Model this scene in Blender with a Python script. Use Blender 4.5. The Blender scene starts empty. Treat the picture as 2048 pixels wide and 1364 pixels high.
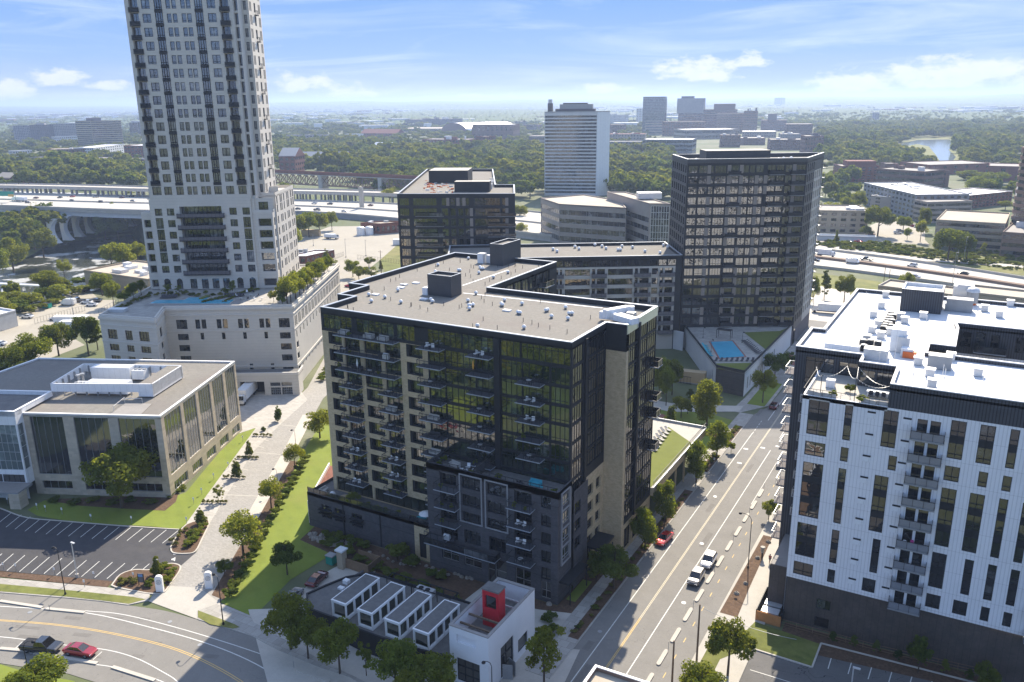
import bpy, math, random, time
import numpy as np
from mathutils import Vector, Matrix
from mathutils.geometry import tessellate_polygon
R=math.radians; C=bpy.context.scene.collection; D=bpy.data
random.seed(7)
S=bpy.context.scene
# ---------------- camera ----------------
F_PX,PITCH,ROLL,AZ,CH=1663.32,.281934,.011205,-.515086,76.0
def _frame():
 d=Vector((math.sin(AZ)*math.cos(PITCH),math.cos(AZ)*math.cos(PITCH),-math.sin(PITCH)))
 r0=Vector((math.cos(AZ),-math.sin(AZ),0)); u0=r0.cross(d)
 c,s=math.cos(ROLL),math.sin(ROLL)
 return r0*c-u0*s, r0*s+u0*c, d
CR,CU,CD=_frame()
cam=D.objects.new('camera',D.cameras.new('camera')); C.objects.link(cam)
cam.matrix_world=Matrix(((CR.x,CU.x,-CD.x,0),(CR.y,CU.y,-CD.y,0),(CR.z,CU.z,-CD.z,CH),(0,0,0,1)))
cam.data.sensor_width=36; cam.data.lens=F_PX/2048*36; cam.data.clip_start=1; cam.data.clip_end=90000
S.camera=cam
S.render.resolution_x=1024; S.render.resolution_y=682
S.render.engine='CYCLES'
def G(px,py,z=0.0):
 v=CD+CR*((px-1024)/F_PX)+CU*((682-py)/F_PX); t=(z-CH)/v.z
 return (v.x*t,v.y*t)
def GP(pts,z=0.0): return [G(p[0],p[1],z) for p in pts]
def PR(X,Y,Z):
 v=Vector((X,Y,Z-CH)); w=v.dot(CD)
 return 1024+F_PX*v.dot(CR)/w, 682-F_PX*v.dot(CU)/w, w
def HG(px,py,ytop,z=0.0):
 X,Y=G(px,py,z); lo,hi=z,400
 for _ in range(40):
  m=(lo+hi)/2
  if PR(X,Y,m)[1]>ytop: lo=m
  else: hi=m
 return X,Y,lo
# ---------------- world / sun ----------------
SUN_AZ,SUN_EL=-13.8,39.3
W=D.worlds.new('World'); S.world=W; W.use_nodes=True
nt=W.node_tree; N=nt.nodes; Lk=nt.links; N.clear()
def nd(t,**k):
 n=N.new(t)
 for a,b in k.items(): setattr(n,a,b)
 return n
def mth(op,*a,clamp=False):
 n=N.new('ShaderNodeMath'); n.operation=op; n.use_clamp=clamp
 for i,x in enumerate(a):
  if isinstance(x,(int,float)): n.inputs[i].default_value=x
  else: Lk.new(x,n.inputs[i])
 return n.outputs[0]
sky=nd('ShaderNodeTexSky'); sky.sky_type='NISHITA'; sky.sun_disc=False
sky.sun_elevation=R(SUN_EL); sky.sun_rotation=R(SUN_AZ); sky.altitude=300; sky.air_density=1.0; sky.dust_density=0.6; sky.ozone_density=3.0
tc=nd('ShaderNodeTexCoord'); sp=nd('ShaderNodeSeparateXYZ'); Lk.new(tc.outputs['Generated'],sp.inputs[0])
azn=mth('ARCTAN2',sp.outputs[0],sp.outputs[1]); eln=mth('ARCSINE',sp.outputs[2])
cmb=nd('ShaderNodeCombineXYZ'); Lk.new(azn,cmb.inputs[0]); Lk.new(eln,cmb.inputs[1])
def wnoise(sx,sy,scale,detail,off=0.,dist=0.):
 m=nd('ShaderNodeMapping'); m.inputs['Scale'].default_value=(sx,sy,1); m.inputs['Location'].default_value=(off,off*.7,0)
 Lk.new(cmb.outputs[0],m.inputs[0]); n=nd('ShaderNodeTexNoise'); n.inputs['Scale'].default_value=scale; n.inputs['Detail'].default_value=detail
 n.inputs['Roughness'].default_value=.6; n.inputs['Distortion'].default_value=dist
 Lk.new(m.outputs[0],n.inputs['Vector']); return n.outputs[0]
def px_dir(px,py):
 v=CD+CR*((px-1024)/F_PX)+CU*((682-py)/F_PX); v.normalize()
 return math.atan2(v.x,v.y), math.asin(v.z)
def blob(px,py,wx,wy):
 a,e=px_dir(px,py); dx=mth('DIVIDE',mth('SUBTRACT',azn,a),wx/F_PX); dy=mth('DIVIDE',mth('SUBTRACT',eln,e),wy/F_PX)
 # flat base: below the centre falls off faster
 dyb=mth('MULTIPLY',dy,-2.2); dym=mth('MAXIMUM',dy,dyb)
 return mth('SUBTRACT',1.0,mth('SQRT',mth('ADD',mth('MULTIPLY',dx,dx),mth('MULTIPLY',dym,dym))))
bl=None
for b in [(1405,150,105,46),(1500,128,50,26),(1350,142,50,22),(1720,172,130,42),(1900,160,200,50),(1980,150,130,40),(2120,165,160,50),(600,172,80,36),(700,188,90,26),(120,162,75,30),(20,185,60,42),(215,172,50,20),(950,198,130,14),(1200,182,80,20),(-150,180,120,50),(2400,170,150,50)]:
 v=blob(*b); bl=v if bl is None else mth('MAXIMUM',bl,v)
n1=wnoise(1,2.0,38,8,3.1)
cum=mth('ADD',mth('MULTIPLY',bl,.85),mth('MULTIPLY',mth('SUBTRACT',n1,.5),1.9))
cum=mth('MULTIPLY',mth('SUBTRACT',cum,.22),3.0,clamp=True)
cum=mth('MULTIPLY',cum,mth('MULTIPLY',mth('ADD',bl,.25),2.2,clamp=True))
n2=wnoise(1.0,10,3.4,8,4.3,.9); n3=wnoise(1,3.0,3.0,3,5.2)
ci=mth('MULTIPLY',mth('SUBTRACT',n2,.44),3.6,clamp=True); ci=mth('MULTIPLY',ci,mth('MULTIPLY',mth('SUBTRACT',n3,.30),3.0,clamp=True))
ci=mth('MULTIPLY',ci,.8)
mr=mth('MULTIPLY',mth('ABSOLUTE',mth('SUBTRACT',mth('DIVIDE',eln,.32),0.0)),1.0,clamp=True)
band=mth('SUBTRACT',1.0,mth('MULTIPLY',eln,5.5),clamp=True)  # pale toward horizon
band=mth('MULTIPLY',mth('MULTIPLY',band,band),.72)
allm=mth('MAXIMUM',mth('MAXIMUM',cum,ci),band)
def cmix(fac,a,b):
 m=nd('ShaderNodeMix'); m.data_type='RGBA'
 if isinstance(fac,(int,float)): m.inputs[0].default_value=fac
 else: Lk.new(fac,m.inputs[0])
 for i,x in ((6,a),(7,b)):
  if isinstance(x,tuple): m.inputs[i].default_value=(*x,1)
  else: Lk.new(x,m.inputs[i])
 return m.outputs[2]
tint=nd('ShaderNodeMix'); tint.data_type='RGBA'; tint.blend_type='MULTIPLY'; tint.inputs[0].default_value=1; Lk.new(sky.outputs[0],tint.inputs[6]); tint.inputs[7].default_value=(1.10,.98,.90,1)
def el(a,b_): return mth('DIVIDE',mth('SUBTRACT',eln,a),b_-a,clamp=True)
lowc=cmix(el(0,.05),(1.32,1.62,2.35),(1.05,1.6,2.7)); lowc=cmix(el(.04,.16),lowc,(.45,1.10,2.65))
hor=cmix(el(.15,.6),lowc,tint.outputs[2])
c1=cmix(ci,hor,(2.7,2.95,3.4))
n4=wnoise(1,1.6,60,6,9.0)
ccol=cmix(mth('MULTIPLY',n4,1.0),(2.1,2.3,3.0),(3.1,3.1,3.15))
c2=cmix(mth('MULTIPLY',cum,.88),c1,ccol)
bg=nd('ShaderNodeBackground'); Lk.new(c2,bg.inputs[0]); bg.inputs[1].default_value=.15
wo=nd('ShaderNodeOutputWorld'); Lk.new(bg.outputs[0],wo.inputs[0])
sl=D.lights.new('sun','SUN'); sl.energy=4.1; sl.angle=R(.5); sl.color=(1,.885,.71)
so=D.objects.new('sun',sl); C.objects.link(so)
sd=Vector((math.sin(R(SUN_AZ))*math.cos(R(SUN_EL)),math.cos(R(SUN_AZ))*math.cos(R(SUN_EL)),math.sin(R(SUN_EL))))
so.rotation_euler=sd.to_track_quat('Z','Y').to_euler(); so.location=(0,0,300)
S.view_settings.view_transform='Standard'; S.view_settings.look='None'; S.view_settings.gamma=1; S.view_settings.exposure=1.3
# ---------------- materials ----------------
MT={}
def mat(name,col,rough=.8,var=.15,scale=1.0,bump=0.,metal=0.,spec=.3,kind=None,col2=None,**k):
 if name in MT: return MT[name]
 m=D.materials.new(name); m.use_nodes=True; t=m.node_tree; n=t.nodes; l=t.links
 p=n['Principled BSDF']; p.inputs['Roughness'].default_value=rough; p.inputs['Metallic'].default_value=metal
 p.inputs['Specular IOR Level'].default_value=spec
 co=n.new('ShaderNodeTexCoord')
 def noise(sc,det=4,vec=None,ro=.6):
  q=n.new('ShaderNodeTexNoise'); q.inputs['Scale'].default_value=sc; q.inputs['Detail'].default_value=det; q.inputs['Roughness'].default_value=ro
  l.new(vec or co.outputs['Object'],q.inputs['Vector']); return q.outputs[0]
 def mm(op,*a,clamp=False):
  q=n.new('ShaderNodeMath'); q.operation=op; q.use_clamp=clamp
  for i,x in enumerate(a):
   if isinstance(x,(int,float)): q.inputs[i].default_value=x
   else: l.new(x,q.inputs[i])
  return q.outputs[0]
 def mixc(f,a,b):
  q=n.new('ShaderNodeMix'); q.data_type='RGBA'
  if isinstance(f,(int,float)): q.inputs[0].default_value=f
  else: l.new(f,q.inputs[0])
  for i,x in ((6,a),(7,b)):
   if isinstance(x,(tuple,list)): q.inputs[i].default_value=(*x[:3],1)
   else: l.new(x,q.inputs[i])
  return q.outputs[2]
 def sep():
  q=n.new('ShaderNodeSeparateXYZ'); l.new(co.outputs['Object'],q.inputs[0]); return q.outputs
 a=noise(scale,5); b=noise(scale*7.3,3)
 f=mm('ADD',mm('MULTIPLY',a,.65),mm('MULTIPLY',b,.35))
 f=mm('MULTIPLY',mm('SUBTRACT',f,.28),2.3,clamp=True)
 lo=tuple(c*(1-var) for c in col); hi=tuple(min(1,c*(1+var)) for c in (col2 or col))
 c=mixc(f,lo,hi)
 def lines(axis,period,width,dark,c):
  s=sep()[axis]; fr=mm('FRACT',mm('DIVIDE',mm('ADD',s,1000.),period)); ln=mm('LESS_THAN',fr,width/period)
  return mixc(mm('MULTIPLY',ln,dark),c,(0,0,0)), ln
 bumpsrc=None
 for sp_ in (kind or []):
  if sp_[0]=='lines': c,bumpsrc=lines(*sp_[1:],c)
  if sp_[0]=='brick':   # (w,h,dark) mapped on the dominant wall directions
   q=n.new('ShaderNodeTexBrick'); q.inputs['Scale'].default_value=1; q.inputs['Brick Width'].default_value=sp_[1]; q.inputs['Row Height'].default_value=sp_[2]; q.inputs['Mortar Size'].default_value=sp_[3]
   q.inputs['Color1'].default_value=(1,1,1,1); q.inputs['Color2'].default_value=(.8,.8,.8,1); q.inputs['Mortar'].default_value=(sp_[4],)*3+(1,)
   if len(sp_)>5 and sp_[5]=='flat': l.new(co.outputs['Object'],q.inputs['Vector'])
   else:
    s=sep(); cx=n.new('ShaderNodeCombineXYZ'); l.new(mm('ADD',s[0],s[1]),cx.inputs[0]); l.new(s[2],cx.inputs[1]); l.new(cx.outputs[0],q.inputs['Vector'])
   w=n.new('ShaderNodeMix'); w.data_type='RGBA'; w.blend_type='MULTIPLY'; w.inputs[0].default_value=1; l.new(c,w.inputs[6]); l.new(q.outputs[0],w.inputs[7]); c=w.outputs[2]
  if sp_[0]=='patch':  # large irregular second tone
   g=noise(sp_[1],6,ro=.65); g=mm('MULTIPLY',mm('SUBTRACT',g,sp_[3]),sp_[4],clamp=True); c=mixc(g,c,sp_[2])
  if sp_[0]=='cracks':
   q=n.new('ShaderNodeTexVoronoi'); q.feature='DISTANCE_TO_EDGE'; q.inputs['Scale'].default_value=sp_[1]
   nn=n.new('ShaderNodeTexNoise'); nn.inputs['Scale'].default_value=.35; nn.inputs['Detail'].default_value=4; l.new(co.outputs['Object'],nn.inputs['Vector'])
   ad=n.new('ShaderNodeVectorMath'); ad.operation='MULTIPLY_ADD'; l.new(nn.outputs[1],ad.inputs[0]); ad.inputs[1].default_value=(5,5,5); l.new(co.outputs['Object'],ad.inputs[2])
   l.new(ad.outputs[0],q.inputs['Vector']); e=mm('LESS_THAN',q.outputs['Distance'],sp_[2])
   e=mm('MULTIPLY',e,mm('GREATER_THAN',noise(.12,2),.5)); c=mixc(mm('MULTIPLY',e,sp_[4] if len(sp_)>4 else .8),c,sp_[3])
  if sp_[0]=='stripes':  # mower / paving diagonal stripes
   s=sep(); an=R(sp_[1]); v=mm('ADD',mm('MULTIPLY',s[0],math.cos(an)),mm('MULTIPLY',s[1],math.sin(an)))
   w=mm('SINE',mm('MULTIPLY',v,6.283/sp_[2])); w=mm('ADD',mm('MULTIPLY',w,.5),.5); c=mixc(mm('MULTIPLY',w,sp_[4]),c,sp_[3])
  if sp_[0]=='objrand':
   oi=n.new('ShaderNodeObjectInfo'); c=mixc(mm('MULTIPLY',oi.outputs['Random'],sp_[2]),c,sp_[1])
 l.new(c,p.inputs['Base Color'])
 if bump or bumpsrc is not None:
  bu=n.new('ShaderNodeBump'); bu.inputs['Strength'].default_value=bump or .3; bu.inputs['Distance'].default_value=k.get('bd',.05)
  l.new(bumpsrc if bumpsrc is not None else b,bu.inputs['Height']); l.new(bu.outputs[0],p.inputs['Normal'])
 for kk,v in k.items():
  if kk in ('Emission Color','Emission Strength','Coat Weight','IOR','Coat Roughness'): p.inputs[kk].default_value=v
 MT[name]=m; return m
def glass(name,dark,light,frac=.3,cell=(1.6,3.1),ior=1.9,rough=.02,wob=.012):
 m=D.materials.new(name); m.use_nodes=True; t=m.node_tree; n=t.nodes; l=t.links; p=n['Principled BSDF']
 ge=n.new('ShaderNodeNewGeometry'); dv=n.new('ShaderNodeVectorMath'); dv.operation='DIVIDE'; l.new(ge.outputs['Position'],dv.inputs[0]); dv.inputs[1].default_value=(cell[0],cell[0],cell[1])
 fl=n.new('ShaderNodeVectorMath'); fl.operation='FLOOR'; l.new(dv.outputs[0],fl.inputs[0])
 wn=n.new('ShaderNodeTexWhiteNoise'); l.new(fl.outputs[0],wn.inputs[0])
 no=n.new('ShaderNodeTexNoise'); no.inputs['Scale'].default_value=.9; no.inputs['Detail'].default_value=5; l.new(ge.outputs['Position'],no.inputs[0])
 def mm(op,*a,clamp=False):
  q=n.new('ShaderNodeMath'); q.operation=op; q.use_clamp=clamp
  for i,x in enumerate(a):
   if isinstance(x,(int,float)): q.inputs[i].default_value=x
   else: l.new(x,q.inputs[i])
  return q.outputs[0]
 f=mm('MULTIPLY',mm('SUBTRACT',wn.outputs[0],1-frac),1/frac,clamp=True); f=mm('MULTIPLY',f,mm('MULTIPLY',mm('SUBTRACT',no.outputs[0],.3),2.5,clamp=True))
 q=n.new('ShaderNodeMix'); q.data_type='RGBA'; l.new(f,q.inputs[0]); q.inputs[6].default_value=(*dark,1); q.inputs[7].default_value=(*light,1)
 l.new(q.outputs[2],p.inputs['Base Color']); p.inputs['Roughness'].default_value=rough; p.inputs['IOR'].default_value=ior
 wv=n.new('ShaderNodeTexNoise'); wv.inputs['Scale'].default_value=.55; wv.inputs['Detail'].default_value=2; l.new(ge.outputs['Position'],wv.inputs[0])
 bu=n.new('ShaderNodeBump'); bu.inputs['Strength'].default_value=1; bu.inputs['Distance'].default_value=wob; l.new(wv.outputs[0],bu.inputs['Height']); l.new(bu.outputs[0],p.inputs['Normal'])
 MT[name]=m; return m
ORD='first second third fourth fifth sixth seventh eighth ninth tenth eleventh twelfth thirteenth fourteenth fifteenth sixteenth seventeenth eighteenth nineteenth twentieth'.split()
def leaf(name,c1,c2,tr=.35,rnd=(.17,.19,.04)):
 m=D.materials.new(name); m.use_nodes=True; t=m.node_tree; n=t.nodes; l=t.links; n.clear()
 o=n.new('ShaderNodeOutputMaterial'); ge=n.new('ShaderNodeNewGeometry'); oi=n.new('ShaderNodeObjectInfo')
 no=n.new('ShaderNodeTexNoise'); no.inputs['Scale'].default_value=.45; no.inputs['Detail'].default_value=3; l.new(ge.outputs['Position'],no.inputs[0])
 a=n.new('ShaderNodeMix'); a.data_type='RGBA'; a.inputs[6].default_value=(*c1,1); a.inputs[7].default_value=(*c2,1)
 rp=n.new('ShaderNodeMath'); rp.operation='MULTIPLY_ADD'; l.new(ge.outputs['Random Per Island'],rp.inputs[0]); rp.inputs[1].default_value=.6;
 q=n.new('ShaderNodeMath'); q.operation='MULTIPLY_ADD'; l.new(no.outputs[0],q.inputs[0]); q.inputs[1].default_value=1.1; q.inputs[2].default_value=-.35
 l.new(q.outputs[0],rp.inputs[2]); rp.use_clamp=True; l.new(rp.outputs[0],a.inputs[0])
 b=n.new('ShaderNodeMix'); b.data_type='RGBA'; l.new(a.outputs[2],b.inputs[6]); b.inputs[7].default_value=(*rnd,1)
 w=n.new('ShaderNodeMath'); w.operation='MULTIPLY'; l.new(oi.outputs['Random'],w.inputs[0]); w.inputs[1].default_value=.75; l.new(w.outputs[0],b.inputs[0])
 d=n.new('ShaderNodeBsdfDiffuse'); l.new(b.outputs[2],d.inputs[0]); ts=n.new('ShaderNodeBsdfTranslucent')
 g=n.new('ShaderNodeMix'); g.data_type='RGBA'; g.blend_type='MULTIPLY'; g.inputs[0].default_value=1; l.new(b.outputs[2],g.inputs[6]); g.inputs[7].default_value=(1.5,1.35,.5,1); l.new(g.outputs[2],ts.inputs[0])
 x=n.new('ShaderNodeMixShader'); x.inputs[0].default_value=tr; l.new(d.outputs[0],x.inputs[1]); l.new(ts.outputs[0],x.inputs[2]); l.new(x.outputs[0],o.inputs[0])
 MT[name]=m; return m
# palette
mat('grass_mown',(.175,.225,.028),.9,.30,.25,.3,kind=[('stripes',57,2.6,(.18,.22,.03),.45),('patch',.06,(.20,.20,.05),.52,3)],col2=(.15,.19,.03))
mat('grass_rough',(.13,.145,.035),.95,.45,.12,.4,kind=[('patch',.03,(.24,.20,.09),.45,3),('patch',.4,(.07,.09,.02),.55,4)])
mat('ground_city',(.15,.155,.095),.95,.3,.05,.2,kind=[('patch',.012,(.075,.105,.035),.40,4),('patch',.05,(.25,.24,.19),.60,5)])
mat('asphalt',(.20,.192,.178),.9,.12,.35,.2,kind=[('patch',.09,(.19,.182,.165),.52,3),('patch',.9,(.26,.245,.22),.6,4),('cracks',.14,.003,(.10,.10,.10),.6)])
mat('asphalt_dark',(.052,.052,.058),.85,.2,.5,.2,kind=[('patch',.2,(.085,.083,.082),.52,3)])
mat('asphalt_old',(.125,.122,.12),.9,.15,.4,.2,kind=[('cracks',.22,.006,(.02,.02,.022),1.0)])
mat('concrete',(.46,.43,.38),.85,.12,.4,.1,kind=[('patch',.15,(.36,.34,.30),.55,3)])
mat('concrete_pale',(.40,.38,.34),.85,.12,.3,.1)
mat('sidewalk',(.39,.37,.335),.85,.14,.5,.1,kind=[('brick',1.5,1.5,.03,.62,'flat')])
mat('freeway',(.43,.41,.365),.85,.10,.05,.1,kind=[('patch',.02,(.42,.40,.36),.5,3)])
mat('park_grass',(.055,.085,.022),.95,.4,.12,kind=[('patch',.03,(.15,.15,.13),.55,5)])
mat('lot_dirt',(.33,.305,.255),.9,.14,.08,.1,kind=[('patch',.04,(.29,.27,.23),.52,4)])
mat('paver',(.335,.32,.295),.85,.07,.25,.1,kind=[('brick',.55,.28,.03,.82,'flat')])
mat('paver_pale',(.43,.41,.375),.85,.07,.6,.1,kind=[('brick',1.2,.6,.03,.8,'flat')])
mat('mulch',(.10,.062,.04),.95,.45,2.5,.6,kind=[('patch',1.2,(.17,.11,.07),.5,3)])
mat('red_paver',(.26,.115,.085),.9,.2,1.0)
mat('marking_white',(.60,.60,.57),.7,.15,1.2)
mat('marking_yellow',(.58,.40,.14),.7,.15,1.2)
mat('rock',(.30,.27,.23),.9,.4,.8,.6,bd=.3)
mat('frame_grey',(.27,.27,.275),.6,.08,.6)
mat('gravel_roof',(.192,.182,.163),.95,.22,1.6,.5,kind=[('patch',.10,(.175,.155,.14),.5,4),('patch',.5,(.27,.24,.21),.58,4),('patch',9,(.34,.31,.28),.58,5)])
mat('gravel_dark',(.16,.155,.15),.95,.25,1.6,.4,kind=[('patch',.3,(.10,.10,.10),.5,3)])
mat('membrane_grey',(.26,.245,.23),.8,.15,.3)
mat('membrane_white',(.66,.67,.68),.6,.06,.2,kind=[('patch',.08,(.56,.56,.55),.52,3),('patch',.7,(.60,.60,.60),.6,4),('lines',0,3.05,.07,.16),('lines',1,15,.07,.16)])
mat('roof_tan',(.42,.37,.30),.9,.15,.1)
mat('black_metal',(.024,.026,.030),.55,.25,.3,spec=.25)
mat('marking_pale',(.56,.50,.36),.7,.15,1.2)
mat('balcony_glass',(.20,.21,.23),.15,.15,.8,spec=.6)
mat('charcoal_panel',(.055,.056,.062),.5,.18,.4,kind=[('lines',2,1.55,.03,.5)],spec=.4)
mat('coping',(.40,.43,.47),.4,.1,.3,metal=.2)
mat('charcoal_brick',(.088,.085,.092),.85,.25,1.2,.2,kind=[('brick',.42,.14,.014,.8),('lines',2,3.1,.10,.35)])
mat('yellow_brick',(.52,.40,.235),.85,.14,1.3,.2,kind=[('brick',.42,.14,.014,.84)],col2=(.56,.45,.29))
mat('white_panel',(.75,.755,.77),.5,.05,.25,kind=[('patch',.35,(.70,.705,.725),.52,3),('lines',0,.45,.12,.16),('lines',2,3.17,.04,.35)])
mat('dark_corrugated',(.060,.064,.075),.5,.15,.4,kind=[('lines',0,.38,.12,.6)])
mat('wood_dark',(.085,.070,.062),.7,.30,.4,kind=[('lines',0,.9,.04,.4),('patch',.5,(.055,.05,.048),.5,3)])
mat('precast',(.56,.525,.465),.8,.07,.2,kind=[('lines',2,.85,.05,.22),('patch',.06,(.50,.475,.44),.52,3)])
mat('grid_pale',(.46,.43,.385),.8,.08,.3)
mat('fascia_metal',(.75,.85,.9),.3,.05,.5,metal=.9)
mat('taupe_panel',(.24,.21,.185),.7,.1,.3)
mat('precast_plain',(.58,.55,.50),.8,.07,.2)
mat('limestone',(.50,.435,.34),.85,.14,.5,kind=[('brick',1.4,.6,.02,.82),('patch',.5,(.56,.42,.27),.58,3)])
mat('brick_red',(.22,.095,.07),.9,.25,.5,kind=[('brick',.6,.22,.02,.8)])
mat('brick_brown',(.17,.105,.085),.9,.22,.4,kind=[('lines',2,3.6,.3,.3)])
mat('tan_wall',(.37,.31,.23),.9,.12,.3)
mat('brown_wall',(.21,.15,.115),.9,.12,.3)
mat('pinkish_wall',(.33,.285,.25),.8,.10,.2)
mat('grey_wall',(.25,.25,.26),.85,.12,.2)
mat('dark_wall',(.13,.12,.125),.85,.15,.2)
mat('pale_wall',(.52,.53,.54),.8,.08,.2)
mat('metal_light',(.58,.59,.60),.45,.12,.8,metal=.4)
mat('metal_white',(.74,.75,.76),.45,.08,.8,kind=[('lines',0,1.2,.05,.2)])
mat('metal_grey',(.30,.31,.32),.5,.15,.8,metal=.3)
mat('white_paint',(.78,.78,.78),.5,.06,.6)
mat('red_paint',(.50,.022,.035),.45,.12,.6)
mat('orange_paint',(.62,.15,.04),.6,.2,.8)
mat('cafe_white',(.70,.71,.73),.6,.05,.5)
mat('pole_black',(.022,.022,.024),.5,.1,1)
mat('wood_pole',(.16,.115,.08),.9,.3,2)
mat('wood_fence',(.24,.16,.10),.9,.25,1.2,kind=[('lines',0,.2,.03,.4)])
mat('bark',(.085,.065,.048),.95,.35,3)
mat('rubber',(.018,.018,.018),.9,.1,1)
mat('rim',(.35,.35,.36),.35,.1,1,metal=.7)
mat('headlight',(.75,.77,.8),.15,.05,1,spec=.6)
mat('taillight',(.35,.01,.01),.3,.05,1)
mat('pool_water',(.07,.36,.50),.12,.12,.4,.15,IOR=1.33,spec=.5,kind=[('patch',.6,(.12,.45,.60),.5,3)])
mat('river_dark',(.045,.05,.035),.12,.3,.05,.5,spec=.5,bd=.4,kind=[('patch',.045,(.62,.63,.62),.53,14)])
mat('river_calm',(.16,.20,.22),.12,.2,.02,.3,spec=.5,bd=.1)
mat('turf',(.135,.155,.03),.95,.15,.6)
mat('skin',(.45,.28,.2),.6,.05,1)
mat('cloth_red',(.4,.06,.06),.9,.1,1)
mat('cloth_dark',(.05,.05,.06),.9,.1,1)
mat('cloth_grey',(.42,.40,.37),.9,.12,1)
mat('cloth_teal',(.05,.34,.42),.9,.12,1)
mat('cloth_yellow',(.70,.34,.06),.9,.1,1)
mat('balcony_slab',(.085,.088,.10),.7,.12,.6)
mat('timber_orange',(.42,.19,.07),.8,.2,1.5)
mat('container_tan',(.40,.31,.19),.8,.1,.8)
mat('sign_green',(.03,.28,.22),.5,.05,1)
glass('glass_green',(.012,.020,.014),(.10,.13,.10),.25,(1.3,3.1),2.7,.015,.03)
glass('glass_dark',(.012,.014,.017),(.10,.105,.105),.25,(1.6,3.17),2.15,.015,.02)
glass('glass_office',(.010,.012,.014),(.05,.055,.06),.15,(2.0,4.0),2.8,.012,.02)
glass('glass_tower',(.04,.045,.05),(.36,.37,.35),.28,(2.6,3.4),2.5)
glass('glass_pale',(.10,.13,.14),(.35,.40,.40),.5,(1.5,2.0),1.9)
glass('glass_far',(.02,.023,.028),(.25,.25,.25),.35,(2.2,3.3),1.8,.08)
glass('glass_car',(.012,.013,.015),(.02,.02,.02),.2,(3,3),1.8,.03,.0)
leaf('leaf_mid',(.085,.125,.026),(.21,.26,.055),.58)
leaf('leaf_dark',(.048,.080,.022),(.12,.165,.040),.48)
leaf('leaf_light',(.13,.17,.036),(.29,.32,.085),.6)
leaf('leaf_pine',(.022,.042,.018),(.055,.080,.030),.15)
leaf('leaf_far',(.040,.080,.018),(.15,.20,.040),.40,(.21,.22,.05))
leaf('leaf_grassy',(.10,.11,.03),(.24,.22,.07),.3,(.15,.16,.05))
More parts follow.
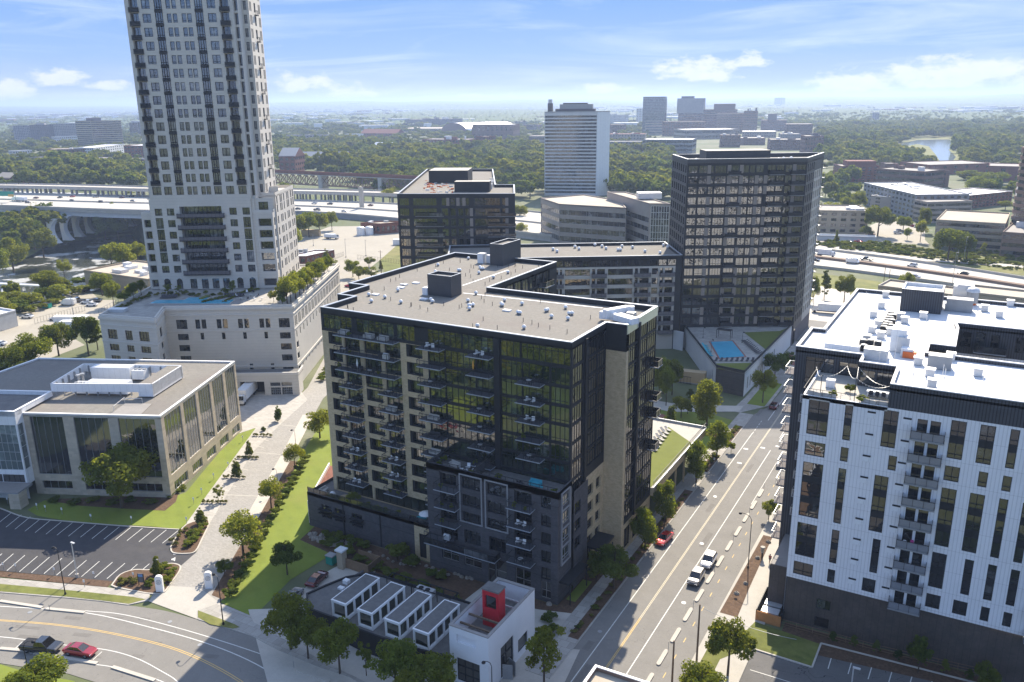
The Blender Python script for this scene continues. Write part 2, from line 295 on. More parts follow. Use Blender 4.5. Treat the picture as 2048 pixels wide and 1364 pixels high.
# ---------------- mesh builder ----------------
class MB:
 def __init__(s): s.v=[]; s.f=[]; s.m=[]
 def face(s,pts,m=0):
  i=len(s.v); s.v.extend(pts); s.f.append(tuple(range(i,i+len(pts)))); s.m.append(m)
 def box(s,x0,y0,z0,x1,y1,z1,m=0,bot=True):
  s.obox((0,0),0,x0,x1,y0,y1,z0,z1,m,bot)
 def obox(s,P,a,u0,u1,w0,w1,z0,z1,m=0,bot=True,top=None):
  c,n=math.cos(a),math.sin(a); i=len(s.v)
  for z in (z0,z1):
   for u,w in ((u0,w0),(u1,w0),(u1,w1),(u0,w1)): s.v.append((P[0]+u*c-w*n,P[1]+u*n+w*c,z))
  fs=[(4,5,6,7),(0,1,5,4),(1,2,6,5),(2,3,7,6),(3,0,4,7)]
  ms=[m if top is None else top,m,m,m,m]
  if bot: fs.append((3,2,1,0)); ms.append(m)
  for q in fs: s.f.append(tuple(i+k for k in q))
  s.m.extend(ms)
 def prism(s,poly,z0,z1,m=0,mt=None,bot=False,side=True):
  n=len(poly); i=len(s.v)
  for z in (z0,z1):
   for p in poly: s.v.append((p[0],p[1],z))
  if side:
   for k in range(n): s.f.append((i+k,i+(k+1)%n,i+n+(k+1)%n,i+n+k)); s.m.append(m)
  for tri in tessellate_polygon([[Vector((p[0],p[1],0)) for p in poly]]):
   t=tri if area3(poly,tri)>0 else tri[::-1]
   s.f.append(tuple(i+n+k for k in t)); s.m.append(m if mt is None else mt)
   if bot: s.f.append(tuple(i+k for k in t[::-1])); s.m.append(m)
 def cyl(s,x,y,z0,z1,r0,r1=None,n=10,m=0,cap=True):
  s.tube((x,y,z0),(x,y,z1),r0,r0 if r1 is None else r1,n,m,cap)
 def tube(s,p,q,r0,r1=None,n=6,m=0,cap=True):
  r1=r0 if r1 is None else r1; p=Vector(p); q=Vector(q); d=(q-p).normalized()
  a=d.orthogonal().normalized(); b=d.cross(a); i=len(s.v)
  for (c,r) in ((p,r0),(q,r1)):
   for k in range(n):
    t=2*math.pi*k/n; s.v.append(tuple(c+a*(r*math.cos(t))+b*(r*math.sin(t))))
  for k in range(n): s.f.append((i+k,i+(k+1)%n,i+n+(k+1)%n,i+n+k)); s.m.append(m)
  if cap: s.f.append(tuple(i+n+k for k in range(n))); s.m.append(m); s.f.append(tuple(i+k for k in range(n))[::-1]); s.m.append(m)
 def dome(s,x,y,z,r,h,n=10,rings=4,m=0):
  i=len(s.v)
  for j in range(rings+1):
   t=j/rings*math.pi/2
   for k in range(n): a=2*math.pi*k/n; s.v.append((x+r*math.cos(t)*math.cos(a),y+r*math.cos(t)*math.sin(a),z+h*math.sin(t)))
  for j in range(rings):
   for k in range(n): s.f.append((i+j*n+k,i+j*n+(k+1)%n,i+(j+1)*n+(k+1)%n,i+(j+1)*n+k)); s.m.append(m)
 def mesh(s,name,mats,smooth=False):
  me=D.meshes.new(name); me.from_pydata([tuple(v) for v in s.v],[],s.f)
  for x in mats: me.materials.append(MT[x] if isinstance(x,str) else x)
  me.polygons.foreach_set('material_index',s.m)
  if smooth: me.polygons.foreach_set('use_smooth',[True]*len(s.f))
  me.update(); return me
 def parts(s):
  # separate bodies, by touching bounds
  n=len(s.f); A=np.array([[min(s.v[i][k] for i in f) for k in range(3)]+[max(s.v[i][k] for i in f) for k in range(3)] for f in s.f]); A[:,:3]-=.02; A[:,3:]+=.02
  lab=-np.ones(n,int); c=0
  for i in range(n):
   if lab[i]>=0: continue
   st=[i]; lab[i]=c
   while st:
    j=st.pop(); h=np.where((lab<0)&(A[:,:3]<=A[j,3:]).all(1)&(A[:,3:]>=A[j,:3]).all(1))[0]; lab[h]=c; st.extend(h.tolist())
   c+=1
  out=[]
  for q in range(c):
   b=MB(); b.v=s.v; b.f=[s.f[i] for i in np.where(lab==q)[0]]; b.m=[s.m[i] for i in np.where(lab==q)[0]]
   u=sorted(set(i for f in b.f for i in f)); mp={x:k for k,x in enumerate(u)}; b.v=[s.v[i] for i in u]; b.f=[tuple(mp[i] for i in f) for f in b.f]; out.append(b)
  return out
 def build(s,name,mats,parent=None,kind=None,smooth=False,world=True,split=False):
  if split and 0<len(s.f)<2500:
   ps=s.parts()
   if 1<len(ps)<=100:
    for q in ps: o=q.build(name,mats,parent,kind,smooth,world)
    return o
   if len(ps)>100: kind='stuff'
  if isinstance(mats,str): mats=[mats]
  o=D.objects.new(name,s.mesh(name,mats,smooth)); C.objects.link(o)
  if parent is not None:
   o.parent=parent
   if world:
    r=parent; l=Vector((0,0,0))
    while r is not None: l+=r.location; r=r.parent
    o.location=-l
  if kind: o['kind']=kind
  return o
def area3(p,t):
 a,b,c=(p[k] for k in t); return (b[0]-a[0])*(c[1]-a[1])-(c[0]-a[0])*(b[1]-a[1])
def parea(p): return sum(p[i][0]*p[(i+1)%len(p)][1]-p[(i+1)%len(p)][0]*p[i][1] for i in range(len(p)))/2
def ccw(p): p=[tuple(q[:2]) for q in p]; return p if parea(p)>0 else p[::-1]
def offs(poly,d):  # inward offset of a CCW polygon
 n=len(poly); out=[]
 for i in range(n):
  a,b,c=Vector(poly[i-1]),Vector(poly[i]),Vector(poly[(i+1)%n])
  e1=(b-a).normalized(); e2=(c-b).normalized(); n1=Vector((-e1.y,e1.x)); n2=Vector((-e2.y,e2.x))
  m=n1+n2; k=d/max(.25,(m.dot(m)/2)) if m.length>1e-4 else 0
  out.append((b.x+m.x*k,b.y+m.y*k))
 return out
def thing(name,label,cat,loc=(0,0,0),rz=0,group=None):
 o=D.objects.new(name,None); C.objects.link(o); o.location=(loc[0],loc[1],loc[2] if len(loc)>2 else 0); o.rotation_euler=(0,0,rz)
 o.empty_display_size=.5; tag(o,label,cat,group); return o
def tag(o,label,cat,group=None):
 o['label']=label; o['category']=cat
 if group: o['group']=group
 return o
def sheet(name,poly,z,m,kind='structure',kerb=0.,km=None,parent=None):
 b=MB(); poly=ccw(poly)
 if kerb: b.prism(poly,z-kerb-.05,z,1,0); return b.build(name,[m,km or 'concrete'],parent,kind)
 b.prism(poly,z,z,0,side=False); return b.build(name,[m],parent,kind)
def smooth_line(pts,n=8):
 out=[]; P=[Vector(p) for p in pts]; P=[2*P[0]-P[1]]+P+[2*P[-1]-P[-2]]
 for i in range(1,len(P)-2):
  for k in range(n):
   t=k/n; a,b,c,d=P[i-1:i+3]
   out.append(tuple(.5*((2*b)+(c-a)*t+(2*a-5*b+4*c-d)*t*t+(3*b-a-3*c+d)*t**3)))
 out.append(tuple(P[-2])); return out
def strip(b,pts,w,z,m=0,dash=None):
 # painted line of width w along 2-D points
 acc=0
 for p,q in zip(pts,pts[1:]):
  p,q=Vector(p[:2]),Vector(q[:2]); L=(q-p).length
  if L<1e-6: continue
  d=(q-p)/L; n=Vector((-d.y,d.x))*w/2; segs=[(0,L)]
  if dash:
   segs=[]; t=-acc%(dash[0]+dash[1])
   t=-(acc%(dash[0]+dash[1]))
   while t<L:
    a,c=max(0,t),min(L,t+dash[0])
    if c>a: segs.append((a,c))
    t+=dash[0]+dash[1]
  acc+=L
  for a,c in segs:
   A,B=p+d*a,p+d*c; b.face([(A.x-n.x,A.y-n.y,z),(B.x-n.x,B.y-n.y,z),(B.x+n.x,B.y+n.y,z),(A.x+n.x,A.y+n.y,z)],m)
def pathpoly(L1,L2): return list(L1)+list(L2)[::-1]
# ---------------- ground ----------------
FZ=3.0   # freeway deck level
hole=[G(-260,396),G(-60,398),G(100,401),G(296,404),G(300,470),G(296,545),G(240,566),G(150,592),G(60,606),G(-120,625),G(-300,640)]
RZ=-26.0
bott=[G(-260,565,RZ),G(20,538,RZ),G(106,489,RZ),G(262,470,RZ),G(290,490,RZ),G(292,548,RZ),G(240,568,RZ),G(150,594,RZ),G(60,608,RZ),G(-120,628,RZ),G(-300,645,RZ)]
Lg=45000
outer=[(-Lg,-6000),(Lg,-6000),(Lg,Lg),(-Lg,Lg)]
def ground():
 b=MB(); loops=[[Vector((*p,0)) for p in outer],[Vector((*p,0)) for p in hole]]
 flat=[p for l in loops for p in l]
 for t in tessellate_polygon(loops):
  P=[flat[k] for k in t]
  if (P[1]-P[0]).cross(P[2]-P[0]).z<0: P=P[::-1]
  b.face([tuple(p) for p in P],0)
 b.build('ground',['ground_city'],None,'structure')
 b=MB(); n=len(hole)
 for i in range(n):
  j=(i+1)%n
  # bank in several steps with jitter
  K=6; rr=random.Random(i)
  for k in range(K):
   def pt(q,t):
    h,bb=hole[q],bott[q]; e=1-(1-t)**1.3
    return (h[0]+(bb[0]-h[0])*t,h[1]+(bb[1]-h[1])*t,RZ*e-.0)
   b.face([pt(i,k/K),pt(j,k/K),pt(j,(k+1)/K),pt(i,(k+1)/K)],0)
 b.build('river_bank',['grass_rough'],None,'structure')
 b=MB(); b.prism(ccw([(p[0],p[1]) for p in hole]),RZ+.3,RZ+.3,0,side=False); b.build('river',['river_dark'],None,'structure')
ground()
# stone retaining wall under the bridge, with its bare earth bank
b=MB(); w0=[G(108,486,RZ),G(162,474,RZ),G(206,466,RZ)]
for p,q in zip(w0,w0[1:]):
 a=math.atan2(q[1]-p[1],q[0]-p[0]); L=math.dist(p,q); b.obox(p,a,0,L,0,60,RZ,RZ+6,0,top=1)
tag(b.build('retaining_wall',['concrete','concrete_pale']),'long concrete retaining wall along the river under the white bridge piers','wall')
sheet('dirt_bank',GP([(18,446),(38,436),(62,448),(78,462),(70,470),(40,462),(22,455)],-14.0),-14.0,'lot_dirt')
sheet('river_far',GP([(1783,292),(1834.6,280),(1870,279),(1900,279),(1906,290),(1898,300),(1912,314),(1904,323),(1880,323),(1872,310),(1858,293),(1835,288),(1800,294)]),.05,'river_calm').name='river'
# dockland lots and local streets in the middle distance
sheet('parking_lot',GP([(590,500),(602,475),(660,453),(720,452),(800,455),(880,462),(880,520),(800,500),(760,520),(735,540),(640,545),(605,525)]),.02,'lot_dirt')
sheet('side_street',GP([(700,760),(645,700),(662,540),(690,520),(760,545),(840,548),(900,545),(900,565),(760,575),(740,640)]),.03,'lot_dirt')
sheet('parking_lot',GP([(-60,715),(-60,650),(60,622),(120,592),(170,572),(200,600),(230,600),(215,640),(150,640),(110,655),(170,690),(90,720)]),.02,'lot_dirt')
sheet('meadow',GP([(760,520),(800,485),(812,530),(800,560),(770,545)]),.035,'grass_rough')
# grassy freeway embankments to the right
sheet('meadow',GP([(1625,545),(2060,604),(2300,640),(2300,700),(1990,640),(1640,640),(1615,600)]),.02,'grass_rough')
sheet('meadow',GP([(1620,484),(1760,488),(1800,500),(2060,508),(2400,540),(2400,590),(2060,552),(1890,530),(1620,497)]),.03,'grass_rough')
sheet('parking_lot',GP([(1628,470),(1700,470),(1765,440),(1850,450),(1850,480),(1860,490),(1760,483),(1625,486)]),.03,'lot_dirt')
sheet('parking_lot',GP([(1625,600),(1640,572),(1700,585),(1700,625),(1640,680),(1600,700),(1600,640)]),.03,'concrete')
# ---- freeway ----
def fz(x): return FZ if x<1200 else max(0.25,FZ*(1-(x-1200)/350))
FE=[(-420,384),(-150,384),(0,387),(285,393),(590,401),(792,409),(1060,424),(1300,458),(1630,498),(1830,524),(2060,560),(2400,618)]
NEe=[(-420,410),(-150,409),(0,412),(280,422),(590,424),(792,438),(1060,468),(1300,497),(1630,534),(1830,560),(2060,594),(2400,650)]
def G3(p): z=fz(p[0]); return (*G(p[0],p[1],z),z)
fe=[Vector(p) for p in smooth_line([G3(p) for p in FE],8)]; ne=[Vector(p) for p in smooth_line([G3(p) for p in NEe],8)]
b=MB(); mk=MB()
n=len(fe)
for i in range(n-1):
 b.face([tuple(ne[i]),tuple(ne[i+1]),tuple(fe[i+1]),tuple(fe[i])],0)
 for (A,B) in ((ne[i],ne[i+1]),(fe[i+1],fe[i])):
  zb=-.5 if not (i<26) else A.z-2.2
  b.face([(A.x,A.y,zb),(B.x,B.y,zb),tuple(B),tuple(A)],1)
b.build('freeway',['freeway','concrete'],None,'structure')
def lerp_line(t): return [ne[i].lerp(fe[i],t) for i in range(n)]
for t in (.10,.19,.28,.37,.60,.69,.78,.87):
 L=lerp_line(t); strip(mk,[(p.x,p.y) for p in L],.35,0,0,None if t in(.10,.87) else (4,9))
 k=len(mk.v)
# lift markings to the freeway height
vv=[]
for v in mk.v:
 j=min(range(n),key=lambda i:(ne[i].x-v[0])**2+(ne[i].y-v[1])**2+0*(i));
 zz=min(((p.x-v[0])**2+(p.y-v[1])**2,p.z) for p in fe+ne)[1]
 vv.append((v[0],v[1],zz+.06))
mk.v=vv; mk.build('lane_marking',['marking_white'],None,'structure')
def barrier(t0,h,w,label,off=0,i0=0,i1=n-1,name='barrier_wall',m='concrete'):
 b=MB(); L=lerp_line(t0)
 for i in range(i0,i1):
  p,q=L[i],L[i+1]; a=math.atan2(q.y-p.y,q.x-p.x); Ln=(q-p).length
  b.obox((p.x,p.y),a,0,Ln,-w/2,w/2,min(p.z,q.z)-.3,min(p.z,q.z)+h,0)
 return tag(b.build(name,[m]),label,'barrier')
barrier(-.004,1.1,.5,'long pale concrete barrier along the near edge of the freeway')
barrier(1.004,1.1,.5,'long pale concrete barrier along the far edge of the freeway')
barrier(.49,1.1,3.0,'wide dark brown median wall between the freeway carriageways',i0=50,m='brown_wall')
barrier(.49,1.0,1.6,'grey concrete median barrier on the river bridge',i1=50)
# retaining wall of the freeway by the dirt lot
b=MB()
for i in range(30,44):
 p,q=ne[i],ne[i+1]; a=math.atan2(q.y-p.y,q.x-p.x); b.obox((p.x,p.y),a,0,(q-p).length,-1.2,-.6,0,FZ+.6,0)
tag(b.build('retaining_wall',['grey_wall']),'grey panel retaining wall below the freeway behind the dirt lot','wall')
sheet('exit_ramp',GP([(1640,486+3),(1700,498),(1800,512),(1900,520),(2060,533),(2400,560),(2400,570),(2060,538),(1900,526),(1790,520),(1700,508),(1630,495)]),.28,'freeway')
# ---- river bridge underside and piers ----
br=thing('road_bridge','white concrete highway bridge with curved paired piers over the river','bridge',(*G(160,484,-9.5),0))
b=MB()
for i in range(0,26):
 p,q=ne[i],ne[i+1]; a=math.atan2(q.y-p.y,q.x-p.x); L=(q-p).length; W=((fe[i]-ne[i]).length)
 for w in (1.5,W*.36,W*.55,W*.86):
  b.obox((p.x,p.y),a,0,L,w,w+W*.1,FZ-5.6,FZ-2.1,0)
b.build('girder',['pale_wall'],br,split=True)
def pier(px,py,z0,a,hw,label=None):
 # curved, flaring concrete leg
 b=MB(); x,y=G(px,py,z0); prof=[]; K=12; top=FZ-5.0
 for k in range(K+1):
  t=k/K; z=z0+(top-z0)*t; s=(2*t-1)**2; off=-(1-s)*2.6; wid=3.0+(6.5 if t>.5 else 4)*abs(2*t-1)**2.4
  prof.append((off,wid,z))
 for (o1,w1,z1),(o2,w2,z2) in zip(prof,prof[1:]):
  c,s_=math.cos(a),math.sin(a)
  def P(u,w,z): return (x+u*c-w*s_,y+u*s_+w*c,z)
  ring=lambda o,w,z:[P(o-w/2,-hw,z),P(o+w/2,-hw,z),P(o+w/2,hw,z),P(o-w/2,hw,z)]
  A,B=ring(o1,w1,z1),ring(o2,w2,z2)
  for j in range(4): b.face([A[j],A[(j+1)%4],B[(j+1)%4],B[j]],0)
 b.build('pier',['white_paint'],br)
pa=math.atan2(ne[12].y-ne[6].y,ne[12].x-ne[6].x)
pz=RZ+6
for (x,y) in ((113,486),(138,480),(161,473),(184,466)): pier(x,y,pz,pa,2.2)
for (x,y) in ((6,450),): pier(x,y,-12,pa,2.0)
for (x,y) in ((262,452),(280,446)): pier(x,y,-18,pa,2.5)
# ---- older arched bridge behind ----
ob=thing('road_bridge','old concrete road bridge with open spandrel columns behind the freeway','bridge',(*G(600,392,3),0))
OB=[(-300,383),(-50,381),(60,382),(190,385),(300,388),(560,392),(700,395),(800,398),(900,402)]
# deck is seen at these pixels at level 9
dk=[Vector((*G(x,y-8,9.0),9.0)) for x,y in OB]; dk=[Vector(p) for p in smooth_line([tuple(p) for p in dk],5)]
b=MB(); c_=MB(); r_=MB()
for p,q in zip(dk,dk[1:]):
 a=math.atan2(q.y-p.y,q.x-p.x); L=(q-p).length
 b.obox((p.x,p.y),a,0,L,0,20,7.6,9,0)
 r_.obox((p.x,p.y),a,0,L,0,.4,9,10.1,0); r_.obox((p.x,p.y),a,0,L,19.6,20,9,10.1,0)
 for k in range(int(L//5)): c_.obox((p.x,p.y),a,k*5,k*5+1.1,1,2.2,-2,7.6,0); c_.obox((p.x,p.y),a,k*5,k*5+1.1,16,17.2,-2,7.6,0)
b.build('deck',['concrete'],ob); r_.build('parapet',['concrete_pale'],ob); c_.build('spandrel_column',['grey_wall'],ob,split=True)
# ---- railway truss bridge ----
rb=thing('footbridge','long dark truss bridge with red railings in front of the river woods','bridge',(*G(700,380,2),0))
rp=[Vector((*G(x,y,14.0),14.0)) for x,y in ((535,344.5),(640,350),(760,355),(860,360))]
b=MB(); t_=MB(); r_=MB(); pr=MB()
for p,q in zip(rp,rp[1:]):
 a=math.atan2(q.y-p.y,q.x-p.x); L=(q-p).length
 b.obox((p.x,p.y),a,0,L,0,7,13.3,14,0)
 for w in (0,7): r_.obox((p.x,p.y),a,0,L,w-.1,w+.1,14,16.2,0)
 c,s=math.cos(a),math.sin(a)
 for w in (.6,6.4):
  def P(u,z): return (p.x+u*c-w*s,p.y+u*s+w*c,z)
  K=max(1,int(L/8))
  t_.tube(P(0,4.5),P(L,4.5),.5,n=4)
  for k in range(K):
   u0,u1=k*L/K,(k+1)*L/K
   t_.tube(P(u0,4.5),P(u0,13.3),.35,n=4); t_.tube(P(u0,4.5),P(u1,13.3),.35,n=4); t_.tube(P(u0,13.3),P(u1,4.5),.3,n=4)
 pr.obox((p.x,p.y),a,-2,2,-1,8,-1,13.3,0)
b.build('deck',['concrete_pale'],rb); t_.build('truss',['brown_wall'],rb); r_.build('railing',['brick_red'],rb); pr.build('pier',['concrete'],rb,split=True)
# ---------------- near streets ----------------
# main street, straight along Y
sheet('street',[(-43.3,60),(-27.6,60),(-27.6,155),(-28.2,300),(-40.9,300),(-40.9,220),(-41.4,205),(-43.3,198)],.05,'asphalt')
sheet('cross_street',[(-60,272),(-12,272),(20,285),(20,300),(-60,300)],.055,'asphalt')
E=MB()
for x in (-37.6,-37.4): strip(E,[(x,105),(x,262)],.09,.056,2); strip(E,[(x,70),(x,105)],.10,.056,1)
strip(E,[(-34.55,70),(-34.55,178)],.14,.056); strip(E,[(-34.3,186),(-34.3,255)],.14,.056)
strip(E,[(-40.55,76),(-40.55,186)],.14,.056,0,None)
strip(E,[(-40.5,186),(-40.5,196)],.14,.056,0,(1,1)); strip(E,[(-39.2,196),(-39.2,250)],.14,.056)
strip(E,[(-29.9,76),(-29.9,190)],.12,.056,1,(1.2,3.2)); strip(E,[(-31.9,150),(-31.9,172)],.1,.056)
for (mx,my) in ((-39.6,176.2),(-36.4,178.6),(-33.6,181),(-38.9,168)):
 E.face([(mx-.5,my-.35,.057),(mx+.5,my-.35,.057),(mx+.5,my+.35,.057),(mx-.5,my+.35,.057)],0)
E.build('lane_marking',['marking_white','marking_yellow','marking_pale'],None,'structure')
E=MB(); r_=random.Random(44)
for k in range(16):
 x=r_.uniform(-42.5,-32); y=r_.uniform(80,240); w,h=r_.uniform(.25,.5),r_.uniform(.8,4); E.face([(x-w,y-h,.0535),(x+w,y-h,.0535),(x+w+.1,y+h,.0535),(x-w+.05,y+h,.0535)],0)
for k in range(14):
 x,y=G(r_.uniform(20,500),r_.uniform(1230,1330)); w,h=r_.uniform(.5,2.2),r_.uniform(.15,.4); E.obox((x,y),R(20),-w,w,-h,h,.046,.0505,0)
for (x,y) in ((-39,150),(-35.9,131),(-33,112),(-41.6,99),(-36,205)): E.cyl(x,y,.05,.0545,.35,.35,12,1)
for (x,y) in ((340,1244),(400,1290),(60,1225),(350,1108),(312,1120)): E.cyl(*G(x,y),.05,.068,.35,.35,12,1)
E.build('road_patch',[mat('asphalt_patch',(.165,.157,.145),.9,.2,2),'metal_grey'],None,'structure')
# curved boulevard bottom left
K1=[(-150,1178),(0,1186),(137,1197),(200,1203),(256,1211),(330,1222),(396,1240),(468,1262),(506,1274),(560,1303),(640,1337),(700,1356),(800,1420),(900,1500)]
bv=smooth_line([G(*p) for p in K1],4)
sheet('boulevard',bv+[G(1080,1640),(-43.3,70),(-27.6,70),(-27.6,28),G(700,2000),G(330,1405),G(178,1361),G(137,1348),G(0,1327),G(-150,1318)],.045,'asphalt')
E=MB()
def pxline(pts,w,m=0,dash=None,z=.052): strip(E,smooth_line([G(*p) for p in pts],5),w,z,m,dash)
pxline([(-100,1208),(0,1213),(171,1226),(308,1257),(410,1286),(495,1320),(571,1364),(640,1415)],.16)
pxline([(170,1222),(249,1230),(376,1262),(526,1310),(649,1358),(720,1400)],.14)
for d in (0,.3):
 E2=[(x,y) for x,y in smooth_line([G(-100,1238+0),G(0,1242),G(137,1254),G(273,1279),G(376,1310),G(478,1364),G(540,1420)],5)]
 strip(E,[(x+d*.3,y+d) for x,y in E2],.11,.053,1)
pxline([(-100,1272),(0,1274),(126,1290),(212,1300),(273,1317),(325,1344),(355,1364),(380,1400)],.14)
pxline([(-100,1293),(0,1296),(154,1324),(239,1337),(325,1364),(360,1390)],.14)
for x,y,x2,y2 in ((31,1297,45,1284),(186,1320,204,1304)): strip(E,[G(x,y),G(x2,y2)],.12,.053)
E.build('lane_marking',['marking_white','marking_yellow'],None,'structure')
# verge and pavement of the boulevard
sheet('sidewalk',GP([(-150,1148),(0,1157),(215,1176),(300,1190),(297,1202),(256,1211),(200,1203),(137,1197),(0,1186),(-150,1178)]),.13,'sidewalk',kerb=.12)
sheet('verge',GP([(-150,1160),(0,1169),(150,1183),(265,1195),(292,1200),(258,1209),(200,1202),(137,1195),(0,1184),(-150,1175)]),.145,'grass_rough')
sheet('sidewalk',GP([(396,1222),(440,1207),(500,1232),(508,1246),(640,1320),(760,1380),(900,1470),(900,1500),(800,1420),(700,1356),(640,1337),(560,1303),(506,1274),(470,1262),(396,1240)]),.13,'sidewalk',kerb=.12)
sheet('verge',GP([(396,1222),(470,1250),(480,1256),(466,1259),(420,1250),(396,1236)]),.145,'grass_rough')
# shared paved drive from the boulevard to the podium
dr=[G(327,1201),G(393,1105),G(420,1047),G(455,985),G(512,870),G(540,830),G(578,800),G(480,800),G(470,850),G(512,856)]
sheet('drive',[G(297,1202),G(330,1160),G(393,1105),G(420,1047),G(505,905),G(590,800),(-157,162),(-176,192),(-186,214),(-168,214),(-147,157),(-141,147),(-126.5,123.3),(-112.1,99.2),G(448,1195),G(440,1205),G(398,1240)],.06,'paver')
sheet('apron',GP([(297,1203),(332,1172),(400,1176),(440,1207),(398,1240)]),.066,'concrete_pale')
sheet('courtyard',GP([(470,870),(478,780),(600,780),(615,800),(560,850),(512,856)]),.07,'paver_pale')
sheet('promenade',GP([(372,1048),(512,856),(535,838),(560,850),(505,905),(420,1047),(415,1052)]),.075,'paver_pale')
sheet('walkway',[(-112.1,99.2),(-126.4,123.3),(-141,147),(-143.4,145.4),(-128.6,121.7),(-114.2,97.9)],.09,'concrete')
E=MB()
for t in np.linspace(0,1,13):
 p=Vector(G(384,1046)).lerp(Vector(G(530,850)),t); q=Vector(G(418,1050)).lerp(Vector(G(556,856)),t); strip(E,[tuple(p),tuple(q)],.35,.079,0)
for p,q in (((510,905),(590,912)),((455,990),(520,993)),((560,850),(640,858))): strip(E,[G(*p),G(*q)],.3,.067,0)
E.build('paving_band',['concrete_pale'],None,'structure')
# lawns
sheet('lawn',GP([(55,1020),(95,998),(330,1000),(372,985),(480,855),(514,853),(372,1060),(300,1053),(150,1045),(75,1032)]),.05,'grass_mown')
sheet('lawn',[(-97.3,77.3),(-89.8,76.9),(-92.2,87.5),(-91.5,97.7),(-101.5,103.5),(-103.8,107),(-111,119.7),(-125.5,136.6),(-137,152),(-139,150),(-126,126),(-112,101)],.05,'grass_mown')
sheet('planting_bed',[(-100.2,78),(-97.4,78),(-124.2,123.4),(-126.4,122.9)],.07,'mulch')
sheet('planting_bed',GP([(85,1000),(330,988),(362,970),(352,1004),(330,1022),(250,1018),(160,1012)]),.065,'mulch')
# office parking lot
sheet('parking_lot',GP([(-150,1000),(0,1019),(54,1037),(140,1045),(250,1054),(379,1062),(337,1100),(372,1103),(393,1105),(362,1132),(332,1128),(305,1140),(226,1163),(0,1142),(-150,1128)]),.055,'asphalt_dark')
E=MB()
rowA=[(24,1025),(43,1030),(61,1034),(81,1038),(101,1041),(123,1044),(145,1046),(168,1048),(192,1050),(215,1053),(239,1054),(262,1055),(285,1057),(309,1059),(333,1060),(356,1062)]
for x,y in rowA:
 s=.62 ; strip(E,[G(x,y),G(x-31,y+25)],.12,.066)
rowB=[(-20,1104),(4,1108),(27,1108),(50,1111),(75,1113),(99,1115),(124,1117),(149,1120),(173,1121),(199,1123),(225,1125),(250,1127),(275,1129),(299,1128)]
for x,y in rowB: strip(E,[G(x,y),G(x-36,y+31)],.12,.066)
strip(E,[G(350,1118),G(343,1120)],.5,.066)
E.face([G(343,1119)+(.067,),G(351,1115)+(.067,),G(350,1123)+(.067,)],0)
E.build('bay_marking',['marking_white'],None,'structure')
def island(name,px,m='mulch',h=.18):
 p=ccw(smooth_line([G(*q) for q in px+[px[0]]],3)[:-1]); sheet('kerb',p,h,'concrete',kerb=h); sheet(name,offs(p,.25),h+.015,m)
island('planting_bed',[(340,1096),(352,1074),(372,1050),(408,1040),(420,1046),(405,1080),(392,1104),(372,1109),(345,1107)])
island('planting_bed',[(222,1172),(240,1150),(270,1140),(305,1140),(335,1128),(358,1130),(362,1140),(345,1165),(318,1190),(240,1178)])
sheet('planting_bed',GP([(-100,1133),(0,1143),(226,1163),(215,1175),(0,1154),(-100,1144)]),.07,'mulch')
# kerb along the lawn
E=MB();
for pts in ([(0,1017),(54,1036),(140,1044),(250,1053),(379,1061)],):
 L=smooth_line([G(*p) for p in pts],5)
 for p,q in zip(L,L[1:]): a=math.atan2(q[1]-p[1],q[0]-p[0]); E.obox(p,a,0,math.dist(p,q),-.1,.12,0,.16,0)
E.build('kerb',['concrete'],None,'structure')
# pavement in front of the dark condominium (left of street)
sheet('sidewalk',[(-47.2,86),(-43.3,86),(-43.3,198),(-46.6,198),(-47.2,150)],.14,'sidewalk',kerb=.12)
sheet('planting_bed',[(-45.2,95.5),(-43.55,95.5),(-43.55,150),(-45.2,150)],.155,'mulch')
sheet('planting_bed',[(-45.4,160),(-43.55,160),(-43.55,170),(-45.4,170)],.155,'mulch')
sheet('planting_bed',[(-45.4,176),(-43.55,176),(-43.55,189),(-45.4,189)],.155,'mulch')
sheet('forecourt',[(-66,60),(-43.3,86),(-47.2,104),(-47.2,99.5),(-58,99.5),(-58,94),(-66,94),(-92,78),(-70,62)],.057,'concrete')
sheet('forecourt',[(-58.5,74),(-43.3,74),(-43.3,97),(-47.2,97),(-50,99),(-56,99)],.07,'concrete')
sheet('planting_bed',[(-100,98),(-84,96),(-76,91.5),(-58.5,92),(-58.5,101.5),(-76,102.6),(-101,103)],.075,'mulch')
sheet('planting_bed',[(-58,99.5),(-47.2,99.5),(-47.2,120),(-50,120),(-50,101.8),(-58,101.8)],.085,'mulch')
sheet('lawn',[(-49.6,104),(-48,104),(-48,110.5),(-49.6,110.5)],.10,'grass_mown')
sheet('walkway',[(-64,92),(-61,92),(-60.5,101.8),(-63,101.8)],.10,'concrete')
sheet('walkway',[(-57,96),(-47.2,99),(-47.2,101),(-57,98)],.11,'concrete')
sheet('ramp',GP([(590,1200),(625,1160),(680,1130),(730,1138),(752,1143),(735,1160),(700,1165),(650,1195),(600,1225)]),.09,'concrete')
sheet('forecourt',GP([(600,1225),(500,1250),(600,1330),(800,1420),(1000,1480),(1130,1364),(1160,1300),(1000,1290),(640,1240)]),.065,'concrete')
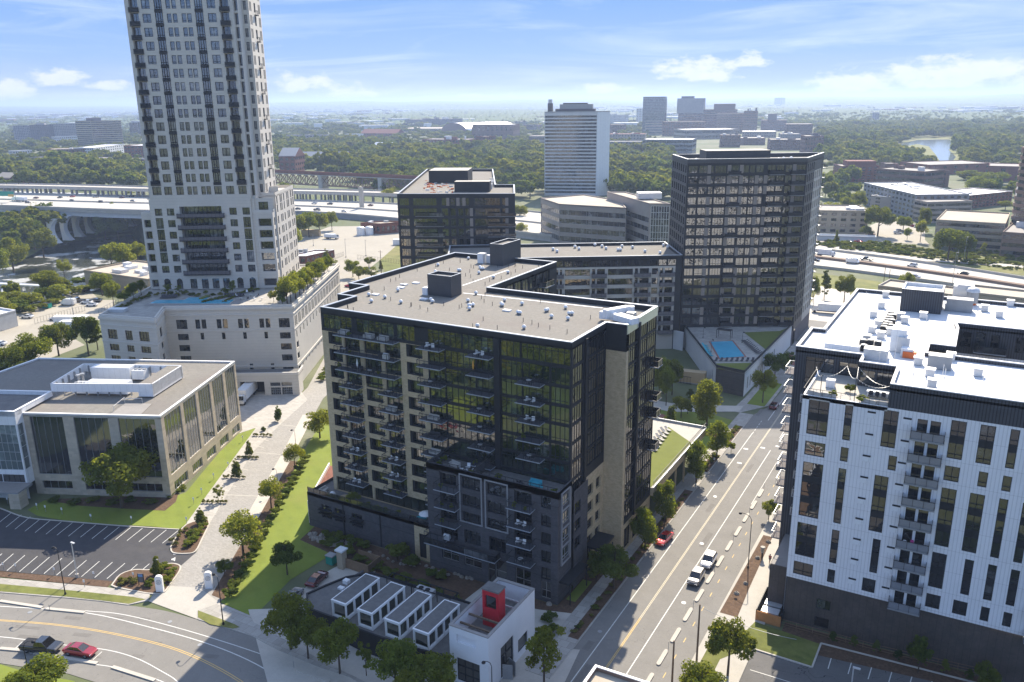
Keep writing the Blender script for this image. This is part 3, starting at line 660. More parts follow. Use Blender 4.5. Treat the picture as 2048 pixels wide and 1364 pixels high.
# right side of street: bike lane, boulevard beds, pavement
sheet('sidewalk',[(-27.6,74),(-20.6,74),(-20.6,140),(-20.3,176),(-27.9,176),(-27.6,155)],.14,'concrete_pale',kerb=.12)
sheet('planting_bed',[(-27.3,112),(-24.6,112),(-25,121),(-25.4,139),(-27.0,139)],.155,'mulch')
sheet('lawn',GP([(1480,1275),(1510,1245),(1640,1290),(1622,1335),(1500,1297),(1440,1320),(1400,1400),(1360,1400),(1425,1280)]),.16,'grass_rough')
sheet('parking_lot',GP([(1500,1298),(1622,1334),(1640,1288),(2100,1400),(2200,1700),(1350,1700),(1455,1340)]),.05,'asphalt_old')
E=MB()
for k in range(8):
 x,y=1668+k*40,1298+k*10.5; strip(E,[G(x,y),G(x-12,y+40)],.12,.056)
for x,y in ((1500,1340),(1480,1385)): strip(E,[G(x,y),G(x+90,y+28)],.12,.056)
E.build('bay_marking',['marking_white'],None,'structure')
E=MB()
for pts in ([(1500,1297),(1624,1336),(1642,1288),(1760,1318),(2060,1395)],):
 L=[G(*p) for p in pts]
 for p,q in zip(L,L[1:]): a=math.atan2(q[1]-p[1],q[0]-p[0]); E.obox(p,a,0,math.dist(p,q),-.12,.12,0,.2,0)
E.build('kerb',['concrete'],None,'structure')
sheet('planting_bed',[(-16,108.2),(14,111.5),(20,112),(20,114.4),(-18,114.4),(-18,111.6)],.07,'mulch')
# park by the pool deck
sheet('lawn',[(-75,169),(-46.7,169),(-46.7,192),(-60,196),(-90,196),(-90,169)],.06,'grass_mown')
sheet('walkway',[(-90,192),(-62,190.5),(-47,198.5),(-47,203),(-62,196.5),(-90,197)],.10,'concrete')
sheet('walkway',[(-90,187.5),(-64,186),(-56,181),(-46.7,179.5),(-46.7,181.5),(-56,183),(-63,188),(-90,189.5)],.08,'red_paver')
sheet('lawn',[(-46.6,205),(-42.2,205),(-42,225),(-46.4,225)],.12,'grass_mown')
sheet('sidewalk',[(-49,198),(-46.6,198),(-41.4,206),(-41.0,270),(-47.4,270),(-48.2,210)],.09,'sidewalk')
sheet('red_crossing',[(-48,245),(-41.2,243),(-41.2,252),(-47.5,255)],.11,'red_paver')
# park behind the viewer
sheet('lawn',[(-300,-220),(-70,-220),(-70,30),(-100,44),(-300,44)],.03,'park_grass')
sheet('parking_lot',[(-68,-220),(260,-220),(260,26),(-27,26),(-60,30)],.03,'asphalt_old')
sheet('lawn',GP([(-200,1342),(0,1330),(50,1345),(150,1364),(100,1450),(-200,1450)]),.14,'grass_mown')
# ---------------- building kit ----------------
WCACHE={}
def win_mesh(w,h,st,local=True):
 # pane + frame as one mesh in local coords: X right, Y inward, Z up; origin at lower left, on the wall plane
 nx,trs,fm,gm,dep,fw=st
 b=MB(); y=dep
 b.face([(0,y,0),(w,y,0),(w,y,h),(0,y,h)],1)
 y0=y-.07
 def bar(x0,x1,z0,z1):
  b.face([(x0,y0,z0),(x1,y0,z0),(x1,y0,z1),(x0,y0,z1)],0)
  if x1-x0<z1-z0: b.face([(x1,y0,z0),(x1,y,z0),(x1,y,z1),(x1,y0,z1)],0); b.face([(x0,y,z0),(x0,y0,z0),(x0,y0,z1),(x0,y,z1)],0)
  else: b.face([(x0,y0,z1),(x1,y0,z1),(x1,y,z1),(x0,y,z1)],0)
 bar(0,w,0,fw); bar(0,w,h-fw,h); bar(0,fw,fw,h-fw); bar(w-fw,w,fw,h-fw)
 for k in range(1,nx): x=w*k/nx; bar(x-fw/2,x+fw/2,fw,h-fw)
 for t in trs:
  if isinstance(t,tuple): bar(fw,w-fw,h*t[0],h*t[1])
  else: bar(fw,w-fw,h*t-fw/2,h*t+fw/2)
 return b
def ST(nx=2,trs=(.25,),fm='black_metal',gm='glass_dark',dep=.22,fw=.07): return (nx,tuple(trs),fm,gm,dep,fw)
class Bldg:
 def __init__(s,name,label,cat,loc):
  s.root=thing(name,label,cat,loc); s.wins=[]; s.walls={}; s.loc=loc
 def mb(s,mats,name='wall'):
  k=(name,tuple(mats) if isinstance(mats,(list,tuple)) else (mats,))
  if k not in s.walls: s.walls[k]=MB()
  return s.walls[k]
 def facade(s,P,a,u0,u1,z0,z1,ops,m,rev=.25,rm=None,name='wall',w=0.0,winst=True,cap=False):
  """wall from u0..u1 along direction a (radians) seen left to right from outside, openings (u0,u1,z0,z1,style)"""
  ca,sa=math.cos(a),math.sin(a); b=s.mb(m,name)
  def Q(u,z,y=0.0): y=y+w; return (P[0]+u*ca-y*sa,P[1]+u*sa+y*ca,z)
  ops=[o for o in ops if o[0]>=u0-1e-3 and o[1]<=u1+1e-3 and o[2]>=z0-1e-3 and o[3]<=z1+1e-3]
  us=sorted(set([round(x,3) for x in [u0,u1]+[o[0] for o in ops]+[o[1] for o in ops]]))
  # column strips then vertical merge
  for ua,ub in zip(us,us[1:]):
   if ub-ua<.002: continue
   um=(ua+ub)/2; cuts=sorted([(o[2],o[3]) for o in ops if o[0]<um<o[1]]); z=z0
   for c0,c1 in cuts:
    if c0-z>.002: b.face([Q(ua,z),Q(ub,z),Q(ub,c0),Q(ua,c0)],0)
    z=max(z,c1)
   if z1-z>.002: b.face([Q(ua,z),Q(ub,z),Q(ub,z1),Q(ua,z1)],0)
  for (a0,a1,c0,c1,st) in ops:
   d=st[4]+.02
   b.face([Q(a0,c0),Q(a1,c0),Q(a1,c0,d),Q(a0,c0,d)],0); b.face([Q(a0,c1,d),Q(a1,c1,d),Q(a1,c1),Q(a0,c1)],0)
   b.face([Q(a0,c0),Q(a0,c0,d),Q(a0,c1,d),Q(a0,c1)],0); b.face([Q(a1,c0,d),Q(a1,c0),Q(a1,c1),Q(a1,c1,d)],0)
   s.wins.append((Q(a0,c0),a,a1-a0,c1-c0,st))
 def roof(s,poly,z,m,ph=.9,th=.35,pm='black_metal',cm='coping',name='roof',par=True):
  poly=ccw(poly); b=s.mb([m],name); inn=offs(poly,th)
  b.prism(inn,z,z,0,side=False)
  if par:
   p=s.mb([pm,cm],'parapet'); n=len(poly)
   o2=offs(poly,-.04); i2=offs(poly,th+.04)
   for i in range(n):
    j=(i+1)%n
    p.face([(*inn[i],z),(*inn[i],z+ph),(*inn[j],z+ph),(*inn[j],z)][::-1],0)
    p.face([(*poly[i],z-.3),(*poly[j],z-.3),(*poly[j],z+ph),(*poly[i],z+ph)],0)
    p.face([(*o2[i],z+ph+.06),(*o2[j],z+ph+.06),(*i2[j],z+ph+.06),(*i2[i],z+ph+.06)],1)
    p.face([(*o2[i],z+ph-.06),(*o2[j],z+ph-.06),(*o2[j],z+ph+.06),(*o2[i],z+ph+.06)],1)
    p.face([(*i2[j],z+ph-.06),(*i2[i],z+ph-.06),(*i2[i],z+ph+.06),(*i2[j],z+ph+.06)],1)
 def done(s,sub=False,limit=100,wname='window'):
  for (name,mats),b in s.walls.items():
   b.build(name,list(mats),s.root,split=name!='terrace_railing' and len(b.f)<1200)
  # windows: the largest in view as parts, the rest as one
  def size(w):
   q=PR(*w[0]);
   if q[2]<=0 or not(-60<q[0]<2110 and -60<q[1]<1420): return -1
   vd=Vector((w[0][0],w[0][1],w[0][2]-CH)).normalized(); nrm=Vector((math.sin(w[1]),-math.cos(w[1]),0)); f=-vd.dot(nrm)
   if f<=0: return -.5
   return w[2]*w[3]*f/q[2]**2
  ws=sorted(s.wins,key=size,reverse=True)
  for (p,a,w,h,st) in ws[:limit]:
   key=(round(w,2),round(h,2),st,sub)
   if key not in WCACHE:
    b=win_mesh(w,h,st)
    if sub:
     g=MB(); g.v=b.v; g.f=[f for f,m in zip(b.f,b.m) if m==1]; g.m=[0]*len(g.f)
     fr=MB(); fr.v=b.v; fr.f=[f for f,m in zip(b.f,b.m) if m==0]; fr.m=[0]*len(fr.f)
     WCACHE[key]=(g.mesh('window',[st[3]]),fr.mesh('frame',[st[2]]))
    else: WCACHE[key]=(b.mesh('window',[st[2],st[3]]),None)
   me,fm=WCACHE[key]
   o=D.objects.new(wname,me); C.objects.link(o); o.parent=s.root; o.location=Vector(p)-s.root.location; o.rotation_euler=(0,0,a)
   if fm: q=D.objects.new('frame',fm); C.objects.link(q); q.parent=o
  rest={}
  for (p,a,w,h,st) in ws[limit:]:
   k=(st[2],st[3]); B=rest.setdefault('x',(MB(),[])); b,mats=B
   for mm_ in k:
    if mm_ not in mats: mats.append(mm_)
   m=win_mesh(w,h,st); i0=len(b.v); c,n=math.cos(a),math.sin(a)
   b.v.extend([(p[0]+x*c-y*n,p[1]+x*n+y*c,p[2]+z) for x,y,z in m.v]); b.f.extend([tuple(i0+q for q in f) for f in m.f])
   b.m.extend([mats.index(k[q]) for q in m.m])
  for b,mats in rest.values(): b.build(wname,mats,s.root,'stuff')
  return s.root
def grid(us,zs,st): return [(a,b,c,d,st) for a,b in us for c,d in zs]
def vent(b,x,y,z,s=1,m=0):
 b.cyl(x,y,z,z+.45*s,.28*s,.28*s,10,1); b.dome(x,y,z+.45*s,.42*s,.42*s,10,3,m); b.cyl(x,y,z+.38*s,z+.45*s,.44*s,.44*s,10,m)
def partcopy(me,name,parent,loc,rz=0,kids=()):
 o=D.objects.new(name,me); C.objects.link(o); o.parent=parent; l=Vector((0,0,0)); r=parent
 o.location=Vector(loc)-parent.location; o.rotation_euler=(0,0,rz)
 for kn,km in kids: q=D.objects.new(kn,km); C.objects.link(q); q.parent=o
 return o
BALC={}
def balcony(parent,P,a,w,dep,z,glassm='glass_far',slab='balcony_slab',edge='coping',posts=1.4,rail='black_metal',solid=None):
 k=(round(w,2),round(dep,2),slab,edge,solid,rail)
 if k not in BALC:
  b=MB(); b.box(0,-dep,-.22,w,0,0,0); b.box(-.03,-dep-.04,-.14,w+.03,-dep,-.03,1); b.box(w,-dep,-.14,w+.03,0,-.03,1); b.box(-.03,-dep,-.14,0,0,-.03,1)
  s=b.mesh('balcony',[slab,edge]); r=MB(); n=max(2,int(round(w/posts)))
  for i in range(n+1): x=.04+(w-.08)*i/n; r.box(x-.03,-dep+.0,0,x+.03,-dep+.06,1.1,0)
  for x in (.0,w-.05): r.box(x,-dep,1.05,x+.05,0,1.12,0); r.box(x,-dep/2,0,x+.04,-dep/2+.05,1.05,0)
  r.box(0,-dep,1.06,w,-dep+.07,1.13,0)
  if solid:
   r.face([(.05,-dep+.03,.08),(w-.05,-dep+.03,.08),(w-.05,-dep+.03,1.03),(.05,-dep+.03,1.03)],1)
   for x in (.03,w-.03): r.face([(x,-dep,.08),(x,0,.08),(x,0,1.03),(x,-dep,1.03)],1)
  else:
   q=int(w/.14)
   for i in range(q): x=w*i/q; r.face([(x,-dep+.03,.05),(x+.022,-dep+.03,.05),(x+.022,-dep+.03,1.06),(x,-dep+.03,1.06)],0)
  BALC[k]=(s,r.mesh('railing',[rail,solid or rail]))
 s,r=BALC[k]
 return partcopy(s,'balcony',parent,(P[0],P[1],z),a,[('railing',r)])
def at(P,a,u,w): return (P[0]+u*math.cos(a)-w*math.sin(a),P[1]+u*math.sin(a)+w*math.cos(a))
# ================= MAIN CONDOMINIUM =================
def main_building():
 B=Bldg('apartment_building','black and yellow brick condominium with gravel roof and stacked balconies, left of the straight street','building',(-76,110,0))
 ZT=40.9; F=[37.4-3.1*k for k in range(11)]      # floor levels, top first
 poly=[(-99.2,107),(-50.4,107),(-50.4,120),(-46.9,120),(-46.9,134),(-80.8,134),(-80.8,163.3),(-107.7,163.3),(-107.7,124.8),(-103.2,124.8),(-103.2,116.2),(-99.2,116.2)]
 B.roof(poly,40.6,'gravel_roof',.9,.4)
 gw=ST(2,(.78,),gm='glass_green',dep=.35,fw=.07); gl=ST(3,(.25,),gm='glass_green',dep=.42,fw=.07)
 # front facade, u = X+99.2
 X=lambda x:x+99.2
 def fr(x0,x1,z0,z1,st): return (X(x0),X(x1),z0,z1,st)
 # black cap with top floor glazing
 ops=[]
 for a,b_,n in ((-98.7,-92.3,5),(-91.3,-83.3,6),(-82.7,-79.0,3),(-76.5,-69.9,6),(-69.7,-63.8,5),(-62.7,-59.2,3),(-59.0,-50.6,8)):
  ops.append(fr(a,b_,37.75,40.45,ST(n,(.75,) if n>3 else (),gm='glass_green',dep=.1)))
 B.facade((-99.2,107),0,0,48.8,37.3,40.6,ops,['black_metal'],name='cornice_wall')
 # yellow brick frame bays, floors 1..9
 ops=[]
 for k,f in enumerate(F[1:10]):
  if f<9: continue
  zz=(f+.72,f+2.92)
  ops+= [fr(-97.8,-94.8,*zz,ST(3,(.22,),gm='glass_green',dep=.55)),fr(-94.2,-90.8,f+.05,f+2.92,ST(3,(.22,),gm='glass_green',dep=.35)),
   fr(-80.9,-77.6,*zz,ST(3,(.22,),gm='glass_green',dep=.55))]
  if k<3: ops+=[fr(-89.9,-86.3,f+.05,f+2.92,ST(3,(),gm='glass_green',dep=.35))]
  else: ops+=[fr(-89.9,-86.3,*zz,ST(3,(.22,),gm='glass_green',dep=.55))]
  ops+=[fr(-85.5,-82.1,f+.05,f+2.92,ST(3,(.22,),gm='glass_green',dep=.35))]
 f=6.4; ops+=[fr(-98.4,-90,f+.05,f+2.9,ST(6,(),gm='glass_green',dep=.4)),fr(-89.5,-77.0,f+.05,f+2.6,ST(8,(),gm='glass_green',dep=.4))]
 B.facade((-99.2,107),0,.0,22.7,6.4,37.3,ops,['yellow_brick'],name='brick_wall')
 # glass regions
 ops=[]
 for f in F[1:]:
  z0,z1=f+.25,f+2.94
  if f<6: continue
  ops+=[fr(-76.4,-73.2,z0,z1,ST(3,(.8,),gm='glass_green',dep=.12)),fr(-73.1,-67.3,z0,z1,ST(5,(.8,) if int(f)%2 else (.28,),gm='glass_green',dep=.12)),fr(-67.2,-63.8,z0,z1,ST(3,(),gm='glass_green',dep=.12))]
  ops+=[fr(-62.7,-58.9,z0,z1,ST(4,(.8,),gm='glass_green',dep=.12)),fr(-58.8,-54.1,z0,z1,ST(4,(),gm='glass_green',dep=.12)),fr(-53.9,-50.7,z0,z1,ST(4,(.2,),gm='glass_green',dep=.12))]
 B.facade((-99.2,107),0,22.7,48.8,6.4,37.3,ops,['black_metal'],name='curtain_wall')
 # proud dark column
 b=B.mb(['black_metal'],'pilaster'); b.box(-63.8,106.7,18.8,-62.75,107,40.5,0);
 # framed window surrounds on the brick bays
 s=B.mb(['black_metal'],'surround')
 for f in F[1:10]:
  for x0,x1 in ((-97.8,-94.8),(-80.9,-77.6))+(((-89.9,-86.3),) if f<28.5 else ()):
   for q in ((x0,x0+.55,f+.72,f+2.92),(x0,x1,f+.72,f+.86),(x0,x1,f+2.78,f+2.92)): s.box(q[0],107.05,q[2],q[1],107.5,q[3],0)
 # right faces
 r=R(90)
 ops=[]
 for f in F:
  if f>12: ops+=[(.5,4.0,f+.25,f+2.95,ST(4,(),gm='glass_dark',dep=.1))]
 B.facade((-50.4,107),r,0,4.6,0,40.6,ops,['black_metal'],name='curtain_wall')
 B.facade((-50.4,107),r,4.6,5.3,0,40.6,[],['black_metal'],name='curtain_wall',w=.0)
 ops=[(a,b_,f+.2,f+2.95,ST(n,(.8,),gm='glass_dark',dep=.15)) for f in F if f>17 for a,b_,n in ((5.6,9.6,4),(9.9,12.6,3))]
 B.facade((-50.4,107),r,5.3,13,17.2,40.6,ops,['black_metal'],name='curtain_wall')
 ops=[(a,b_,f+.7,f+2.7,ST(2,(.3,),gm='glass_dark',dep=.4)) for f in F+[3.3] if f<17 for a,b_ in ((5.9,8.8),(9.9,11.8))]
 ops=[o if o[2]<3.2 or o[2]>4.2 else (o[0],o[1],.3,o[3],o[4]) for o in ops]
 B.facade((-50.4,107),r,5.3,13,0,17.2,ops,['yellow_brick'],name='brick_wall')
 b=B.mb(['black_metal'],'downpipe'); b.box(-50.4,111.6,17,-50.1,112.3,40.9,0)
 # brick stair tower with black cap
 B.facade((-50.4,120),0,0,3.5,0,37.0,[],['yellow_brick'],name='brick_wall')
 B.facade((-50.4,120),0,0,3.5,37.0,41.4,[],['black_metal'],name='cornice_wall',w=-.05)
 B.facade((-46.9,120),r,0,1.0,0,37.0,[],['yellow_brick'],name='brick_wall')
 ops=[(a,b_,f+.2,f+2.95,ST(n,(.82,),gm='glass_dark',dep=.12)) for f in F if f>5.5 for a,b_,n in ((1.2,5.0,4),(5.8,9.6,4),(9.8,13.9,4))]
 B.facade((-46.9,120),r,1.0,14,5.6,40.6,ops,['black_metal'],name='curtain_wall')
 b=B.mb(['black_metal'],'pilaster'); b.box(-46.9,125.1,5.7,-46.6,125.7,40.7)
 ops=[(a,b_,.4,4.6,ST(2,(),gm='glass_dark',dep=.4)) for a,b_ in ((1.4,4.6),(5.4,8.6),(9.4,12.6))]
 B.facade((-46.9,120),r,1.0,14,0,5.6,ops,['yellow_brick'],name='brick_wall')
 b=B.mb(['fascia_metal'],'fascia'); b.box(-46.9,120,39.9,-46.78,134,41.55)
 # inner courtyard faces
 ops=[(a,a+2.6,f+.3,f+2.9,ST(2,(),gm='glass_dark',dep=.15)) for f in F for a in np.arange(.8,26,3.2)]
 B.facade((-80.8,134),r,0,29.3,0,40.6,ops,['black_metal'],name='curtain_wall')
 ops=[(a,a+2.6,f+.3,f+2.9,ST(2,(),gm='glass_dark',dep=.15)) for f in F for a in np.arange(.8,31,3.4)]
 B.facade((-46.9,134),R(180),0,33.9,0,40.6,ops,['black_metal'],name='curtain_wall')
 B.facade((-80.8,163.3),R(180),0,26.9,0,40.6,[],['black_metal'],name='curtain_wall')
 for P,a,L in (((-99.2,116.2),-90,9.2),((-103.2,116.2),0,4.0),((-103.2,124.8),-90,8.6),((-107.7,124.8),0,4.5),((-107.7,163.3),-90,38.5)):
  if a==0: B.facade(P,0,0,L,0,40.6,[],['black_metal'],name='cornice_wall')
  else:
   ops=[(u,u+2.2,f+.7,f+2.8,ST(2,(),gm='glass_dark',dep=.2)) for f in F for u in np.arange(.8,L-2.6,4.0)]
   B.facade(P,R(-90),0,L,0,40.6,ops,['yellow_brick'],name='brick_wall')
 # balconies on the front
 for k,f in enumerate([37.4-3.1*q for q in range(11)]):
  if k<3: balcony(B.root,(-95.2,107),0,12.9,1.75,f)
  elif f>8: balcony(B.root,(-94.6,107),0,4.0,1.75,f); balcony(B.root,(-86.0,107),0,4.0,1.75,f)
  if f>17: balcony(B.root,(-77.6,107),0,4.5,1.75,f); balcony(B.root,(-68.1,107),0,4.3,1.75,f)
  if k>0 and f>20: balcony(B.root,(-59.2,107),0,4.3,1.75,f)
  if 8<f<17: balcony(B.root,(-77.0,107),0,2.2,1.75,f)
 for f in F[2:9]:
  if int(f)%2: balcony(B.root,(-46.9,131.6),R(90),2.3,1.4,f,solid='glass_far')
 for k,f in enumerate(F[:6]): balcony(B.root,(-80.8,155),R(90),4,1.6,f,solid='glass_far')
 # ---- grey brick block, front at Y=102 ----
 gy=102.0; GX=lambda x:x+74.2
 wf=ST(3,(.0,),fm='white_paint',gm='glass_dark',dep=.2)
 ops=[]
 g=ST(3,(.25,),gm='glass_dark',dep=.3);
 lv=[15.7,12.6,9.5]
 for x0,x1 in ((-67.3,-63.9),(-62.6,-59.2)):
  for f in lv: ops.append((GX(x0),GX(x1),f+.5,f+2.6,g))
  ops.append((GX(x0+.2),GX(x1-.1),6.3,8.9,ST(3,(),gm='glass_dark',dep=.4)))
 for f in lv+[6.4]: ops.append((GX(-71.6),GX(-68.4),f+.05,f+2.7,ST(2,(.3,),gm='glass_dark',dep=.9)))
 for f in lv+[6.4]: ops.append((GX(-57.7),GX(-54.6),f+.05,f+2.7,ST(2,(.3,),gm='glass_dark',dep=.9)))
 for f in lv+[6.4,3.4]: ops.append((GX(-53.0),GX(-51.3),f+.5,f+2.6,ST(2,(.3,),gm='glass_dark',dep=.25)))
 ops+=[(GX(-71.6),GX(-68.3),2.3,5.0,ST(2,(.45,),gm='glass_dark',dep=.3,fm='membrane_grey')),(GX(-67.2),GX(-63.9),2.3,5.0,ST(2,(.45,),gm='glass_dark',dep=.3,fm='membrane_grey')),
  (GX(-62.7),GX(-61.4),.1,5.0,ST(1,(.55,),gm='glass_dark',dep=.3,fm='membrane_grey')),(GX(-61.3),GX(-59.2),1.6,5.0,ST(1,(.4,),gm='glass_dark',dep=.3,fm='membrane_grey')),
  (GX(-57.6),GX(-54.8),1.2,4.6,ST(2,(.45,),gm='glass_dark',dep=.3,fm='membrane_grey')),(GX(-53.0),GX(-51.3),.6,3.6,ST(2,(.45,),gm='glass_dark',dep=.3,fm='membrane_grey'))]
 ops=[o for o in ops if not (abs(o[0]-GX(-53))<.1 and abs(o[2]-3.9)<.1)]+[(GX(-53.0),GX(-51.3),3.9,6.0,ST(2,(.3,),gm='glass_dark',dep=.25))]
 B.facade((-74.2,gy),0,0,24.1,0,19.3,ops,['charcoal_brick'],name='grey_brick_wall')
 ops=[(1.2,3.9,f+.6,f+2.5,ST(2,(.3,),fm='frame_grey',gm='glass_green',dep=.1)) for f in lv+[6.4]]
 B.facade((-50.1,gy),r,0,5,0,19.3,ops,['charcoal_brick'],name='grey_brick_wall')
 ops=[(.2,2.4,f+.5,f+2.5,ST(2,(.3,),gm='glass_dark',dep=.2)) for f in lv+[6.4]]
 B.facade((-50.1,107),r,0,5.3,0,17.4,[(o[0]+.2,o[1]+.2,o[2],o[3],o[4]) for o in ops],['charcoal_brick'],name='grey_brick_wall',w=-.3)
 B.facade((-74.2,107),R(-90),0,5,0,19.3,[],['charcoal_brick'],name='grey_brick_wall')
 b=B.mb(['gravel_dark','charcoal_brick','coping'],'terrace')
 b.box(-74.2,102.3,17.9,-50.1,107,18.25,0);
 for q in ((-74.2,102.0,-50.1,102.35),(-74.2,102.35,-73.9,107),(-50.4,102.35,-50.1,107)): b.box(q[0],q[1],18.2,q[2],q[3],19.3,1)
 b.box(-65.2,102.4,18.2,-64.9,107,20.0,1)
 # white window surrounds
 s=B.mb(['frame_grey'],'window_surround')
 for x0,x1 in ((-67.8,-63.5),(-63.0,-58.75)):
  for q in ((x0,x0+.2,10.2,18.7),(x1-.2,x1,10.2,18.7),(x0+.2,x1-.2,10.2,10.4),(x0+.2,x1-.2,18.5,18.7)): s.box(q[0],101.86,q[2],q[1],102,q[3])
 for q in ((1.0,1.2,6.4,18.7),(3.9,4.15,6.4,18.7)): s.box(-50.1,102+q[0],q[2],-49.85,102+q[1],q[3])
 for z in (6.3,9.3,12.4,15.5,18.5): s.box(-50.1,103.2,z,-49.95,105.9,z+.22)
 for f in lv+[6.4]:
  balcony(B.root,(-71.7 if f>6.5 else -74.0,gy),0,4.0,1.7,f); balcony(B.root,(-58.2,gy),0,4.2,1.7,f)
 balcony(B.root,(-73.9,gy),0,13.6,1.9,5.55,solid='glass_far')
 # long low podium wing with planted terrace
 b=B.mb(['charcoal_brick','gravel_dark','black_metal'],'podium')
 ops=[(a,a+2.4,2.6,5.2,ST(3,(.4,),gm='glass_dark',dep=.3)) for a in (3.3,6.4,10.4)]
 B.facade((-102.2,103),0,0,24.2,-.5,6.9,ops,['charcoal_brick'],name='grey_brick_wall')
 B.facade((-102.2,103),0,24.2,28,-.5,6.9,[(25.2,26.6,.4,5.0,ST(1,(),gm='black_metal',dep=.2))],['yellow_brick'],name='brick_wall')
 B.facade((-102.2,116.5),R(-90),0,13.5,-.5,6.9,[],['charcoal_brick'],name='grey_brick_wall')
 b.box(-102.0,103.3,6.0,-74.2,107.0,6.35,1); b.box(-102.0,107,6.0,-99.2,116.5,6.35,1)
 b.box(-102.2,103.0,6.3,-74.2,103.3,6.92,2)
 for x in (-93.8,-85.4): b.box(x,102.85,.2,x+.18,103,6.3,2)
 for x in (-99.2,-96,-91.8):
  for z in (4.3,3.6): b.box(x,102.2,z,x+2.8,103,z+.12,2)
 rl=B.mb(['black_metal','glass_far'],'terrace_railing')
 for q0,q1 in (((-102.1,103.1),(-74.3,103.1)),):
  for k in range(20): x=q0[0]+(q1[0]-q0[0])*k/19; rl.box(x-.03,103.1,6.9,x+.03,103.16,7.9)
  rl.box(q0[0],103.1,7.85,q1[0],103.16,7.92); rl.face([(q0[0],103.13,7),(q1[0],103.13,7),(q1[0],103.13,7.8),(q0[0],103.13,7.8)],1)
 for k in range(17): x=-74+23.6*k/16; rl.box(x-.03,102.1,19.3,x+.03,102.16,19.9)
 rl.box(-74,102.1,19.85,-50.2,102.16,19.92)
 b=B.mb(['white_paint','brick_red'],'side_terrace'); b.obox((-103.4,104.5),R(118),-1,16,-.25,0,0,4.6,0); b.obox((-103.4,104.5),R(118),-1,16,-3.4,-.26,0,3.9,1)
 # entrance canopies
 c=B.mb(['black_metal'],'canopy')
 c.box(-50.1,102.6,3.6,-48.2,109.2,3.95); c.box(-50.4,112.8,4.6,-47.4,118.2,4.95);
 for (x,y) in ((-48.4,102.8),(-48.4,109),(-47.7,113),(-47.7,118)): c.box(x,y,0,x+.15,y+.15,3.7)
 # east amenity deck at level 7
 d=B.mb(['concrete_pale','turf','yellow_brick','black_metal','coping'],'roof_deck')
 d.prism(ccw([(-80.5,134.2),(-46.4,134.2),(-46.4,167),(-80.5,167)]),5.4,7.0,2,0)
 d.prism([(-53.8,134.4),(-46.9,134.4),(-46.9,158),(-53.8,164)],7.0,7.06,1,1)
 for k in range(13): d.box(-46.8,134.6+k*2.65,0 if k%2 else 6,-46.5,134.9+k*2.65,5.4 if k%2 else 6,2)
 d.box(-46.5,134.2,6.9,-46.3,167.1,7.15,4); d.box(-80.5,166.9,6.9,-46.4,167.1,7.5,4)
 d.box(-77,136,0,-50,165,5.4,3)
 for k in range(46): y=134.4+k*.72; d.box(-46.44,y,7.1,-46.38,y+.05,8.3,3)
 d.box(-46.45,134.3,8.25,-46.37,167,8.33,3)
 for k in range(24): x=-80+k*1.42; d.box(x,166.95,7.5,x+.05,167.0,8.3,3)
 # penthouses and rooftop kit
 for (pa_,pb_,pc_,h) in (((852.9,590.5),(906,594),(922.6,586),4.0),((980,529.6),(1006,532),(1042.8,519.7),4.8)):
  z=40.65; A=Vector(G(*pa_,z)); Bv=Vector(G(*pb_,z)); Cv=Vector(G(*pc_,z)); w=Cv.y-Bv.y; x0=A.x; y0=(A.y+Bv.y)/2; x1=Bv.x
  p=B.mb(['charcoal_panel','coping','gravel_roof'],'stair_penthouse'); q=[(x0,y0),(x1,y0),(x1,y0+w),(x0,y0+w)]
  p.prism(q,z,z+h-.5,0,2); i=offs(q,.25)
  for k in range(4):
   j=(k+1)%4; p.face([(*q[k],z+h-.5),(*q[j],z+h-.5),(*q[j],z+h),(*q[k],z+h)],0); p.face([(*i[j],z+h-.5),(*i[k],z+h-.5),(*i[k],z+h),(*i[j],z+h)],0); p.face([(*q[k],z+h),(*q[j],z+h),(*i[j],z+h),(*i[k],z+h)],1)
  p.box(x0+(x1-x0)*.5,y0-.05,z+.9,x0+(x1-x0)*.5+1.0,y0,z+2.3,0) if h<5 else None
  if h<5: PH1=(x0,y0,x1,y0+w)
 vb=MB(); vent(vb,0,0,0,.85); vme=vb.mesh('roof_vent',['metal_white','metal_grey'],True)
 vpix=[(743,603),(770,595),(796,581),(865,604),(862,600),(802,605),(936,602),(940,612),(946,611),(939,618),(952,587),(1005,611),(1003,609),(1009,601),(1036,626),(1040,627),(1044,608),(1095,621),(1092,622),(1131,616),(1138,628),(1144,628),(1103,634),(1136,638),(1048,656),(955,653),(871,544),(917,541),(920,541),(962,538),(966,538),(960,535),(958,546),(937,517),(1016,545),(987,555),(876,530),(1050,523),(938,612),(738,590)]
 for (x,y) in vpix[:40]:
  gx,gy_=G(x,y+2,40.62); partcopy(vme,'roof_vent',B.root,(gx,gy_,40.62))
 pb=MB(); pb.cyl(0,0,0,.75,.05,.05,6); pme=pb.mesh('pipe',['black_metal'])
 rr=random.Random(5); n=0
 while n<60:
  x,y=rr.uniform(-105,-49),rr.uniform(108,161)
  if (x>-81.5 and y>132.5) or (x<-98.5 and y<117) or (x<-102.5 and y<126) or (x>-51 and y<121) or (-90<x<-80 and 123<y<133): continue
  partcopy(pme,'vent_pipe',B.root,(x,y,40.6)); n+=1
 hb=MB(); hb.box(-.7,-.45,0,.7,.45,.25); hme=hb.mesh('hatch',['white_paint'])
 for (x,y) in ((751,590),(802,576),(808,570),(832,567),(848,599),(1014,622),(707,585)): partcopy(hme,'roof_hatch',B.root,(*G(x,y,40.6),40.6))
 # ductwork unit near the east corner
 u=B.mb(['metal_white','metal_grey'],'duct_unit'); x,y=G(1205,638,41);
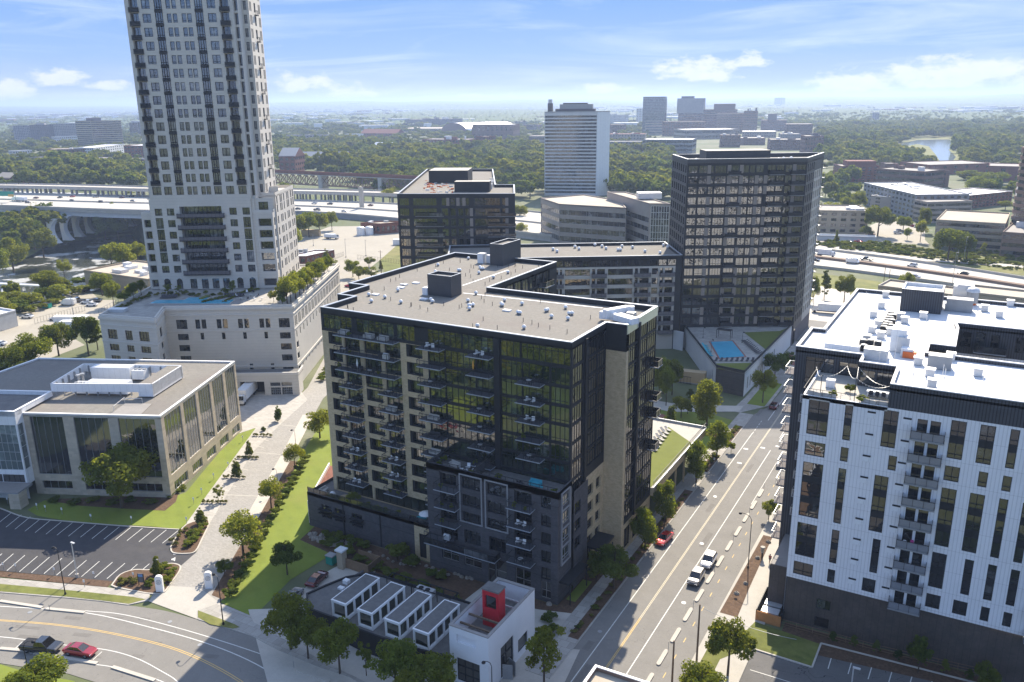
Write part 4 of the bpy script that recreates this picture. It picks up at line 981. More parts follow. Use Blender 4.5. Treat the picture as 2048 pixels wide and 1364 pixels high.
 u.obox((x,y),R(0),-.6,2.2,0,1.2,41,42.2); u.obox((x,y),R(62),0,5.0,-1.2,0,41.2,42.7); u.obox((x+2.2,y-.4),R(-25),0,4.2,-.2,1.6,41.2,42.2); u.cyl(x+3.1,y+4.4,41,42.6,.75,.75,12); u.obox((x+3.4,y+1.8),0,0,1.4,0,1.2,40.9,42.1,1)
 for k in range(6): u.cyl(x+3+k*.45,y+2.6-k*.25,40.6,42,.06,.06,5,1)
 w=B.mb(['membrane_white'],'roof_walkway_strip')
 for a_,b_ in ((G(926,586,40.63),G(1205,616,40.63)),(G(925,571,40.63),G(1016,540,40.63)),(G(1228,621,40.63),G(1272,626,40.63)),(G(1272,626,40.63),G(1235,650,40.63))): strip(w,[a_,b_],.45,40.64,0)
 u=B.mb(['metal_white','metal_grey'],'rooftop_unit'); x,y=G(964,525,40.6); u.box(x-.6,y-1,40.6,x+.9,y+.6,42.8); u.box(x+1.1,y,40.6,x+3.6,y+.9,42.4,0); x,y=G(849,590,40.6); u.box(x-.5,y,40.6,x+.6,y+1.0,42); u.box(x-.5,y+1.6,40.6,x+.6,y+2.6,42)
 B.done(sub=True)
main_building()
# ================= WHITE BUILDING =================
def white_building():
 B=Bldg('apartment_building','white corrugated apartment block with white roof and dark top storey at the right edge','building',(0,130,0))
 Y0=114.55; XL=-18.5; XR=46.0; U=lambda x:x-XL
 def zv(x,y): return PX(1540+x/4.012,860+y/4.012)
 def PX(px,py):
  v=CD+CR*((px-1024)/F_PX)+CU*((682-py)/F_PX); t=Y0/v.y; return v.x*t,CH+v.z*t
 FL=[7.7+3.17*k for k in range(9)]    # storey floors; windows f+.75..f+2.85
 def W(x0,x1,k0,k1,nx=2,h0=.75,h1=2.85):
  # k0,k1 storey range of one tall window
  z0,z1=FL[k0]+h0,FL[k1]+h1; n=k1-k0+1
  H=z1-z0; trs=[]
  for j in range(n):
   base=(j*3.17)/H; trs+= [base+.62/H] if True else []
   if j<n-1: trs.append(((j*3.17+2.12)/H,((j+1)*3.17+.02)/H))
  return (U(x0),U(x1),z0,z1,ST(nx,trs,gm='glass_dark',dep=.12,fw=.09))
 cols=[  # x0,x1,[(k0,k1)...],nx  measured left to right
  (-17.6,-14.9,[(0,0),(1,2),(3,5),(6,6),(7,8)],2),
  (-12.85,-11.85,[(0,0),(1,2),(3,5),(6,6),(7,8)],1),
  (-8.15,-6.45,[(0,0)],2),(-7.45,-6.45,[(1,2)],1),(-8.2,-6.45,[(3,5)],2),(-6.75,-5.75,[(6,6)],1),(-8.0,-6.2,[(7,8)],2),
  (.0,1.75,[(0,0),(1,2),(3,5),(6,6),(7,8)],2),
  (3.3,5.0,[(0,0),(3,5),(7,8)],2),(3.9,4.95,[(1,2),(6,6)],1),
  (6.6,7.6,[(0,0),(1,2),(3,5),(6,6),(7,8)],1),
  (9.2,10.2,[(0,0),(1,2),(3,5),(6,6),(7,8)],1)]
 ops=[]
 for x0,x1,rg,nx in cols:
  for k0,k1 in rg: ops.append(W(x0,x1,k0,k1,nx))
 for f in FL:
  ops+=[(U(-3.9),U(-2.7),f+.1,f+2.3,ST(1,(.3,),gm='glass_dark',dep=.12)),(U(-2.35),U(-1.15),f+.1,f+2.3,ST(1,(),gm='glass_dark',dep=.12))]
  ops+=[(U(12.2),U(13.3),f+.1,f+2.3,ST(1,(.3,),gm='glass_dark',dep=.12)),(U(13.6),U(14.7),f+.1,f+2.3,ST(1,(),gm='glass_dark',dep=.12))]
 B.facade((XL,Y0),0,0,XR-XL,7.7,36.25,ops,['white_panel'],name='white_wall')
 B.facade((XL,Y0),0,0,XR-XL,-1,7.7,[(U(-14),U(-12),3.6,5.2,ST(1,(),gm='glass_dark',dep=.1)),(U(-14),U(-12),.6,2.2,ST(1,(),gm='glass_dark',dep=.1))],['wood_dark'],name='base_wall',w=.25)
 # dark top storey over the right part
 ops=[(U(-5.7),U(-3.0),37.0,39.1,ST(2,(.5,),gm='glass_dark',dep=.2)),(U(-1.0),U(2.0),36.9,39.1,ST(3,(.5,),gm='glass_dark',dep=.2)),(U(4.0),U(7.0),36.9,39.1,ST(3,(.5,),gm='glass_dark',dep=.2)),(U(9.0),U(12.0),36.9,39.1,ST(3,(.5,),gm='glass_dark',dep=.2))]
 B.facade((XL,Y0),0,U(-7.65),XR-XL,36.25,39.0,ops,['dark_corrugated'],name='upper_wall')
 poly=[(-7.65,Y0),(XR,Y0),(XR,132.3),(-4.4,132.3),(-4.4,137.3),(-.9,137.3),(-.9,149.3),(-1.3,152.8),(XR,152.8),(XR,173),(-19.6,173),(-20.2,139),(-22.1,139),(-22.1,126.8),(-12.6,126.8),(-12.6,122.9),(-7.65,122.9)]
 B.roof(poly,39.0,'membrane_white',.6,.35,pm='dark_corrugated',cm='membrane_white')
 # terrace
 t=B.mb(['concrete_pale','white_panel','coping','black_metal'],'terrace'); t.box(XL,Y0,35.7,-7.65,126.8,36.0,0)
 t.box(XL,Y0,36.0,-7.65,Y0+.25,36.32,1); t.box(XL,Y0+.25,36.0,XL+.25,126.8,36.32,1)
 for k in range(10): x=XL+.1+k*1.2; t.box(x,Y0+.05,36.3,x+.04,Y0+.09,37.3,3)
 t.box(XL,Y0+.05,37.25,-7.65,Y0+.1,37.31,3)
 for k in range(10): y=Y0+k*1.35; t.box(XL+.05,y,36.3,XL+.09,y+.04,37.3,3)
 t.box(XL+.04,Y0,37.25,XL+.1,126.8,37.31,3)
 # recessed dark walls behind the terrace
 ops=[(2.0,6.3,36.3,38.7,ST(3,(.7,),gm='glass_dark',dep=.2))] ;
 B.facade((-22.1,126.8),0,0,9.5,0,39.0,[(1.6,5.6,34.0,38.2,ST(3,(.2,.85),gm='glass_dark',dep=.2)),(6.4,9.0,33.9,38.0,ST(2,(.2,),gm='glass_dark',dep=.2))],['dark_corrugated'],name='dark_wall')
 B.facade((-12.6,126.8),R(-90),0,3.9,30,39.0,[],['dark_corrugated'],name='dark_wall')
 B.facade((-12.6,122.9),0,0,5,36.0,39.0,[(.3,2.3,36.3,38.4,ST(2,(),gm='glass_dark',dep=.2)),(2.5,4.8,36.3,38.4,ST(3,(),gm='glass_dark',dep=.2))],['dark_corrugated'],name='dark_wall')
 B.facade((-7.65,122.9),R(-90),0,8.3,36.0,39.0,[],['dark_corrugated'],name='dark_wall')
 B.facade((XL,126.8),R(-90),0,12.25,-1,36.0,[],['white_panel'],name='white_wall')
 B.facade((-22.1,139),R(-90),0,12.2,0,39.0,[],['dark_corrugated'],name='dark_wall')
 B.facade((-22.1,139),0,0,1.9,0,39,[],['dark_corrugated'],name='dark_wall'); B.facade((-19.6,173),R(-90),0,34,0,39.0,[],['dark_corrugated'],name='dark_wall')
 # courtyard back wall, light well
 B.facade((-1.3,152.8),0,0,XR+1.3,34.5,39.0,[(.8,2.4,35.6,38.2,ST(1,(.3,),gm='glass_dark',dep=.2)),(3.0,4.4,35.4,38.4,ST(2,(),gm='glass_dark',dep=.2)),(5.2,6.4,35.6,38.2,ST(1,(),gm='glass_dark',dep=.2)),(8.8,10.0,35.6,38.2,ST(2,(),gm='glass_dark',dep=.2)),(11,12.4,35.6,38.2,ST(2,(),gm='glass_dark',dep=.2))],['dark_corrugated'],name='dark_wall')
 B.facade((-1.3,152.8),0,0,XR+1.3,20,34.5,[(u,u+1.2,z,z+2,ST(1,(.3,),gm='glass_dark',dep=.2)) for u in (1,3,6,9,12) for z in (31.6,28.4)],['white_panel'],name='white_wall')
 B.facade((-.9,149.3),R(-90),0,12,20,39,[],['dark_corrugated'],name='dark_wall'); B.facade((-.9,137.3),R(-90),0,0.01,20,39,[],['dark_corrugated'],name='dark_wall')
 b=B.mb(['grey_wall'],'light_well'); b.box(-4.4,132.4,19.8,XR,152.7,20,0)
 # balconies: front stack
 for f in FL:
  balcony(B.root,(-4.5,Y0),0,4.0,1.5,f-.05,slab='metal_grey',edge='metal_grey',solid='balcony_glass'); balcony(B.root,(11.8,Y0),0,4.0,1.5,f-.05,slab='metal_grey',edge='metal_grey',solid='balcony_glass')
 for k in range(10):
  f=6.0+3.17*k; balcony(B.root,(-22.1,132),R(-90),3.6,1.6,f,slab='dark_wall',edge='metal_grey',rail='metal_light')
  if 1<k<9: balcony(B.root,(-20.6,127.3-.5),R(0),1.3,1.4,f,slab='dark_wall',edge='metal_grey',rail='metal_light')
 balcony(B.root,(2.2-.5,152.8),0,4.6,1.4,35.3,solid='glass_far')
 for f in FL+[36.2]: ops2=[(u,u+1.6,f+.7,f+2.5,ST(2,(),gm='glass_dark',dep=.1)) for u in (2,6.5,11,15.5,20,24.5,29,33.5,38,42.5,47,51.5,56,60.5)]; B.facade((XR,173),R(180),0,XR+19.6,f-.05 if f>8 else 0,f+3.12 if f<36 else 39,ops2,['white_panel'],name='back_wall')
 B.facade((XR,Y0),R(90),0,58.45,0,39,[],['white_panel'],name='back_wall')
 # little air-con grilles
 gm=MB(); gm.box(0,-.12,0,1.0,0,.22,1); gm.box(0,-.1,-.75,1.0,-.0,0,0); gme=gm.mesh('wall_grille',['metal_white','black_metal'])
 for k,f in enumerate(FL):
  partcopy(gme,'wall_grille',B.root,(-10.0,Y0,f+2.1)); partcopy(gme,'wall_grille',B.root,(-5.6,Y0,f+2.0))
 # entrance canopy low block left
 b=B.mb(['wood_dark','membrane_grey'],'low_block'); b.box(-21.3,116.5,0,XL,127,7.9,0); b.box(-21.2,116.6,7.9,XL,126.9,7.95,1)
 # roof kit
 z=39.05
 p=B.mb(['dark_corrugated','membrane_white','coping'],'stair_penthouse'); q=[(-10.7,160.0),(-4.1,160.0),(-4.1,166.5),(-10.7,166.5)]
 p.prism(q,z,z+3.4,0,1);
 for k in range(4):
  j=(k+1)%4; i=offs(q,.3); p.face([(*q[k],z+3.4),(*q[j],z+3.4),(*q[j],z+4.0),(*q[k],z+4.0)],0); p.face([(*i[j],z+3.4),(*i[k],z+3.4),(*i[k],z+4.0),(*i[j],z+4.0)],1); p.face([(*q[k],z+4.0),(*q[j],z+4.0),(*i[j],z+4.0),(*i[k],z+4.0)],2)
 vb=MB(); vb.box(-.55,-.55,0,.55,.55,1.0,0); vb.box(-.65,-.65,.95,.65,.65,1.1,0); vme=vb.mesh('roof_vent',['metal_light'])
 def zw(x,y): return G(1560+x/4.197,560+y/4.197,z)
 for (x,y) in ((885,140),(850,232),(783,310),(825,390),(770,440),(725,515),(845,485),(1010,325),(1045,360),(1200,320),(1410,250),(1715,258),(1838,310),(1930,215),(1012,440),(1158,705),(1256,805),(1273,895),(1430,668),(1660,800),(925,455),(868,645)): partcopy(vme,'roof_vent',B.root,(*zw(x,y),z))
 ac=MB(); ac.box(-.5,-.5,0,.5,.5,.85,0); ac.cyl(0,0,.85,.95,.42,.42,12,1); ame=ac.mesh('condenser',['black_metal','metal_grey'])
 for i in range(7): partcopy(ame,'air_conditioner',B.root,(*zw(868+i*10,430-i*20),z));
 for i in range(6): partcopy(ame,'air_conditioner',B.root,(*zw(905+(i%2)*18+i*5,440-i*22),z))
 for (x,y) in ((695,545),(755,548),(820,560),(700,590),(752,612)): partcopy(ame,'air_conditioner',B.root,(*zw(x,y),z))
 u=B.mb(['metal_light','metal_grey','orange_paint','metal_white'],'rooftop_unit')
 for (x,y,w,d,h,m) in ((800,660,3.2,2.0,1.6,0),(985,580,2.0,3.0,3.4,3),(1030,600,1.6,2.0,2.4,0),(1085,650,1.8,1.0,.9,2),(1062,640,1.6,1.4,1.3,3),(1335,735,3.0,2.0,1.9,1),(1500,255,4.2,2.4,2.2,1),(1530,160,3.4,2.2,2.6,0),(520,585,5.0,1.2,.9,3)):
  gx,gy=zw(x,y); u.box(gx-w/2,gy-d/2,z,gx+w/2,gy+d/2,z+h,m)
 gx,gy=zw(1605,205); u.cyl(gx,gy,z+.4,z+2.4,1.0,1.0,14,1); u.dome(gx,gy,z+2.4,1.2,.9,14,4,0); u.cyl(gx,gy,z,z+.5,.8,.8,10,2); u.box(gx-2.6,gy+.4,z+2.2,gx,gy+1.6,z+3.4,0)
 pb=MB(); pb.cyl(0,0,0,1.5,.06,.06,6); pme=pb.mesh('pipe',['metal_light'])
 for (x,y) in ((720,165),(765,230),(890,280),(930,200),(612,510),(1115,765),(1365,800),(1835,850),(1885,850),(1570,860),(1700,880),(1380,835),(1190,850),(1110,870),(830,690),(960,665),(1160,570),(1226,370),(390,470),(437,490),(500,450),(1660,270),(1950,310)): partcopy(pme,'vent_pipe',B.root,(*zw(x,y),z))
 B.done(sub=True)
white_building()
# ================= TALL LIMESTONE TOWER =================
def tower():
 B=Bldg('apartment_tower','very tall pale stone apartment tower rising from a pool podium on the left','building',(-185,165,0))
 P=(-201.9,150.1); a=R(30.7); r=a+R(90); DP=25.6; TOP=121.0
 T=lambda u,w: at(P,a,u,w)
 BAL=[]
 def bal(p_,a_,w_,d_,z_,**kw): BAL.append((p_,a_,w_,d_,z_,kw))
 m=['precast']; dark=['black_metal']
 wn=ST(2,(.22,),gm='glass_tower',dep=.22,fw=.13); nar=ST(1,(.22,),gm='glass_tower',dep=.22,fw=.13)
 # upper shaft
 fls=[TOP-2.8-3.4*k for k in range(1,21)]; rows=[51.3+3.4*k for k in range(20)]
 ops=[]
 for i,f in enumerate(rows):
  z=(f+.75,f+2.95)
  if i==0:
   for u0,u1 in ((3.9,6.3),(7.1,9.2),(10.4,12.4),(20.7,22.8),(24,26.1),(27.3,29.5)): ops.append((u0,u1,*z,wn))
   for u0,u1 in ((13.4,14.6),(14.9,16.1),(17.2,18.4),(18.6,19.8)): ops.append((u0,u1,*z,nar))
   continue
  ops+=[(7.15,9.3,*z,wn),(23.95,26.1,*z,wn)]
  for u0,u1 in ((13.4,14.55),(14.9,16.05),(17.2,18.35),(18.6,19.75)): ops.append((u0,u1,*z,nar))
  ops+=[(10.4,12.4,f+.05,f+3.4,ST(3,((0,.2),.32,(.93,1)),gm='glass_tower',dep=.12,fw=.2)),(20.75,22.8,f+.05,f+3.4,ST(3,((0,.2),.32,(.93,1)),gm='glass_tower',dep=.12,fw=.2))]
  if (i-1)%4!=3 or True:
   ops+=[(3.95,6.2,f+.15,f+3.2,ST(2,(),gm='glass_tower',dep=1.3)),(27.2,29.45,f+.15,f+3.2,ST(2,(),gm='glass_dark',dep=1.3))]
 B.facade(P,a,2.9,30.5,50.8,TOP,ops,m)
 b=B.mb(['black_metal','grey_wall'],'spandrel')
 for i,f in enumerate(rows):
  if i==0: continue
  for u0,u1 in ((10.35,12.45),(20.7,22.85)): b.obox(P,a,u0,u1,-.12,.1,f-.15,f+.55,0)
 # right hand fin, stepped back shaft and lit end wall
 B.facade(T(30.5,0),r,0,.9,50.8,TOP,[],['precast_plain']);
 B.facade(T(30.5,.9),a,0,1.1,44,TOP,[(.1,1.0,f+.2,f+3.0,ST(1,(),gm='glass_dark',dep=.8)) for f in rows],m)
 B.facade(T(31.6,.9),r,0,3.6,44,TOP,[],['precast_plain']); B.facade(T(31.6,4.5),a,0,1.8,44,TOP,[(.35,1.2,f+.75,f+2.95,nar) for f in rows],m)
 ops=[(u0,u1,f+.6,f+3.0,nar) for f in rows for u0,u1 in ((.7,1.5),(1.8,2.6),(5.2,6.8),(9.4,10.2),(10.5,11.3))]
 B.facade(T(33.4,4.5),r,0,12,50.8,TOP,ops,['precast_plain'])
 B.facade(T(33.4,16.5),r+R(90),0,30.5,50.8,TOP,[],m); B.facade(T(2.9,16.5),r+R(180),0,16.5,50.8,TOP,[(u,u+2,f+.75,f+2.95,wn) for f in rows for u in (2,7,12)],m)
 b=B.mb(['precast_plain'],'roof'); b.prism(ccw([T(2.9,0),T(30.5,0),T(31.6,4.5),T(33.4,4.5),T(33.4,16.5),T(2.9,16.5)]),TOP,TOP+.4)
 # recessed corner balconies
 for i,f in enumerate(rows[1:]):
  for u in (3.8,27.1): bal(T(u,0),a,2.6,.35,f+.1,solid='black_metal',slab='black_metal',edge='black_metal')
  if i%2: bal(at(T(33.4,4.5),r,5.1,0),r,1.8,.7,f,slab='black_metal',edge='black_metal')
 # wide lower storeys
 lo=[29.9+3.2*k for k in range(6)]; z1=50.8; ops=[]
 for k,f in enumerate(lo+[46.9]):
  zz=(f-.0+1.15,f+3.0) if k<6 else (45.7,48.7)
  if k==5: zz=(43.2,45.1)
  zz=(f+.5,f+2.45)
  if k==6: zz=(46.1,48.6)
  if k==6: f=46.1
  for u0,u1 in ((3.8,5.8),(7.1,9.1),(24.2,26.2),(27.8,29.8)):
   if k in (1,2,3,4) and (u0 in (3.8,27.8)):
    ops.append((u0,u1,f+.1,f+3.1,ST(3,(.2,),gm='glass_tower',dep=.12,fw=.12))); continue
   ops.append((u0,u1,*zz,wn))
  if k<6: ops.append((10.6,22.1,f+.3,f+2.95,ST(10,(),gm='glass_tower',dep=1.9,fw=.15)))
 ops.append((10.6,22.1,46.2,48.5,ST(9,(),gm='glass_tower',dep=1.9,fw=.15)))
 for u0,u1 in ((7.4,9.1),(3.9,5.7),(24.3,26.1),(27.8,29.6)): ops.append((u0,u1,DP+.1,DP+3.2,ST(2,(.75,),gm='glass_tower',dep=.3)))
 for u0 in (11.2,14.4,17.4,20.4): ops.append((u0,u0+1.9,DP+.1,DP+3.0,ST(2,(.75,),gm='glass_tower',dep=.3)))
 ops=[o for o in ops if o[3]<=50.8]
 # keep rows from overlapping
 clean=[]
 for o in ops:
  if all(not(o[0]<q[1] and q[0]<o[1] and o[2]<q[3] and q[2]<o[3]) for q in clean): clean.append(o)
 B.facade(P,a,2.5,30.3,DP,50.8,clean,m,w=-.02)
 ar=B.mb(['precast_plain'],'arch')
 for u0,u1 in ((7.4,9.1),(3.9,5.7),(24.3,26.1),(27.8,29.6)):
  for k in range(8):
   t0,t1=k*math.pi/8,(k+1)*math.pi/8; c=(u0+u1)/2; R1=(u1-u0)/2
   q=[T(c+R1*math.cos(t0),-.08)+(DP+2.3+R1*math.sin(t0)*1.0,),T(c+R1*math.cos(t1),-.08)+(DP+2.3+R1*math.sin(t1),),T(c+R1*1.0*(1 if t1<1.6 else -1),-.08)+(DP+3.3,)]
   ar.face(q,0)
 for f in lo: bal(T(9.9,0),a,12.9,.9,f+.0,slab='black_metal',edge='black_metal',solid='dark_wall',posts=1.1)
 # left wing and right wings
 def wing(u0,u1,w0,z,side=None):
  ops=[(u0+.6+k*(u1-u0)/1.0,u1-.5,f+.4,f+2.5,ST(1,(),gm='glass_dark',dep=1.0)) for f in [DP+.2]+[29.9+3.2*q for q in range(5)] for k in (0,)]
  B.facade(P,a,u0,u1,DP,z,ops,m,w=w0)
 wing(-.4,2.5,.8,46.9); wing(31.2,35.9,.3,46.9)
 B.facade(T(-.4,24),a+R(-90),0,23.2,DP,46.9,[(u,u+2,f+.5,f+2.5,wn) for f in lo[:5] for u in (2,6,10,14,18)],m)
 B.facade(T(30.3,0),r,0,.35,DP,50.8,[],m); B.facade(T(30.3,.35),a,0,.9,DP,50.8,[],m); B.facade(T(31.2,.3),r,0,.6,46.9,50.8,[],m); B.facade(T(31.2,.6),a,0,5,46.9,50.8,[(1,3.6,47.6,49.8,wn)],m)
 rws=[DP+.2]+[29.9+3.2*q for q in range(6)]
 ops=[(1.0,2.6,f+.4,f+2.6,ST(1,(),gm='glass_tower',dep=.4)) for f in rws if f<44]
 B.facade(T(35.9,.3),r,0,3.2,DP,46.9,ops,['precast_plain'])
 ops=[(u0,u1,f+.4,f+2.6,nar) for f in rws+[48.2] for u0,u1 in ((1.0,2.2),(4.8,5.9),(6.4,7.4),(9.0,10.1),(12.6,13.6),(14.2,15.3),(17.6,18.8),(20,21.2)) if f<50]
 ops=[o for o in ops if o[3]<51.8]
 B.facade(T(36.2,3.5),r,0,22,DP,52.0,ops,['precast_plain']); B.facade(T(35.9,3.5),a,0,.3,DP,52,[],m)
 B.facade(T(32.5,3.5),a,0,3.7,44,52.0,[],['precast_plain'],w=0)
 B.facade(T(36.2,25.5),r+R(90),0,36.6,DP,52,[],m)
 b=B.mb(['precast_plain','concrete_pale'],'roof'); b.prism(ccw([T(-.4,.8),T(2.6,.8),T(2.6,24),T(-.4,24)]),46.9,47.3,0,1); b.prism(ccw([T(30.3,.3),T(35.9,.3),T(35.9,3.6),T(30.3,3.6)]),46.9,47.6,0,1); b.prism(ccw([T(30.4,3.5),T(36.2,3.5),T(36.2,25.5),T(2,25.5),T(2,.5),T(30.4,.5)]),50.8,51.2,0,1)
 b.obox(P,a,32,35.8,9,9.4,51,53.2,0)
 # tower set back on the podium by scaling it about the camera
 kk=1.0536
 for b_ in B.walls.values(): b_.v=[(x*kk,y*kk,76-(76-z)*kk) for x,y,z in b_.v]
 B.wins=[((p[0]*kk,p[1]*kk,76-(76-p[2])*kk),a_,w_*kk,h_*kk,st_) for p,a_,w_,h_,st_ in B.wins]
 for (p_,a_,w_,d_,z_,kw) in BAL: balcony(B.root,(p_[0]*kk,p_[1]*kk),a_,w_*kk,d_*kk,76-(76-z_)*kk,**kw)
 # ---- podium ----
 kz=lambda z:76-(76-z)*kk
 Z=22.9; q=[G(198,632,Z),G(310,640,Z),G(328,616,Z),G(585,612,Z),G(662,543,Z)]; q+= [at(q[4],R(122),0,0)]
 L0=q[0]; q=q[:5]; d=Vector(q[4])-Vector(q[3]); bk=(q[4][0]+d.x*.25,q[4][1]+d.y*.25)
 back=[bk,(bk[0]-52,bk[1]-32),(q[0][0]-24,q[0][1]+40)]
 poly=[q[0],q[1],q[2],q[3],bk]+back[1:]
 B.pod=poly
 dw=ST(3,(.3,),gm='glass_dark',dep=.3,fw=.08)
 def side(i,ops,m=['precast']):
  ops=[(o[0]*kk,o[1]*kk,kz(o[2]),kz(o[3]),o[4]) for o in ops]
  p,s=poly[i],poly[(i+1)%len(poly)]; L=math.dist(p,s); B.facade(p,math.atan2(s[1]-p[1],s[0]-p[0]),0,L,0,Z-.2,[o for o in ops if o[1]<L],m,name='podium_wall'); return L
 rw=((19.9,22.4),(16.9,18.6),(13.9,15.6),(10.9,12.6),(7.9,9.6))
 side(0,[(u0,u1,z0,z1,dw) for u0,u1 in ((1.9,4.7),(7.1,9.2),(11.2,14.1)) for z0,z1 in rw])
 side(1,[(u0,u1,z0,z1,dw) for u0,u1 in ((4.0,6.6),) for z0,z1 in rw])
 ops=[(2.6,5.4,z0,z1,dw) for z0,z1 in rw]+[(29.0,31.8,z0,z1,dw) for z0,z1 in rw]
 for u in (7.5,13,18.5,24): ops+=[(u,u+1.2,19.9,22.4,ST(1,(),gm='glass_dark',dep=.3)),(u+1.6,u+2.8,19.9,22.4,ST(1,(),gm='glass_dark',dep=.3)),(u+1,u+1.9,17.0,18.8,ST(1,(.3,),gm='glass_dark',dep=.25))]
 for u in (20.4,25.9): ops.append((u,u+.9,8.6,10.2,ST(1,(),gm='glass_dark',dep=.25)))
 side(2,ops)
 ops=[]
 for u in np.arange(1.0,54,3.6):
  u=float(u)
  ops+=[(u,u+.9,19.9,22.6,ST(1,(),gm='glass_dark',dep=.3)),(u+1.3,u+2.2,19.9,22.6,ST(1,(),gm='glass_dark',dep=.3)),(u+.5,u+1.3,16.8,18.6,ST(1,(),gm='glass_dark',dep=.25))]
  if u<2: ops+=[(u,u+2,z0,z1,dw) for z0,z1 in rw[2:]]
  else: ops+=[(u+.5,u+1.2,8.0,9.6,ST(1,(),gm='glass_dark',dep=.25))]
 side(3,ops,['precast_plain'])
 for i in (4,5,6): side(i,[])
 c=B.mb(['precast_plain'],'cornice')
 for i in range(4):
  p,s=poly[i],poly[i+1]; aa=math.atan2(s[1]-p[1],s[0]-p[0]); L=math.dist(p,s)
  for z0,z1,o in ((22.2,22.9,.35),(20.6,20.9,.15),(16.2,16.45,.12),(5.6,6.2,.2)): c.obox(p,aa,-.1 if i!=2 else 0,L+.1,-o,.02,z0,z1)
 t=B.mb(['sidewalk','precast_plain','turf','membrane_grey'],'podium_deck'); t.prism(ccw(poly),Z-.5,Z-.2,0,0)
 for i in range(7):
  p,s=poly[i],poly[(i+1)%7]; aa=math.atan2(s[1]-p[1],s[0]-p[0]); t.obox(p,aa,0,math.dist(p,s),0,.4,Z-.3,Z+.5 if i<4 else Z+.4,1)
 pool=[G(*p,Z) for p in [(300,606),(313,599.5),(368,599.5),(378,594),(418,594),(411,599),(468,599),(458,606.5)]]
 pw=B.mb(['pool_water','concrete_pale','membrane_grey'],'pool'); pw.prism(ccw([G(*p,Z) for p in [(286,611),(312,596),(362,597),(374,591),(424,591),(424,596),(490,597),(474,610)]]),Z-.19,Z-.15,2,2); o=offs(ccw(pool),-.35); pw.prism(o,Z-.15,Z-.1,1,1); pw.prism(ccw(pool),Z-.09,Z-.06,0,0)
 for pts in ([(412,592),(420,592),(405,598),(398,598)],): t.prism(ccw([G(*p,Z) for p in pts]),Z-.2,Z+.3,2,2)
 h=B.mb(['leaf_mid'],'planter_hedge')
 # loading dock block in front
 A=G(600,790); aa=R(30.6); L=22
 ops=[(L-15.8,L-9.3,.1,4.0,ST(1,(),gm='pole_black',dep=3.0)),(L-7.7,L-5.0,.1,2.3,ST(5,(.33,.66),fm='metal_grey',gm='glass_dark',dep=.4)),(L-4.7,L-1.9,.1,2.3,ST(5,(.33,.66),fm='metal_grey',gm='glass_dark',dep=.4)),(L-7.7,L-5.0,2.7,3.7,ST(2,(),gm='glass_dark',dep=.3)),(L-4.7,L-1.9,2.7,3.7,ST(2,(),gm='glass_dark',dep=.3))]
 A0=at(A,aa,-L,0); B.facade(A0,aa,0,L,0,6.4,ops,['precast'],name='dock_wall'); B.facade(A,aa+R(90),0,4.6,0,6.4,[],['precast_plain'],name='dock_wall')
 d=B.mb(['gravel_dark','precast_plain'],'dock_roof'); d.obox(A0,aa,0,L,.3,6,5.4,5.6,0); d.obox(A0,aa,0,L+.1,-.1,.35,5.7,6.5,1); d.obox(A,aa+R(90),0,6,-.1,.3,5.7,6.5,1)
 B.done(); return poly
POD=tower()
